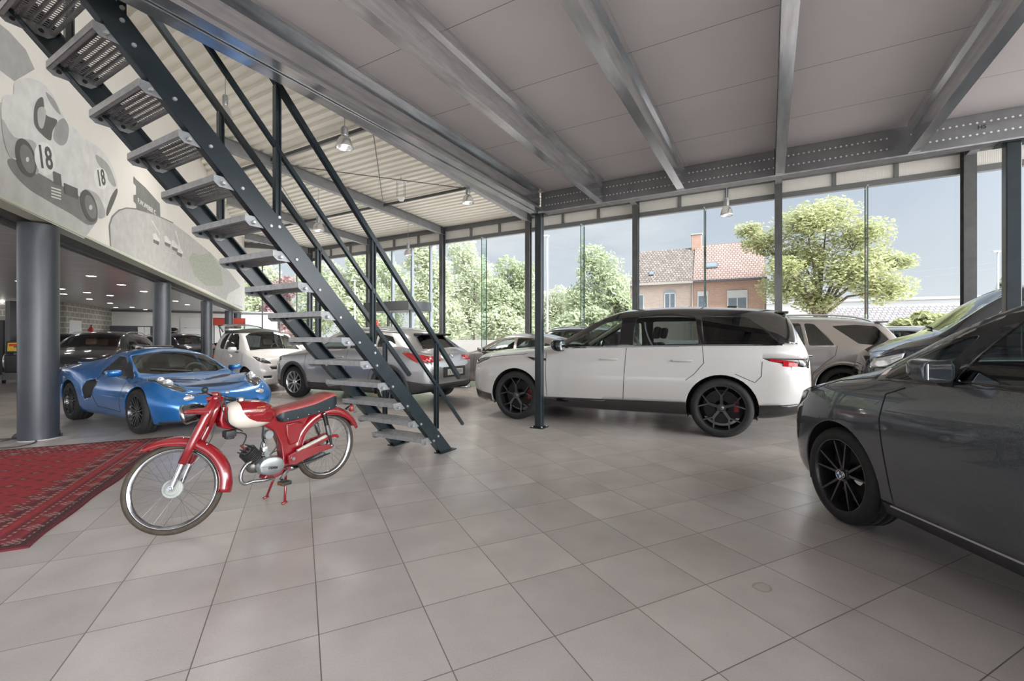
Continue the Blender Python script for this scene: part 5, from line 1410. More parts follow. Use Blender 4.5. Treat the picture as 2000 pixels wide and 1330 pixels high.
seatset(B, es, [(2.5, .25, 1.12), (3.35, .25, 1.10)], mat('brown_leather', (.16, .06, .03), .5), .5)
b = MB()
for i in range(9):
    for sg in (-1, 1):
        b.bar(B.front(sg * (.07 + .027 * i), .43) + Vector((.006, 0, 0)), B.front(sg * (.07 + .027 * i), .59) + Vector((.006, 0, 0)), .006, .008, (1, 0, 0))
b.build('grille_bars', m_chrome, es)['kind'] = 'stuff'
def again(src, front, az, label, mid):
    c = copy_tree(src); h = Vector((sin(R(az)), cos(R(az)), 0)); c.location = Vector((*front, 0)) - h * mid; c.rotation_euler = (0, 0, math.atan2(h.y, h.x)); c['label'] = label
    return c
def repaint(root, old, new):
    for ch in root.children_recursive:
        if ch.type == 'MESH' and any(s_ is old for s_ in ch.data.materials):
            ch.data = ch.data.copy()
            for i, s_ in enumerate(ch.data.materials):
                if s_ is old: ch.data.materials[i] = new
c_ = again(bs, (9.6, 15.6), -63.5, 'black SUV parked outside beyond the glass, only its roof showing above the dark estate', 2.36)
tr = again(es, (-11.2, 10.95), 154, 'black estate car with roof rails facing the hall behind the blue sports car', 2.26); repaint(tr, p_dgr, p_dgr)
tr2 = again(es, (-16.6, 15.2), 150, 'dark car parked behind the black estate, its roof line left of the estate windscreen', 2.26); repaint(tr2, p_dgr, p_blk)
tr3 = again(bs, (-12.0, 9.5), 64, 'black car at the left picture edge, only its nose in view', 2.36)
tr4 = again(es, (-12.3, 18.1), 116, 'dark car with slanting side window between two round columns before the sectional door', 2.26); repaint(tr4, p_dgr, p_dbl)

# ---------------------------------------------------------------- dark blue van between the grey MPV and the taupe SUV
p_van = paint('night_blue_van_paint', (0.016, 0.020, 0.032), 0.4, 0.15, .2)
sp = dict(L=5.1, fa=.90, ra=4.1, Rt=.34, Rr=.225, ww=.23, gz=1.1, paint=p_van,
    label='dark blue van with large windscreen nosing in behind the grey people carrier',
    top=[(0, .86), (.05, .98), (.15, 1.06), (.5, 1.19), (.95, 1.30), (1.0, 1.32), (1.85, 1.80), (2.1, 1.88), (2.8, 1.91), (4.8, 1.90), (4.95, 1.84), (5.05, 1.2), (5.1, .9)],
    edge=[(0, .80), (.05, .90), (.15, .98), (.5, 1.12), (.95, 1.24), (1.0, 1.27), (1.85, 1.74), (2.1, 1.81), (2.8, 1.84), (4.8, 1.83), (4.95, 1.75), (5.05, 1.15), (5.1, .85)],
    hedge=[(0, .55), (.15, .70), (.5, .78), (1.0, .80), (1.9, .72), (2.8, .70), (4.9, .70), (5.1, .65)],
    belt=[(0, .78), (.15, .95), (.5, 1.08), (1.0, 1.14), (2.0, 1.15), (4.8, 1.15), (5.1, .8)],
    half=[(0, .66), (.05, .76), (.2, .87), (.5, .94), (.9, .96), (4.6, .96), (5.0, .92), (5.1, .85)],
    bot=[(0, .3), (.1, .22), (5.1, .25)], zmid=[(0, .6), (5.1, .7)], inset=[(0, .05), (5.1, .06)], rim=((5, 'twin'), m_alu))
for k_ in ('top', 'edge', 'belt'): sp[k_] = [(q_, v_ * 1.05 if v_ > .6 else v_) for q_, v_ in sp[k_]]
def vf(q_): return .8 * q_ if q_ < 1 else (.8 + (q_ - 1) * .75 if q_ < 2.1 else q_ - .475)
for k_ in ('top', 'edge', 'hedge', 'belt', 'half', 'bot', 'zmid', 'inset'): sp[k_] = [(vf(q_), v_) for q_, v_ in sp[k_]]
sp['L'] = vf(sp['L']); sp['ra'] = vf(sp['ra']); sp['fa'] = .80
vp = lambda poly: [(vf(q_), v_) for q_, v_ in poly]
at((5.36, 6.96), -58.4, sp)
sp['side_glass'] = [('quarter_light', vp([(1.22, 1.24), (1.55, 1.50), (1.58, 1.24)]), g_tint), ('front_door_window', vp([(1.64, 1.24), (1.66, 1.56), (2.05, 1.80), (2.6, 1.83), (2.62, 1.24)]), g_tint), ('side_window', vp([(2.75, 1.24), (2.75, 1.83), (3.8, 1.83), (3.8, 1.24)]), g_priv)]
sp['glass'] = [('windshield', 'top', vp([(1.02, 0), (1.02, .72), (1.84, .67), (1.92, 0)]), g_clear)]
sp['panels'] = [('headlight', 'side', [(.04, .86), (.08, .98), (.40, 1.07), (.38, 1.0), (.2, .88)], m_clearl, dict(filt=lambda c, n: c.y > .3)),
    ('grille', 'front', [(0, .68), (.50, .70), (.54, .86), (0, .88)], m_gloss, dict(split=False))]
vn, B = car(sp, 0)
for z_ in (.72, .78, .84):
    P = [B.front(y, z_) for y in [-.5 + .1 * i for i in range(11)]]; ribbon(P, .022, .010, Vector((1, 0, 0))).build('grille_bar', m_chrome, vn, fix=False)
mirror_part(B, vn, 1.30, 1.25, 1, p_van, (.12, .2, .2)); mirror_part(B, vn, 1.30, 1.25, -1, p_van, (.12, .2, .2))
seatset(B, vn, [(1.9, .2, 1.5)], m_blackpl, .9)
b = MB(); b.cbox((B.mid - 1.2, 0, 1.14), (.5, 1.6, .22), .07); b.build('dashboard', m_blackpl, vn, angle=40)
seam(B, vn, [(.10, .98), (.4, 1.11), (.8, 1.22)], 1)
b = MB(); b.bar(B.above(.83, .1) + Vector((0, 0, .02)), B.above(.90, -.55) + Vector((0, 0, .02)), .02, .015); b.build('wiper', m_blackpl, vn)
# ================================================================ red moped on its centre stand
p_red = paint('moped_red_paint', (0.20, 0.004, 0.008), 0, 0.22)
p_crm = paint('moped_cream_paint', (0.68, 0.62, 0.54), 0, 0.3)
m_cast = noisy('cast_aluminium', (0.40, 0.43, 0.43), (0.52, 0.55, 0.55), 25, 0.32, 0.85)
m_chr = noisy('worn_chrome', (0.36, 0.37, 0.38), (0.50, 0.51, 0.52), 30, 0.2, 1.0)
m_spk = mat('spoke_steel', (.22, .22, .225), .35, .8)
m_hubp = noisy('grey_hub_paint', (.30, .315, .29), (.36, .375, .35), 20, .4)
m_wall = noisy('brown_tyre', (0.035, 0.026, 0.017), (0.055, 0.042, 0.028), 20, 0.7)
m_cable = mat('black_cable', (0.012, 0.012, 0.013), 0.45)
m_vinyl = noisy('black_vinyl', (0.006, 0.012, 0.015), (0.01, 0.018, 0.022), 40, 0.35)
m_leather = noisy('red_leather', (0.26, 0.045, 0.045), (0.32, 0.07, 0.065), 30, 0.45)
mp_ = thing('moped', 'small vintage red and cream moped with black seat standing on the tiles beside the carpet', 'moped', (-2.242, 2.897, 0), math.atan2(0.856, 0.517))
WR = 0.285
mp_.location = (0, 0, 0); mp_.rotation_euler = (0, 0, 0)
def mwheel(q, z, nm_lab):
    M_ = Matrix.Translation((q, 0, z))
    b = MB(); ring = [(.265 + .0205 * cos(a), .0235 * sin(a)) for a in [2 * pi * i / 14 for i in range(15)]]
    b.lathe(ring, 64, axis='Y'); w_ = b.build('wheel', m_wall, mp_, smooth=True, M=M_)
    b = MB(); b.lathe([(.250, -.016), (.252, -.019), (.246, -.019), (.238, -.012), (.231, -.008), (.229, 0), (.231, .008), (.238, .012), (.246, .019), (.252, .019), (.250, .016), (.240, .004), (.240, -.004), (.250, -.016)], 64, axis='Y')
    b.build('rim', m_chr, w_, smooth=True)
    for i in range(36):
        a = 2 * pi * i / 36; s_ = 1 if i % 2 else -1; cr = (.42 if (i // 2) % 2 else -.42)
        b = MB(); b.tube([(.05 * sin(a + cr), s_ * .022, .05 * cos(a + cr)), (.232 * sin(a), s_ * .003, .232 * cos(a))], .0011, 5, caps=False); b.build('spoke', m_spk, w_)
    return w_
fw = mwheel(0, WR, 'front')
b = MB(); b.lathe([(.0001, -.040), (.018, -.040), (.022, -.034), (.040, -.033), (.046, -.028), (.058, -.027), (.060, -.020), (.060, -.014), (.05, -.012), (.03, .0), (.03, .015), (.045, .02), (.045, .026), (.02, .03), (.0001, .03)], 40, axis='Y'); b.build('hub', m_hubp, fw, smooth=False, angle=30)
b = MB(); b.lathe([(.0001, -.085), (.007, -.085), (.007, .085), (.0001, .085)], 10, axis='Y'); b.lathe([(.0001, -.088), (.012, -.088), (.012, -.076), (.0001, -.076)], 6, axis='Y'); b.build('axle', m_chr, fw)
b = MB(); b.tube([(.232 * sin(1.05), 0, .232 * cos(1.05)), (.203 * sin(1.05), 0, .203 * cos(1.05))], .0035, 6); b.build('valve', m_cable, fw)
rw = mwheel(1.135, .339, 'rear')
b = MB(); b.lathe([(.0001, -.05), (.012, -.05), (.012, -.036), (.040, -.034), (.055, -.025), (.055, .02), (.045, .03), (.0001, .03)], 32, axis='Y'); b.build('hub', m_cast, rw, angle=30)
b = MB(); n = 28; b.lathe([(.03, -.046), (.066, -.046), (.066, -.042), (.03, -.042)], n, axis='Y'); b.build('sprocket', m_chr, rw)
# fork
for s_ in (-1, 1):
    y = s_ * .062
    b = MB(); b.tube([(.262, y, .845), (.20, y, .70), (.13, y, .56), (.068, y, .43)], [.024, .029, .027, .025], 14); f_ = b.build('fork_leg', p_red, mp_, smooth=True)
    b = MB(); b.tube([(.07, y, .435), (.012, y * 1.02, .30)], [.0195, .017], 12); b.bar((.035, y, .345), (-.005, y, .275), .012, .03, (1, 0, 0)); b.build('slider', m_chr, f_, angle=40)
b = MB(); b.cbox((.25, 0, .835), (.07, .17, .03), .01); b.cbox((.19, 0, .68), (.06, .15, .025), .008); b.build('fork_crown', p_red, mp_, angle=40)
b = MB(); b.tube([(.205, 0, .66), (.275, 0, .86)], .026, 14); b.build('head_tube', p_red, mp_, smooth=True)
def fender(name, c, a0, a1, prof, n=28, taper=0.0):
    rows = []
    for i in range(n + 1):
        t_ = i / n; a = R(a0 + (a1 - a0) * t_); row = []
        k = 1 - taper * max(0, (.25 - t_) / .25) 
        for y, r_ in prof:
            rr_ = prof[len(prof) // 2][1] - (prof[len(prof) // 2][1] - r_) * k
            row.append(Vector((c[0] + rr_ * cos(a), y, c[1] + rr_ * sin(a))))
        rows.append(row)
    b = MB(); b.grid(rows); o = b.build(name, p_red, mp_, smooth=True, fix=False)
    md = o.modifiers.new('shell', 'SOLIDIFY'); md.thickness = .0025; md.offset = 0
    b = MB(); b.tube([r[0] for r in rows], .003, 6); b.tube([r[-1] for r in rows], .003, 6); b.build('fender_edge', p_red, o, smooth=True)
    return o
pf = [(-.050, .272), (-.052, .290), (-.048, .308), (-.036, .322), (-.018, .330), (0, .333), (.018, .330), (.036, .322), (.048, .308), (.052, .290), (.050, .272)]
ff = fender('front_fender', (0, WR), 122, -15, pf, taper=.45)
b = MB()
for q, z in ((.075, .60), (.205, .535)):
    for s_ in (-1, 1): b.sphere((q, s_ * .049, z), .007, 8, 6)
b.build('fender_bolt', m_chr, ff, smooth=True)
pr = [(-.054, .268), (-.056, .290), (-.052, .312), (-.038, .328), (-.018, .336), (0, .338), (.018, .336), (.038, .328), (.052, .312), (.056, .290), (.054, .268)]
rf = fender('rear_fender', (1.135, .339), 20, 172, pr, taper=.35)
# pressed frame
def slab(name, poly, hw, mt, parent=None, bev=.012, yc=0.0):
    b = MB(); b.prism([(q, yc, z) for q, z in poly], (0, -hw, 0), (0, hw, 0)); o = b.build(name, mt, parent or mp_, angle=40)
    if bev: md = o.modifiers.new('bevel', 'BEVEL'); md.width = bev; md.segments = 3; md.limit_method = 'ANGLE'
    return o
slab('frame', [(.255, .70), (.275, .80), (.31, .79), (.34, .70), (.62, .68), (.78, .70), (.93, .71), (1.0, .68), (.93, .60), (.875, .50), (.845, .40), (.82, .30), (.78, .22), (.66, .19), (.56, .205), (.58, .235), (.69, .26), (.715, .33), (.70, .44), (.65, .55), (.58, .60), (.36, .615), (.27, .64)], .04, p_red)
slab('battery_box', [(.735, .60), (.86, .60), (.885, .57), (.84, .43), (.765, .42), (.735, .52)], .055, p_red)
b = MB(); b.tube([(.74, -.057, .585), (.80, -.058, .592), (.87, -.057, .585)], .006, 6); b.build('box_bead', p_red, mp_, smooth=True)
# tank
tk = interp; zt = interp([(.295, .74), (.31, .785), (.36, .808), (.43, .817), (.52, .808), (.59, .785), (.64, .745), (.665, .70)])
zb = interp([(.295, .70), (.31, .655), (.36, .622), (.43, .607), (.52, .603), (.59, .615), (.64, .645), (.665, .69)])
hwt = interp([(.295, .012), (.31, .055), (.35, .088), (.43, .108), (.52, .108), (.59, .088), (.64, .055), (.665, .012)])
rows = []; nq, na = 56, 48
for i in range(nq + 1):
    q = .295 + .37 * i / nq; c = (zt(q) + zb(q)) / 2; h = (zt(q) - zb(q)) / 2; w_ = hwt(q); row = []
    for j in range(na):
        a = 2 * pi * j / na; cx_, cz_ = cos(a), sin(a)
        row.append(Vector((q, w_ * math.copysign(abs(cx_) ** .8, cx_), c + h * math.copysign(abs(cz_) ** .8, cz_))))
    rows.append(row)
m_tank = paint('tank_two_tone_paint', (0.42, 0.012, 0.022), 0, 0.25)
t = NT(m_tank); sx = t.add('ShaderNodeSeparateXYZ'); t.link(t.coord('Object'), sx.inputs[0])
# the cream flash: x less than a curve of the height
rp_ = t.add('ShaderNodeValToRGB'); el = rp_.color_ramp.elements; rp_.color_ramp.interpolation = 'B_SPLINE'
stp = [(.60, .63), (.632, .61), (.645, .55), (.66, .475), (.69, .415), (.73, .385), (.77, .372), (.83, .38)]
while len(el) < len(stp): el.new(.99)
for k_, (z_, q_) in enumerate(stp): el[k_].position = (z_ - .6) / .23; el[k_].color = (q_, q_, q_, 1)
t.link(t.math('MULTIPLY', t.math('SUBTRACT', sx.outputs[2], .6), 1 / .23), rp_.inputs['Fac'])
t.link(t.mix(t.math('LESS_THAN', sx.outputs[0], rp_.outputs['Color']), (0.20, 0.004, 0.008), (0.58, 0.53, 0.46)), t.b.inputs['Base Color'])
b = MB(); b.grid(rows, closed_u=True)
tank = b.build('fuel_tank', m_tank, mp_, smooth=True)
md = tank.modifiers.new('sub', 'SUBSURF'); md.levels = 1; md.render_levels = 1
b = MB(); b.lathe([(.0001, .022), (.022, .022), (.026, .016), (.026, 0), (.03, -.01)], 18, (.415, 0, .815)); b.build('tank_cap', m_chr, tank, smooth=False, angle=40)
m_gold = mat('gold_script', (.55, .35, .12), .35, .5)
for nm, q, z, w_ in (('tank_script', .49, .742, .085), ('tank_wing', .50, .765, .06)):
    b = MB()
    for k in range(5):
        x0 = q - w_ / 2 + w_ * k / 5; b.bar((x0, -.1095, z - .004 + .002 * (k % 2)), (x0 + w_ / 6, -.1095, z + .003), .0012, .004)
    b.build(nm, m_gold, tank)
# seat
zt2 = interp([(.655, .70), (.68, .725), (.80, .738), (.95, .758), (1.08, .79), (1.14, .802), (1.175, .785), (1.19, .75)])
zb2 = interp([(.655, .66), (.68, .622), (.80, .625), (.95, .642), (1.10, .662), (1.17, .675), (1.19, .70)])
hws = interp([(.655, .05), (.69, .088), (.8, .10), (1.0, .112), (1.13, .112), (1.175, .09), (1.19, .05)])
rows = []; top = []
for i in range(41):
    q = .655 + .535 * i / 40; w_, a_, c_ = hws(q), zb2(q), zt2(q); m_ = c_ - .03
    rows.append([Vector((q, y, z)) for y, z in ((-w_ * .92, a_), (-w_, a_ + .004), (-w_ * 1.0, (a_ + m_) / 2), (-w_ * .99, m_), (w_ * .99, m_), (w_ * 1.0, (a_ + m_) / 2), (w_, a_ + .004), (w_ * .92, a_))])
    top.append([Vector((q, y, z)) for y, z in ((-w_ * .985, m_ - .004), (-w_ * 1.0, m_ + .004), (-w_ * .93, m_ + .018), (-w_ * .6, c_ - .004), (0, c_), (w_ * .6, c_ - .004), (w_ * .93, m_ + .018), (w_ * 1.0, m_ + .004), (w_ * .985, m_ - .004))])
b = MB(); b.grid(rows, closed_u=True); b.add([p for p in rows[0]], [tuple(range(8))]); b.add([p for p in rows[-1]], [tuple(range(8))]); seat = b.build('seat', m_vinyl, mp_, angle=50)
b = MB(); b.grid(top, closed_u=True); b.add(top[0], [tuple(range(9))]); b.add(top[-1], [tuple(range(9))]); b.build('seat_top', m_leather, seat, angle=60)
for q, z in ((.72, .642), (.80, .642), (.89, .652), (.98, .663), (1.08, .677), (1.155, .69)):
    for s_ in (-1, 1):
        b = MB(); b.sphere((q, s_ * (hws(q) + .001), z), .006, 8, 6); b.build('stud', m_chr, seat, smooth=True)
# headlamp
hl = Matrix.Translation((.10, 0, .762)) @ Matrix.Rotation(R(-10), 4, 'Y')
b = MB(); b.lathe([(.062, -.035), (.064, -.02), (.062, .02), (.052, .06), (.035, .085), (.0001, .098)], 28, axis='X'); h_ = b.build('headlamp', m_gloss, mp_, smooth=True, M=hl)
b = MB(); b.lathe([(.058, -.036), (.066, -.042), (.067, -.028), (.064, -.022)], 28, axis='X'); b.build('lamp_rim', m_chr, h_, smooth=True)
b = MB(); b.lathe([(.0001, -.054), (.03, -.050), (.05, -.044), (.059, -.037)], 28, axis='X'); b.build('lens', m_clearl, h_, smooth=True)
for s_ in (-1, 1):
    b = MB(); b.tube([(.085, s_ * .068, .764), (.15, s_ * .068, .762), (.235, s_ * .064, .75)], [.012, .02, .03], 10); b.lathe([(.0001, s_ * .085), (.008, s_ * .085), (.008, s_ * .075)], 8, (.10, 0, .762), 'Y'); b.build('lamp_bracket', p_red, mp_, angle=40)
# handlebar, grips, levers
for s_ in (-1, 1):
    pts = smooth_curve([(.25, 0, .862), (.235, s_ * .08, .868), (.235, s_ * .16, .87), (.25, s_ * .21, .868)], 5)
    b = MB(); b.tube(pts, .011, 10); hb = b.build('handlebar', m_chr, mp_, smooth=True)
    b = MB(); b.tube([(.247, s_ * .195, .868), (.268, s_ * .265, .864), (.28, s_ * .295, .862)], [.016, .016, .018], 14); b.build('grip', mat('green_black_rubber', (.012, .022, .02), .5), hb, smooth=True)
    b = MB(); b.tube([(.235, s_ * .17, .862), (.185, s_ * .19, .852), (.17, s_ * .28, .846)], [.007, .006, .005], 8); b.build('lever', m_chr, hb, smooth=True)
b = MB(); b.cbox((.252, 0, .868), (.05, .10, .03), .008); b.build('bar_clamp', p_red, mp_, angle=40)
# engine
ec = Vector((.60, 0, .305)); tl = R(-12)
Me = Matrix.Translation(ec) @ Matrix.Rotation(-tl, 4, 'Y')
b = MB(); b.sphere((0, 0, 0), 1, 28, 14, (.098, .075, .073)); eng = b.build('crankcase', m_cast, mp_, smooth=True, M=Me)
b = MB(); b.lathe([(.0001, -.098), (.06, -.098), (.078, -.09), (.086, -.07), (.086, -.04)], 32, axis='Y')
for i in range(len(b.v)): p = b.v[i]; b.v[i] = (p[0] * 1.22, p[1], p[2] * .84)
b.build('engine_cover', m_cast, eng, angle=40)
b = MB(); b.bar((-.095, -.0985, -.004), (.095, -.0985, -.004), .002, .003); b.bar((-.055, -.0985, -.022), (.05, -.0985, -.022), .002, .003); b.build('cover_rib', m_chr, eng)
text_mesh('DEMM', .026, m_black, 'engine_lettering', eng, frame((-.002, -.099, -.012), (1, 0, 0), Z), .0006, .0008, .2)
b = MB(); b.sphere((-.085, .01, -.01), .055, 16, 10, (1, .9, .95)); b.build('flywheel_housing', mat('aged_alu', (.16, .15, .14), .45, .7), eng, smooth=True)
ax0, ax1 = Vector((.535, 0, .345)), Vector((.445, 0, .455)); axd = (ax1 - ax0).normalized()
Mc = axd.to_track_quat('Z', 'Y').to_matrix()
b = MB()
for i in range(9):
    h0 = .012 + .0125 * i; r_ = .060 if i > 1 else .05
    b.lathe([(.03, h0), (r_, h0), (r_, h0 + .005), (.03, h0 + .005)], 24, ax0, M=Mc)
b.lathe([(.034, 0), (.034, .13), (.0001, .132)], 16, ax0, M=Mc); cyl = b.build('cylinder', m_blackpl, mp_)
for i in range(4):
    b = MB(); b.cbox(ax0 + axd * .138 + Mc @ Vector((0, -.036 + .024 * i, 0)), (.095, .007, .016), .003, Mc); b.build('head_fin', mat('cast_dark', (.10, .11, .115), .4, .7), cyl)
b = MB(); b.tube([tuple(ax0 + axd * .14), tuple(ax0 + axd * .185)], .009, 8); b.build('spark_plug_cap', mat('plug_brown', (.12, .03, .02), .4), cyl)
b = MB(); b.tube(smooth_curve([(.43, .0, .485), (.45, -.01, .55), (.41, -.02, .583), (.34, -.01, .59)], 6), .005, 8); b.build('ignition_cable', m_cable, mp_, smooth=True)
b = MB(); b.cbox((.335, -.005, .59), (.075, .06, .05), .01); b.cbox((.335, -.005, .563), (.05, .05, .02), .006); b.build('ignition_coil', m_blackpl, mp_, angle=40)
# carburettor and filter
b = MB(); b.cbox((.575, -.02, .415), (.05, .05, .07), .01); b.lathe([(.0001, -.06), (.022, -.06), (.022, .0), (.0001, 0)], 16, (.575, 0, .40), 'Y'); b.tube([(.575, -.02, .44), (.575, -.02, .475)], .013, 10); b.build('carburettor', m_cast, mp_, angle=40)
b = MB(); b.lathe([(.0001, -.05), (.032, -.05), (.035, -.042), (.035, -.012), (.025, 0), (.0001, 0)], 20, (.60, 0, .535), 'Y'); b.build('horn', m_cast, mp_, angle=40)
for k, pts in enumerate(([(.58, -.02, .475), (.565, -.03, .54), (.57, -.03, .61)], [(.575, -.03, .475), (.55, -.04, .52), (.555, -.04, .61)], [(.28, -.05, .84), (.285, -.07, .76), (.30, -.06, .68), (.36, -.04, .615)], [(.24, -.05, .86), (.25, -.08, .78), (.29, -.07, .68), (.40, -.05, .60)], [(.56, -.04, .41), (.53, -.05, .45), (.55, -.045, .50), (.60, -.03, .535)], [(.62, -.03, .38), (.66, -.045, .44), (.66, -.04, .52), (.63, -.03, .58)], [(.22, -.04, .66), (.20, -.05, .60), (.17, -.055, .55)], [(.60, -.03, .37), (.66, -.04, .40), (.70, -.04, .36)])):
    b = MB(); b.tube(smooth_curve(pts, 5), .0038, 6); b.build('control_cable', m_cable, mp_, smooth=True)
# exhaust
b = MB(); b.tube(smooth_curve([(.475, -.03, .365), (.43, -.04, .35), (.395, -.045, .30), (.393, -.045, .245), (.42, -.045, .215), (.48, -.045, .215), (.60, -.045, .20), (.80, .05, .20)], 6), [.013] * 43, 12); b.build('exhaust_pipe', m_chr, mp_, smooth=True)
b = MB(); b.tube([(.80, .06, .20), (.86, .075, .205), (1.15, .085, .24), (1.20, .085, .245)], [.014, .03, .032, .012], 14); b.build('silencer', m_chr, mp_, smooth=True)
# swing arm, chain, shocks
for s_ in (-1, 1):
    slab('swing_arm', [(.74, .345), (.80, .365), (1.0, .37), (1.15, .355), (1.165, .335), (1.14, .318), (1.0, .31), (.80, .262), (.745, .275)], .010, p_red, bev=.004, yc=s_ * .062)
    slab('upper_arm', [(.80, .365), (.86, .385), (1.16, .435), (1.20, .43), (1.22, .40), (1.205, .395), (1.17, .412), (.90, .352)], .008, p_red, bev=.003, yc=s_ * .060)
    b = MB(); b.lathe([(.0001, s_ * .082), (.014, s_ * .082), (.016, s_ * .07)], 12, (.777, 0, .316), 'Y'); b.build('pivot_bolt', m_chr, mp_)
    b = MB(); b.tube([(1.065, s_ * .07, .625), (1.09, s_ * .07, .52)], .019, 14); b.tube([(1.115, s_ * .07, .44), (1.135, s_ * .07, .35)], .011, 12); sh = b.build('shock', m_gloss, mp_, angle=40)
    b = MB(); b.tube([(1.088, s_ * .07, .53), (1.112, s_ * .07, .445)], .0205, 14); b.build('shock_sleeve', m_chr, sh, angle=40)
    b = MB(); b.sphere((1.062, s_ * .072, .628), .014, 10, 8); b.sphere((1.135, s_ * .072, .345), .013, 10, 8); b.build('shock_nut', m_chr, sh, smooth=True)
b = MB(); b.tube([(.81, -.075, .372), (.86, -.075, .384)], .0105, 12); b.tube([(.86, -.075, .384), (1.07, -.075, .435)], .0145, 12); b.tube([(1.07, -.075, .435), (1.08, -.075, .438)], .010, 12); b.build('tyre_pump', mat('pump_cream', (.45, .42, .36), .35), mp_, angle=40)
ch = []
for i in range(60):
    t_ = i / 59; ch.append((.66 + .48 * t_, -.046, .262 + .013 * t_ - .012 * sin(pi * t_)))
b = MB()
for i in range(0, 59): b.bar(ch[i], ch[i + 1], .006 if i % 2 else .009, .010)
b.build('chain', mat('chain_steel', (.03, .03, .03), .4, .6), mp_)
# stand, pedals, tail lamp
for s_ in (-1, 1):
    b = MB(); b.tube([(.735, s_ * .045, .235), (.705, s_ * .085, .12), (.680, s_ * .115, .014)], .0095, 10); b.tube([(.695, s_ * .118, .012), (.655, s_ * .118, .009)], .009, 8); b.build('stand_leg', p_red, mp_, smooth=True)
b = MB(); b.tube([(.735, -.07, .24), (.735, .07, .24)], .009, 8); b.build('stand_axle', p_red, mp_)
for s_ in (-1, 1):
    b = MB(); e_ = (.645, s_ * .115, .19) if s_ < 0 else (.78, s_ * .115, .30)
    b.bar((.715, s_ * .105, .25), e_, .014, .022); cr_ = b.build('crank_arm', m_chr, mp_)
    b = MB(); b.cbox((e_[0], s_ * .165, e_[2] - .012), (.07, .075, .028), .006); b.build('pedal', m_blackpl, cr_, angle=40)
    for d in (-1, 1):
        b = MB(); b.cbox((e_[0] + d * .032, s_ * .165, e_[2] - .012), (.010, .07, .022), .003); b.build('pedal_reflector', mat('pedal_amber', (.16, .07, .015), .3) if d < 0 else m_chr, cr_)
b = MB(); b.lathe([(.0001, 0), (.022, .0), (.026, .012), (.024, .05), (.0001, .055)], 16, (1.415, 0, .60), M=Matrix.Rotation(R(-20), 3, 'Y')); b.build('tail_lamp', mat('tail_lens', (.30, .03, .02), .2), mp_, smooth=True)
b = MB(); b.bar((1.35, 0, .62), (1.42, 0, .655), .03, .012); b.bar((1.42, -.03, .655), (1.43, -.03, .58), .004, .03, (1, 0, 0)); b.build('lamp_mount', m_chr, mp_)

# the front end is turned to full lock about the steering axis
sa0, sax = Vector((.205, 0, .66)), Vector((.07, 0, .20)).normalized()
STEER = Matrix.Translation(sa0) @ Matrix.Rotation(R(-46), 4, sax) @ Matrix.Translation(-sa0)
hub1 = STEER @ Vector((0, 0, WR)); STEER = Matrix.Translation((0, 0, WR - hub1.z)) @ STEER; hub1 = STEER @ Vector((0, 0, WR))
for o in list(mp_.children):
    nm_ = o.name.split('.')[0]
    if o is fw or nm_ in ('fork_leg', 'fork_crown', 'front_fender', 'headlamp', 'lamp_bracket', 'handlebar', 'bar_clamp'):
        o.matrix_local = STEER @ o.matrix_local
# stand it so that both hubs fall where the photo shows them
fh, rh = Vector((-2.242, 2.897)), Vector((-1.656, 3.856)); d_w = rh - fh; d_l = Vector((1.135 - hub1.x, -hub1.y))
ang = math.atan2(d_w.y, d_w.x) - math.atan2(d_l.y, d_l.x); ca_, sa_ = cos(ang), sin(ang)
mp_.rotation_euler = (0, 0, ang)
mp_.location = (fh.x - (hub1.x * ca_ - hub1.y * sa_), fh.y - (hub1.x * sa_ + hub1.y * ca_), 0)
# ================================================================ oriental carpet
m_rug = mat('oriental_carpet', (0.3, 0.02, 0.03), 0.9)
RW, RL = 2.6, 3.34
t = NT(m_rug); d = t.coord('Object'); sx = t.add('ShaderNodeSeparateXYZ'); t.link(d, sx.inputs[0])
X_, Y_ = sx.outputs[0], sx.outputs[1]
def cellf(src, size, off=0.0):
    return t.math('SUBTRACT', t.math('FRACT', t.math('ADD', t.math('MULTIPLY', src, 1 / size), off)), 0.5)
# guls in the field: lozenges with a pale stepped heart
gx, gy = cellf(X_, .30), cellf(Y_, .21)
lz = t.math('ADD', t.math('MULTIPLY', t.math('ABSOLUTE', gx), 2.2), t.math('MULTIPLY', t.math('ABSOLUTE', gy), 2.6))
chk = t.add('ShaderNodeTexChecker'); chk.inputs['Scale'].default_value = 60; t.link(d, chk.inputs['Vector'])
field = t.ramp(lz, [(0.0, (.42, .36, .30)), (0.22, (.40, .33, .27)), (0.24, (.10, .012, .02)), (0.52, (.13, .012, .02)), (0.56, (.42, .030, .038)), (1.0, (.36, .022, .03))])
field = t.mix(t.math('MULTIPLY', t.math('LESS_THAN', lz, .5), t.math('MULTIPLY', chk.outputs['Fac'], .55)), field, (.20, .02, .03))
hx, hy = cellf(X_, .30, .5), cellf(Y_, .21, .5)
lz2 = t.math('ADD', t.math('MULTIPLY', t.math('ABSOLUTE', hx), 4.5), t.math('MULTIPLY', t.math('ABSOLUTE', hy), 5))
field = t.mix(t.math('MULTIPLY', t.math('LESS_THAN', lz2, .6), .8), field, (.06, .012, .03))
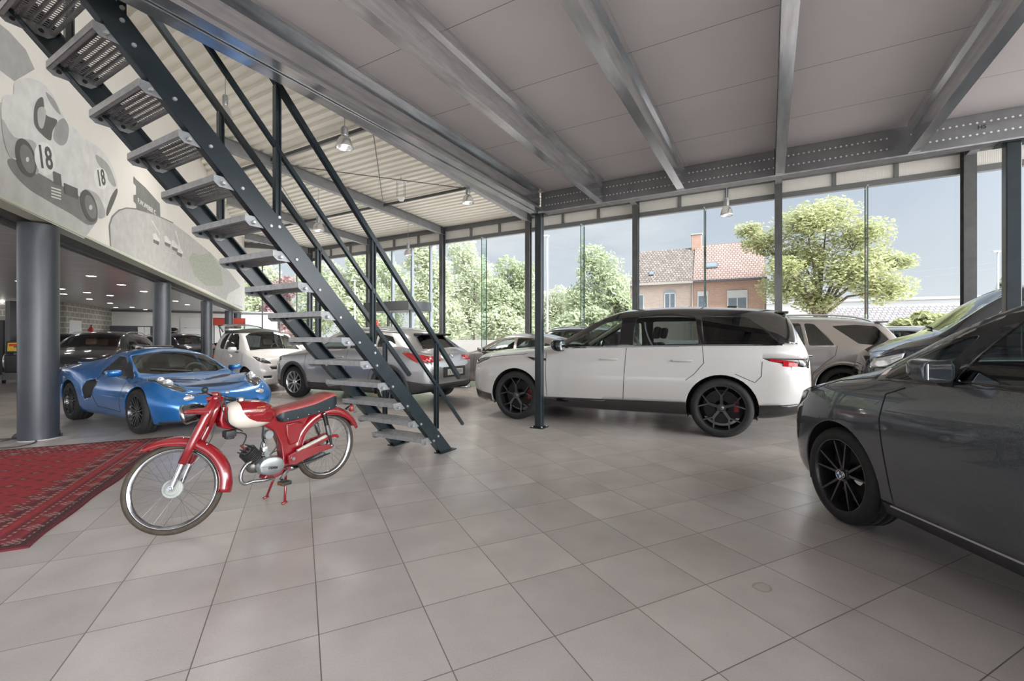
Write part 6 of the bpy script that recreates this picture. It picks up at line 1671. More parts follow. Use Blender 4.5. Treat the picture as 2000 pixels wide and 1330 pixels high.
# borders by distance from the edge
ex = t.math('SUBTRACT', RW / 2, t.math('ABSOLUTE', t.math('SUBTRACT', X_, RW / 2)))
ey = t.math('SUBTRACT', RL / 2, t.math('ABSOLUTE', t.math('SUBTRACT', Y_, RL / 2)))
e = t.math('MINIMUM', ex, ey)
bcol = t.ramp(t.math('MULTIPLY', e, 1.6), [(0.0, (.14, .012, .02)), (.045, (.17, .014, .022)), (.05, (.06, .012, .02)), (.16, (.10, .014, .024)), (.17, (.34, .03, .035)), (.34, (.16, .014, .025)), (.40, (.40, .028, .035)), (.55, (.09, .012, .022)), (.62, (.30, .02, .03)), (.66, (.12, .014, .02))])
al = t.math('ADD', X_, Y_)
dots = t.math('MULTIPLY', t.math('LESS_THAN', t.math('ABSOLUTE', cellf(X_, .055)), .22), t.math('LESS_THAN', t.math('ABSOLUTE', cellf(Y_, .055)), .22))
dband = t.math('MULTIPLY', dots, t.math('LESS_THAN', t.math('ABSOLUTE', t.math('SUBTRACT', t.math('FRACT', t.math('MULTIPLY', e, 8.5)), .5)), .17))
bcol = t.mix(t.math('MULTIPLY', dband, .8), bcol, (.46, .36, .26))
mx_, my_ = cellf(X_, .24), cellf(Y_, .24)
med = t.math('ADD', t.math('ABSOLUTE', mx_), t.math('ABSOLUTE', my_))
mb = t.math('MULTIPLY', t.math('LESS_THAN', med, .24), chk.outputs['Fac'])
bcol = t.mix(t.math('MULTIPLY', mb, .75), bcol, (.46, .40, .36))
rug = t.mix(t.math('LESS_THAN', e, .42), field, bcol)
nz = t.noise(d, 26, 4, .6)
rug = t.mix(1.0, rug, t.ramp(nz, [(.3, (.5, .46, .47)), (.7, (.92, .86, .86))]), 'MULTIPLY')
t.link(rug, t.b.inputs['Base Color']); t.bump(t.noise(d, 260, 3, .6), .5, .004)
rc = Vector((-2.944, 2.675, 0))
b = MB(); n = 40
# outline with gently uneven long side
rows = []
for i in range(n + 1):
    y = RL * i / n; row = []
    for j in range(5):
        x = RW * j / 4; wob = .012 * sin(y * 3.1) + .008 * sin(y * 7.7) if j == 0 else 0
        row.append(Vector((x + wob, y, 0.012)))
    rows.append(row)
b.grid(rows)
for edge in ([r[0] for r in rows], [r[-1] for r in rows], rows[0], rows[-1]):
    b.grid([edge, [Vector((p.x, p.y, 0.0005)) for p in edge]])
rg = b.build('carpet', m_rug, None, M=frame(rc, -T2, T1, Vector((0, 0, 1)) ))
rg.matrix_world = Matrix.Translation(rc) @ Matrix(((-T2.x, T1.x, 0, 0), (-T2.y, T1.y, 0, 0), (0, 0, 1, 0), (0, 0, 0, 1)))
props(rg, 'deep red oriental carpet with patterned borders lying on the tiles at lower left', 'carpet')

# ================================================================ cables by the column
m_cord = mat('grey_cord', (0.05, 0.048, 0.046), 0.55)
def fp(px, py, z=0.0):
    D = (CAMZ - z) * 866 / (py - 661); return Vector(((px - 1010) / 866 * D, D, z))
c1_ = thing('extension_cord', 'dark cord looped on the floor left of the large round column', 'cord', fp(30, 862))
o0 = fp(30, 862)
b = MB(); b.tube(smooth_curve([p - o0 + Vector((0, 0, .008)) for p in (fp(-60, 862), fp(0, 859), fp(40, 857), fp(62, 859), fp(70, 864), fp(52, 870), fp(20, 875), fp(-60, 880))], 8), .008, 6); b.build('cable', m_cord, c1_, smooth=True)
b = MB(); b.tube(smooth_curve([p - o0 + Vector((0, 0, .008)) for p in (fp(-60, 866), fp(0, 863), fp(24, 858))], 6) , .008, 6); b.build('cable', m_cord, c1_, smooth=True)
b = MB(); p0_ = fp(24, 858) - o0; p1_ = fp(43, 856) - o0; b.tube([p0_ + Vector((0, 0, .012)), p0_.lerp(p1_, .4) + Vector((0, 0, .03)), p1_ + Vector((0, 0, .055))], [.018, .034, .04], 8); b.build('plug', m_blackpl, c1_)
c2_ = thing('power_cable', 'short black cable with plug rising from a floor socket right of the round column', 'cord', fp(116, 853))
o0 = fp(116, 853)
b = MB(); b.tube(smooth_curve([fp(104, 853) - o0 + Vector((0, 0, .09)), Vector((-.03, 0, .115)), Vector((.0, 0, .095)), Vector((.022, 0, .02))], 6), .006, 6); b.build('cable', m_cable, c2_, smooth=True)
b = MB(); b.tube([(.022, 0, .005), (.022, 0, .05)], .013, 8); b.build('plug', m_cable, c2_)
b = MB(); b.cbox((.01, 0, .004), (.14, .09, .008), .002); b.build('socket_lid', m_galvflat, c2_)

# ================================================================ hall pendants
m_refl = mat('lamp_reflector_aluminium', (0.72, 0.73, 0.74), 0.22, 0.85)
m_bulbw = mat('lamp_glass_lit', (1, 1, 1), 0.3, emit=(1, .97, .92), estr=3.5)
def pendant(px, py, D, dia, lab, zmax=None, pw=300):
    X = (px - 1010) / 866 * D; z = CAMZ - (py - 661) / 866 * D; p = Vector((X, D, z))
    th = thing('pendant_lamp', lab, 'pendant lamp', p, 0, 'bell shaped hall lamps'); r = dia / 2
    top = (zmax if zmax else roof_z(p)) - z
    b = MB(); b.lathe([(r, 0), (r * 1.02, .012), (r * .97, .05), (r * .86, .14), (r * .66, .22), (r * .40, .275), (r * .3, .285)], 28); b.lathe([(r * .96, .005), (r * .80, .14), (r * .6, .21), (r * .3, .26)], 28); b.build('reflector', m_refl, th, smooth=True, fix=False)
    b = MB(); b.lathe([(r * .30, .28), (r * .36, .30), (r * .36, .47), (r * .30, .50), (.0001, .51)], 18)
    for k in range(9): b.lathe([(r * .36, .31 + .018 * k), (r * .42, .313 + .018 * k), (r * .42, .318 + .018 * k), (r * .36, .321 + .018 * k)], 18)
    b.build('gear_housing', m_galvflat, th, angle=40)
    b = MB(); b.tube([(0, 0, .5), (0, 0, max(.52, top))], .009, 6); b.build('suspension_rod', m_galvflat, th)
    b = MB(); b.sphere((0, 0, .10), .05, 12, 8, (1, 1, 1.5)); b.build('bulb', m_bulbw, th, smooth=True)
    li = bpy.data.lights.new('lamp_light', 'SPOT'); li.energy = pw; li.spot_size = R(130); li.spot_blend = .6; li.shadow_soft_size = .35; li.color = (1, .95, .88)
    lo_ = bpy.data.objects.new('lamp_light', li); COL.objects.link(lo_); lo_.parent = th; lo_.location = (0, 0, -.02)
    return th
pendant(673, 289, 10.6, .40, 'bell shaped aluminium hall lamp closest to the camera, below the mezzanine edge beam')
pendant(914, 397, 14.6, .39, 'bell shaped hall lamp hanging at the big roof beam left of the mezzanine corner post')
pendant(1419, 421, 12.6, .33, 'bell shaped hall lamp hanging before the sky above the brick house')
pendant(797, 499, 18.2, .32, 'bell shaped hall lamp on a long rod above the entrance canopy')
pendant(622, 451, 15.0, .37, 'bell shaped hall lamp seen behind the upper stair rails')
pendant(440, 233, 9.2, .26, 'small bell lamp partly behind the top of the stair rails', pw=60)
# small suspended detector
p = Vector(((783 - 1010) / 866 * 14.5, 14.5, CAMZ + (661 - 386) / 866 * 14.5))
th = thing('hanging_detector', 'small white boxed sensor hanging on wires beneath the ribbed roof', 'sensor', p)
b = MB(); b.cbox((0, 0, .52), (.34, .22, .03), .005); b.build('mounting_plate', m_white, th)
b = MB(); b.prism([(-.12, -.08, 0), (.12, -.08, 0), (.06, -.04, -.1), (-.06, -.04, -.1)], (0, 0, 0), (0, .12, 0)); b.build('sensor_body', m_white, th)
for sx_ in (-1, 1):
    for sy_ in (-1, 1):
        b = MB(); b.tube([(sx_ * .12, sy_ * .07, 0), (sx_ * .12, sy_ * .07, .51)], .006, 5); b.build('wire', m_dgrey, th)
b = MB(); b.tube([(0, 0, .53), (0, 0, roof_z(p) - p.z)], .01, 5); b.build('stem', m_galvflat, th)

# ================================================================ entrance
ev0, ev1 = facade_v(842), facade_v(765)
for i, px in enumerate((768, 806, 842)):
    strip('trim_%d' % (80 + i), facade_v(px) - .045, facade_v(px) + .045, W_ - .10, W_ + .05, 0, ZG, mat('pale_mullion', (.30, .34, .38), .35))
th = thing('entrance_canopy', 'dark flat entrance portal standing at the glass wall behind the silver crossover', 'entrance portal', uv(W_ - .9, (ev0 + ev1) / 2), math.atan2(V.y, V.x))
hw_ = (ev1 - ev0) / 2 + .15
b = MB(); b.cbox((0, 0, 2.72), (hw_ * 2, 1.5, .42), .02); b.build('canopy', mat('canopy_grey', (.06, .065, .07), .5), th)
for x in (-hw_ + .08, hw_ - .08, 0):
    b = MB(); b.cbox((x, .55, 1.25), (.09, .09, 2.5), .01); b.build('door_post', m_dgrey, th)
b = MB(); b.add([(-hw_ + .1, .55, .05), (hw_ - .1, .55, .05), (hw_ - .1, .55, 2.48), (-hw_ + .1, .55, 2.48)], [(0, 1, 2, 3)]); b.build('door_glass', m_pane, th, fix=False)
p = Vector(((737 - 1010) / 866 * 19.0, 19.0, 0))
th = thing('warning_cone', 'red triangular marker standing behind the roof of the silver crossover', 'cone', p)
b = MB(); b.lathe([(.17, 1.38), (.02, 2.05), (.0001, 2.06)], 20); b.build('cone', mat('signal_red', (.55, .03, .02), .5), th, smooth=True)
b = MB(); b.lathe([(.05, .02), (.05, 1.38), (.18, 1.38), (.18, 1.40)], 16); b.build('stand', m_dgrey, th); b = MB(); b.lathe([(.0001, 0), (.25, 0), (.25, .03), (.0001, .03)], 20); b.build('foot', m_dgrey, th)

# ================================================================ prints on the mural wall
def mur(px, py, dz=0.0):
    d_ = Vector(((px - 1010) / 866, 1, (661 - py) / 866))
    k = FB.dot(n_m) / d_.dot(n_m)
    q = d_ * k; q.z += CAMZ
    return Vector(((q - FB).dot(FBd), q.z, dz))
def gry(v): return noisy('print_grey_%d' % round(v * 100), (v * .92, v * .905, v * .87), (v * 1.08, v * 1.06, v * 1.02), 5, .7)
def patch(name, pts, v, dz, parent, m=None):
    b = MB(); b.add([mur(x, y, dz) for x, y in pts], [tuple(range(len(pts)))]); o = b.build(name, m or gry(v), parent, fix=False); return o
za = lambda L_: [(x / 3.41, 50 + y / 3.41) for x, y in L_]
zb_ = lambda L_: [(x / 3.994, 333 + y / 3.994) for x, y in L_]
def ell(cx, cy, rx, ry, tilt=0, n=28):
    c_, s_ = cos(R(tilt)), sin(R(tilt))
    return [(cx + rx * cos(a) * c_ - ry * sin(a) * s_, cy + rx * cos(a) * s_ + ry * sin(a) * c_) for a in [2 * pi * i / n for i in range(n)]]
def curve2(pts, k=5): return [(p.x, p.y) for p in smooth_curve([(x, y, 0) for x, y in pts], k, True)]
mu = thing('race_car_print', 'large grey print of an old streamlined race car with number 18 on the cream wall', 'wall print', (0, 0, 0)); mu.matrix_world = MM
patch('track_tone', za([(-200, 380), (80, 560), (280, 1010), (640, 1310), (560, 1420), (-200, 1060)]), .52, .002, mu)
patch('stand_tone', za([(-300, -260), (60, 40), (170, 160), (230, 290), (95, 370), (-200, 150)]), .38, .002, mu)
patch('cast_tone', curve2(za([(50, 890), (130, 900), (260, 985), (400, 1060), (560, 1160), (640, 1240), (640, 1310), (580, 1325), (480, 1260), (340, 1180), (180, 1080), (70, 960)])), .20, .004, mu)
patch('race_car_body', curve2(za([(90, 385), (150, 350), (235, 360), (300, 400), (360, 480), (405, 570), (445, 650), (500, 690), (560, 750), (640, 800), (700, 860), (750, 950), (780, 1060), (772, 1110), (735, 1200), (700, 1275), (655, 1285), (635, 1240), (600, 1190), (530, 1110), (400, 1065), (330, 1025), (260, 985), (200, 960), (130, 905), (60, 870), (20, 760), (5, 640), (5, 520), (30, 462), (86, 455)]), 3), .66, .006, mu)
patch('flank_tone', curve2(za([(8, 620), (90, 740), (230, 780), (250, 980), (190, 955), (120, 890), (60, 870), (20, 760)])), .42, .007, mu)
patch('nose_tone', curve2(za([(560, 1090), (640, 1120), (690, 1210), (695, 1270), (655, 1283), (630, 1230), (590, 1165)])), .40, .007, mu)
patch('tail_fin_tone', curve2(za([(300, 440), (360, 500), (400, 590), (370, 570), (320, 500)])), .34, .007, mu)
patch('bonnet_tone', curve2(za([(640, 860), (720, 930), (770, 1060), (740, 1060), (690, 980), (640, 900)])), .36, .007, mu)
patch('cockpit', curve2(za([(220, 570), (240, 500), (280, 480), (300, 590), (375, 630), (345, 700), (330, 765), (270, 720), (225, 660)])), .13, .008, mu)
patch('driver_tone', curve2(za([(245, 560), (280, 540), (300, 580), (280, 680), (250, 660)])), .46, .009, mu)
patch('windscreen', curve2(za([(378, 640), (420, 618), (452, 680), (440, 770), (400, 798), (352, 755), (358, 690)])), .34, .009, mu)
for c_, rx, ry in (((165, 880), 64, 135), ((588, 1200), 50, 112)):
    q = za([c_])[0]; patch('race_wheel', ell(q[0], q[1], rx / 3.41, ry / 3.41, -17), .10, .008, mu); patch('race_rim', ell(q[0] + 3, q[1] + 2, rx * .66 / 3.41, ry * .74 / 3.41, -17), .20, .009, mu); patch('race_hub', ell(q[0] + 3, q[1] + 3, 3.2, 5), .6, .010, mu)
patch('air_vent', za([(345, 965), (400, 990), (408, 1075), (352, 1045)]), .14, .008, mu); patch('air_vent', za([(418, 1045), (512, 1085), (518, 1158), (425, 1118)]), .12, .008, mu)
patch('grille_opening', curve2(za([(772, 1085), (775, 1125), (716, 1262), (704, 1235), (735, 1140)])), .12, .008, mu)
for k in range(4): patch('exhaust_stub', za([(335, 1072 + 20 * k), (400, 1092 + 20 * k), (402, 1101 + 20 * k), (337, 1082 + 20 * k)]), .75, .008, mu)
for c_, h_, nm in (((293, 885), 50, 'side'), ((668, 1018), 33, 'nose')):
    q = za([c_])[0]; pl_ = ell(q[0], q[1], h_ * .40, h_ * .66, -12); patch('number_disc', pl_, .76, .0085, mu)
    c3 = mur(*q, .010); tp_ = mur(q[0] - 4, q[1] - h_ / 2, .010); up_ = (tp_ - mur(q[0] + 4, q[1] + h_ / 2, .010)); rt_ = mur(q[0] + 14, q[1] + 5, .010) - c3
    sc_ = up_.length
    o = text_mesh('18', sc_ * 1.25, gry(.10), 'number', mu, None, .0004, .008)
    xw = rt_.normalized(); o.matrix_local = Matrix(((xw.x, up_.normalized().x, 0, c3.x), (xw.y, up_.normalized().y, 0, c3.y), (0, 0, 1, .011), (0, 0, 0, 1)))
mu2 = thing('race_track_print', 'grey print of a race track with small cars and grandstand on the cream wall', 'wall print', (0, 0, 0)); mu2.matrix_world = MM
patch('track_surface', zb_([(862, 592), (852, 430), (876, 360), (925, 312), (985, 294), (1062, 302), (1200, 342), (1350, 412), (1470, 500), (1640, 640), (1800, 800), (1888, 920), (1888, 1076), (1600, 930), (1300, 800)]), .50, .002, mu2)
patch('track_edge', zb_([(858, 592), (846, 430), (870, 355), (922, 305), (985, 287), (1062, 295), (1200, 336), (1350, 405), (1350, 414), (1200, 345), (1062, 305), (985, 297), (928, 315), (880, 362), (856, 430), (866, 592)]), .22, .004, mu2)
patch('hedge_tone', zb_([(1470, 690), (1500, 640), (1560, 660), (1640, 640), (1720, 760), (1740, 900), (1600, 900), (1520, 820)]), .34, .004, mu2, noisy('print_green_grey', (.33, .36, .29), (.47, .49, .42), 14, .7))
patch('pale_road', zb_([(1780, 960), (1888, 900), (1888, 1060), (1760, 1020)]), .72, .005, mu2)
for q in ((1215, 532), (1303, 552), (1360, 588), (1396, 628)):
    patch('small_race_car', zb_([(q[0] - 26, q[1] - 40), (q[0] - 4, q[1] - 44), (q[0] + 18, q[1] - 8), (q[0] + 30, q[1] + 8), (q[0] + 20, q[1] + 44), (q[0] - 18, q[1] + 22)]), .70, .005, mu2); patch('small_race_car_shade', zb_([(q[0] - 20, q[1] + 4), (q[0] + 24, q[1] + 24), (q[0] + 20, q[1] + 50), (q[0] - 18, q[1] + 28)]), .16, .006, mu2)
for a_, c_ in (((1180, 390), (1245, 500)), ((1365, 470), (1400, 600)), ((1290, 628), (1450, 684))):
    patch('track_line', zb_([a_, (a_[0] + 5, a_[1]), (c_[0] + 5, c_[1]), c_]), .80, .004, mu2)
patch('grandstand', zb_([(1040, 45), (1062, 70), (1130, 130), (1245, 260), (1250, 362), (1150, 320), (1062, 302), (1062, 262), (1040, 240), (1040, 190), (1060, 190), (1062, 120), (1040, 100)]), .20, .004, mu2)
def wtext(txt, a_, c_, hpx, v, dz, parent, nm):
    A_, C_ = mur(*a_, dz), mur(*c_, dz); xd = (C_ - A_); mid_ = (A_ + C_) / 2; m0 = ((a_[0] + c_[0]) / 2, (a_[1] + c_[1]) / 2)
    up_ = mur(m0[0], m0[1] - hpx, dz) - mur(*m0, dz)
    o = text_mesh(txt, 1, gry(v), nm, parent, None, .0004, .02)
    w_ = max(vv.co.x for vv in o.data.vertices) - min(vv.co.x for vv in o.data.vertices)
    sx_ = xd.length / w_; sy_ = up_.length / .72; xn = xd.normalized()
    o.matrix_local = Matrix(((xn.x * sx_, 0, 0, mid_.x), (xn.y * sx_, sy_, 0, mid_.y), (0, 0, 1, dz), (0, 0, 0, 1)))
    return o
wtext('F.W.WEBER C', zb_([(1072, 245)])[0], zb_([(1212, 322)])[0], 9, .75, .006, mu2, 'stand_lettering')

# ================================================================ low showroom furniture
def on_floor(px, D): return Vector(((px - 1010) / 866 * D, D, 0))
p = on_floor(-14, 8.6) ; p = on_floor(31, 12.6)
th = thing('battery_charger_cart', 'charger trolley with yellow and red lit panel left of the large round column', 'trolley', p, R(-50))
b = MB(); b.cbox((0, 0, .55), (.34, .40, .5), .03); b.build('housing', m_blackpl, th)
b = MB(); b.cbox((0, -.02, 1.02), (.06, .34, .34), .015, Matrix.Rotation(R(-18), 3, 'Y')); b.build('panel', m_blackpl, th)
b = MB(); b.cbox((.028, -.02, 1.02), (.012, .27, .25), .004, Matrix.Rotation(R(-18), 3, 'Y')); b.build('yellow_panel', mat('charger_yellow', (.65, .42, .04), .4), th)
b = MB(); b.cbox((.042, -.05, 1.08), (.012, .15, .07), .004, Matrix.Rotation(R(-18), 3, 'Y')); b.build('red_display', mat('charger_red', (.6, .04, .02), .4), th)
b = MB(); b.cbox((0, 0, .9), (.08, .08, .3), .01); b.build('mast', m_dgrey, th)
for sy_ in (-1, 1):
    b = MB(); b.lathe([(.06, -.02), (.12, -.025), (.12, .025), (.06, .02)], 20, (-.1, sy_ * .24, .12), 'Y'); b.build('wheel', m_tyre, th)
b = MB(); b.tube(smooth_curve([(.15, .2, .7), (.35, .35, .75), (.4, .4, .4), (.2, .5, .05), (-.4, .5, .02), (-.7, .2, .02)], 6), .02, 8); b.build('cable', m_cable, th, smooth=True)
b = MB(); b.span((-.12, -.24, .1), (.14, .24, .32)); b.build('base', m_dgrey, th)
p = on_floor(34, 18.4)
th = thing('tall_cabinet', 'tall dark cabinet against the grey block wall left of the large round column', 'cabinet', p, R(-26 - 90 + 90))
b = MB(); b.cbox((0, 0, 1.4), (.5, .55, 2.8), .01); b.build('carcass', mat('cabinet_grey', (.05, .048, .05), .5), th)
b = MB()
for z in (1.0, 1.9): b.span((-.252, -.277, z - .004), (.252, -.274, z + .004))
b.build('door_gap', m_black, th)
th = thing('black_partition', 'black partition screen at the far left edge behind the parked cars', 'partition', on_floor(2, 15.5), R(-20))
b = MB(); b.cbox((-.6, 0, .95), (1.6, .06, 1.9), .01); b.build('screen', mat('matte_black_screen', (.012, .012, .013), .8), th)
for x in (-1.2, 0): 
    b = MB(); b.cbox((x, 0, .03), (.08, .5, .06), .01); b.build('foot', m_dgrey, th)
# things before the block wall and back wall (positions in the back wall frame)
def bkpos(x, y): return bk + B2d * x - Vector((-B2d.y, B2d.x, 0)) * y
rzb = math.atan2(B2d.y, B2d.x)
th = thing('workshop_cupboard', 'wide cupboard with dark and white doors before the white back wall', 'cupboard', bkpos(.25, .9), rzb)
b = MB(); b.cbox((.9, 0, .98), (1.8, .5, 1.96), .015); b.build('carcass', m_dgrey, th)
b = MB(); b.cbox((.62, -.255, .98), (1.16, .03, 1.88), .006); b.build('dark_door', mat('door_charcoal', (.045, .043, .05), .4), th)
for x in (1.34, 1.62):
    b = MB(); b.cbox((x, -.255, .98), (.26, .03, 1.84), .006); b.build('white_door', m_white, th)
th = thing('air_tank', 'black compressor tank between cupboard and sectional door', 'compressor', bkpos(2.75, 1.0), rzb)
b = MB(); b.lathe([(.0001, -.5), (.18, -.47), (.24, -.36), (.24, .36), (.18, .47), (.0001, .5)], 20, (0, 0, 1.65), 'X'); b.build('tank', m_gloss, th, smooth=True)
b = MB()
for x in (-.3, .3): b.span((x - .04, -.15, 0), (x + .04, .15, 1.48))
b.build('frame', m_dgrey, th)
b = MB(); b.cbox((-.1, 0, 1.86), (.5, .22, .16), .03); b.build('motor', m_dgrey, th)
MBL = frame(bc, B1d, Vector((-B1d.y, B1d.x, 0)))
def blpos(x, y): return bc + B1d * x + Vector((B1d.y, -B1d.x, 0)) * y
th = thing('fire_extinguisher', 'red fire extinguisher hanging on the grey block wall beside the white door', 'extinguisher', blpos(2.4, .12) + Vector((0, 0, 1.35)))
b = MB(); b.lathe([(.0001, 0), (.085, .01), (.09, .05), (.09, .40), (.05, .48), (.025, .50), (.025, .56), (.0001, .56)], 18); b.build('cylinder', mat('signal_red', (.55, .03, .02), .5), th, smooth=True)
b = MB(); b.bar((0, 0, .56), (.12, -.06, .60), .03, .02); b.tube(smooth_curve([(0, 0, .55), (.12, -.1, .5), (.12, -.1, .2)], 5), .012, 6); b.build('valve_hose', m_cable, th)
for k in range(2):
    th = thing('red_chair', ('red padded chair by the block wall, nearer the white door', 'red padded chair by the block wall, nearer the dark cupboard')[k], 'chair', blpos(2.0 + .75 * k, 1.2), math.atan2(-B1d.x, B1d.y) + .3, 'red chairs of the low showroom')
    mr = mat('chair_red', (.45, .02, .02), .6)
    b = MB(); b.cbox((0, 0, .48), (.5, .5, .08), .02); b.build('seat', mr, th)
    b = MB(); b.cbox((0, .24, .98), (.5, .08, .9), .03); b.build('backrest', mr, th)
    for sx_ in (-1, 1):
        for sy_ in (-1, 1):
            b = MB(); b.tube([(sx_ * .2, sy_ * .2, .0), (sx_ * .2, sy_ * .2, .45)], .012, 6); b.build('leg', m_chrome, th)
th = thing('bottle_shelf', 'low wall shelf with bottles on the block wall beside the round column', 'shelf', blpos(.0, .16) - B1d * .0 - B2d * .6 + Vector((0, -.2, 1.32)), math.atan2(B2d.y, B2d.x))
b = MB(); b.cbox((0, 0, 0), (1.0, .25, .03), .004); b.build('board', m_dgrey, th)
for k in range(2):
    b = MB(); b.bar((-.35 + .7 * k, .1, -.15), (-.35 + .7 * k, -.08, -.01), .02, .02); b.build('bracket', m_dgrey, th)
bp = th.matrix_basis if False else None
for k in range(6):
    loc = Vector(th.location) + B2d * (-.38 + .15 * k) + Vector((0, 0, .016))
    bo = thing('bottle', 'bottle on the wall shelf by the block wall, number %s from the left' % ('one', 'two', 'three', 'four', 'five', 'six')[k], 'bottle', loc, 0, 'bottles on the wall shelf')
    mb_ = (mat('bottle_blue', (.02, .04, .16), .3), mat('bottle_green', (.05, .16, .10), .3), mat('bottle_white', (.6, .6, .6), .4))[k % 3]
    b = MB(); b.lathe([(.0001, 0), (.045, 0), (.045, .17), (.018, .22), (.018, .25)], 12); b.build('flask', mb_, bo, smooth=True)
    b = MB(); b.lathe([(.02, .25), (.02, .28), (.0001, .28)], 10); b.build('cap', m_blackpl, bo)
th = thing('red_banner', 'red hoarding behind the raised rear window of the small white car', 'banner', on_floor(448, 24.3), R(64 - 90) * 0 + math.atan2(B2d.y, B2d.x))
b = MB(); b.cbox((0, 0, 2.18), (1.5, .04, .42), .005); b.build('cloth', mat('banner_red', (.5, .05, .03), .6), th)
for sx_ in (-1, 1):
    b = MB(); b.cbox((sx_ * .7, 0, 1.1), (.05, .05, 2.2), .004); b.build('pole', m_dgrey, th)
# ================================================================ outside
m_yard = noisy('pale_concrete_yard', (0.58, 0.57, 0.55), (0.66, 0.65, 0.63), 0.6, 0.85)
b = MB(); b.span((-120, -60, -0.5), (120, 160, -0.21)); props(b.build('ground_yard', m_yard), kind='structure')
def far(px, D, py=None):
    return Vector(((px - 1010) / 866 * D, D, 0 if py is None else CAMZ + (661 - py) / 866 * D))
# ---- trees: leaves as many small blades on branching limbs
m_bark = noisy('bark', (0.10, 0.075, 0.055), (0.16, 0.13, 0.10), 12, 0.9)
def leafmat(name, c1, c2):
    m = mat(name, c1, 0.6); t = NT(m)
    oi = t.add('ShaderNodeObjectInfo'); nz = t.noise(t.coord('Object'), 1.1, 4, .6)
    t.link(t.ramp(nz, [(.32, c1), (.68, c2)]), t.b.inputs['Base Color'])
    # thin leaves pass some light
    tr = t.add('ShaderNodeBsdfTranslucent'); tr.inputs['Color'].default_value = (*[min(1, c * 1.3) for c in c2], 1)
    mx = t.add('ShaderNodeMixShader'); mx.inputs[0].default_value = .35
    out = t.n['Material Output']; t.link(t.b.outputs[0], mx.inputs[1]); t.link(tr.outputs[0], mx.inputs[2]); t.link(mx.outputs[0], out.inputs['Surface'])
    return m
lf_a = leafmat('leaf_mid', (.18, .22, .12), (.36, .40, .26))
lf_b = leafmat('leaf_pale', (.24, .275, .17), (.43, .46, .32))
lf_c = leafmat('leaf_yellow', (.19, .215, .085), (.39, .40, .20))
lf_p = leafmat('leaf_purple', (.16, .09, .10), (.32, .22, .20))
def leaves(rnd, blobs, n, size, shell=.55):
    b = MB(); vs = []; fs = []
    tot = sum(r[1] ** 2 for r in blobs)
    for c, r, sq in blobs:
        for i in range(int(n * r * r / tot)):
            d_ = Vector((rnd.gauss(0, 1), rnd.gauss(0, 1), rnd.gauss(0, 1))).normalized()
            k = r * (shell + (1 - shell) * rnd.random()) * (1 + .12 * sin(5 * d_.x + c[0]) * sin(4 * d_.z + c[2]))
            p = Vector(c) + Vector((d_.x * k, d_.y * k, d_.z * k * sq))
            a = Vector((rnd.gauss(0, 1), rnd.gauss(0, 1), rnd.gauss(0, .6))).normalized(); e = a.orthogonal().normalized()
            s_ = size * (.6 + .8 * rnd.random()); k0 = len(vs)
            vs += [p - a * s_, p + e * s_ * .5, p + a * s_, p - e * s_ * .5]; fs.append((k0, k0 + 1, k0 + 2, k0 + 3))
    return b.add(vs, fs)
def tree(name, p, blobs, n, size, lm, lab, trunk=.18, h0=2.0, group=None, seed=1, limbs=None, shell=.55):
    rnd = random.Random(seed)
    th = thing(name, lab, 'tree', p, 0, group)
    b = MB(); top = max(c[2] for c, r, s_ in blobs)
    b.tube([(0, 0, -.2), (.05, .02, h0 * .5), (0, .05, h0), (.1, 0, top * .8)], [trunk, trunk * .85, trunk * .7, trunk * .25], 8)
    for c, r, s_ in blobs:
        m_ = Vector((c[0] * .45, c[1] * .45, (h0 + c[2]) / 2 + .2)); b.tube([(0, .03, h0 * (.7 + .3 * rnd.random())), m_, Vector(c) * .96], [trunk * .45, trunk * .28, trunk * .1], 6)
        for q in range(2):
            e = Vector(c) + Vector((rnd.uniform(-1, 1), rnd.uniform(-1, 1), rnd.uniform(-.3, .6))) * r * .7; b.tube([m_.lerp(Vector(c), .6), e], [trunk * .16, trunk * .05], 5)
    b.build('trunk', m_bark, th, smooth=True)
    o = leaves(rnd, blobs, int(n * 1.5), size, shell).build('foliage', lm, th, fix=False)
    return th
# the spreading tree right of the house
S = 30
blob = []
for px, py, r in ((1600, 425, 40), (1545, 445, 44), (1500, 470, 32), (1640, 470, 40), (1570, 500, 50), (1690, 510, 34), (1625, 540, 48), (1540, 560, 42), (1680, 570, 36), (1590, 590, 30), (1500, 530, 26), (1715, 520, 20), (1660, 530, 30), (1485, 440, 22)):
    k = S / 866; blob.append((((px - 1600) * k, random.uniform(-2.2, 2.2), CAMZ + (661 - py) * k), r * k * 1.38, .60))
tree('spreading_tree', far(1600, S), blob, 17000, .125, lf_c, 'large spreading tree with layered yellow green crown right of the brick house', .28, 3.2, seed=4, shell=.25)
# tree belt
def bushy(name, px, D, hpx, wpx, lm, lab, seed, n=5200, base=645):
    k = D / 866; rnd = random.Random(seed); bl = []; H_ = (base - hpx); 
    for i in range(14):
        t_ = i / 13; w_ = wpx / 2 * (1 - .55 * t_ ** 1.6)
        x = rnd.uniform(-w_, w_) * .75; y = rnd.uniform(-w_, w_) * .5
        r = (wpx * .33) * (1 - .40 * t_); z = CAMZ + (661 - base + H_ * t_) * k - r * k * .7 * t_
        bl.append(((x * k, y * k, max(z, r * k * .7)), r * k, .85))
    return tree(name, far(px, D), bl, n, .2, lm, lab, .2, 2.2, 'trees beyond the glass wall', seed)
bushy('leafy_tree', 1178, 52, 478, 150, lf_a, 'broad light green tree right of the mezzanine corner post beside the brick house', 11, 8000)
bushy('leafy_tree', 1095, 63, 560, 110, lf_b, 'lower pale tree directly right of the mezzanine corner post', 12, 4500)
bushy('leafy_tree', 1000, 47, 500, 130, lf_a, 'rounded tree directly left of the mezzanine corner post', 13, 6000)
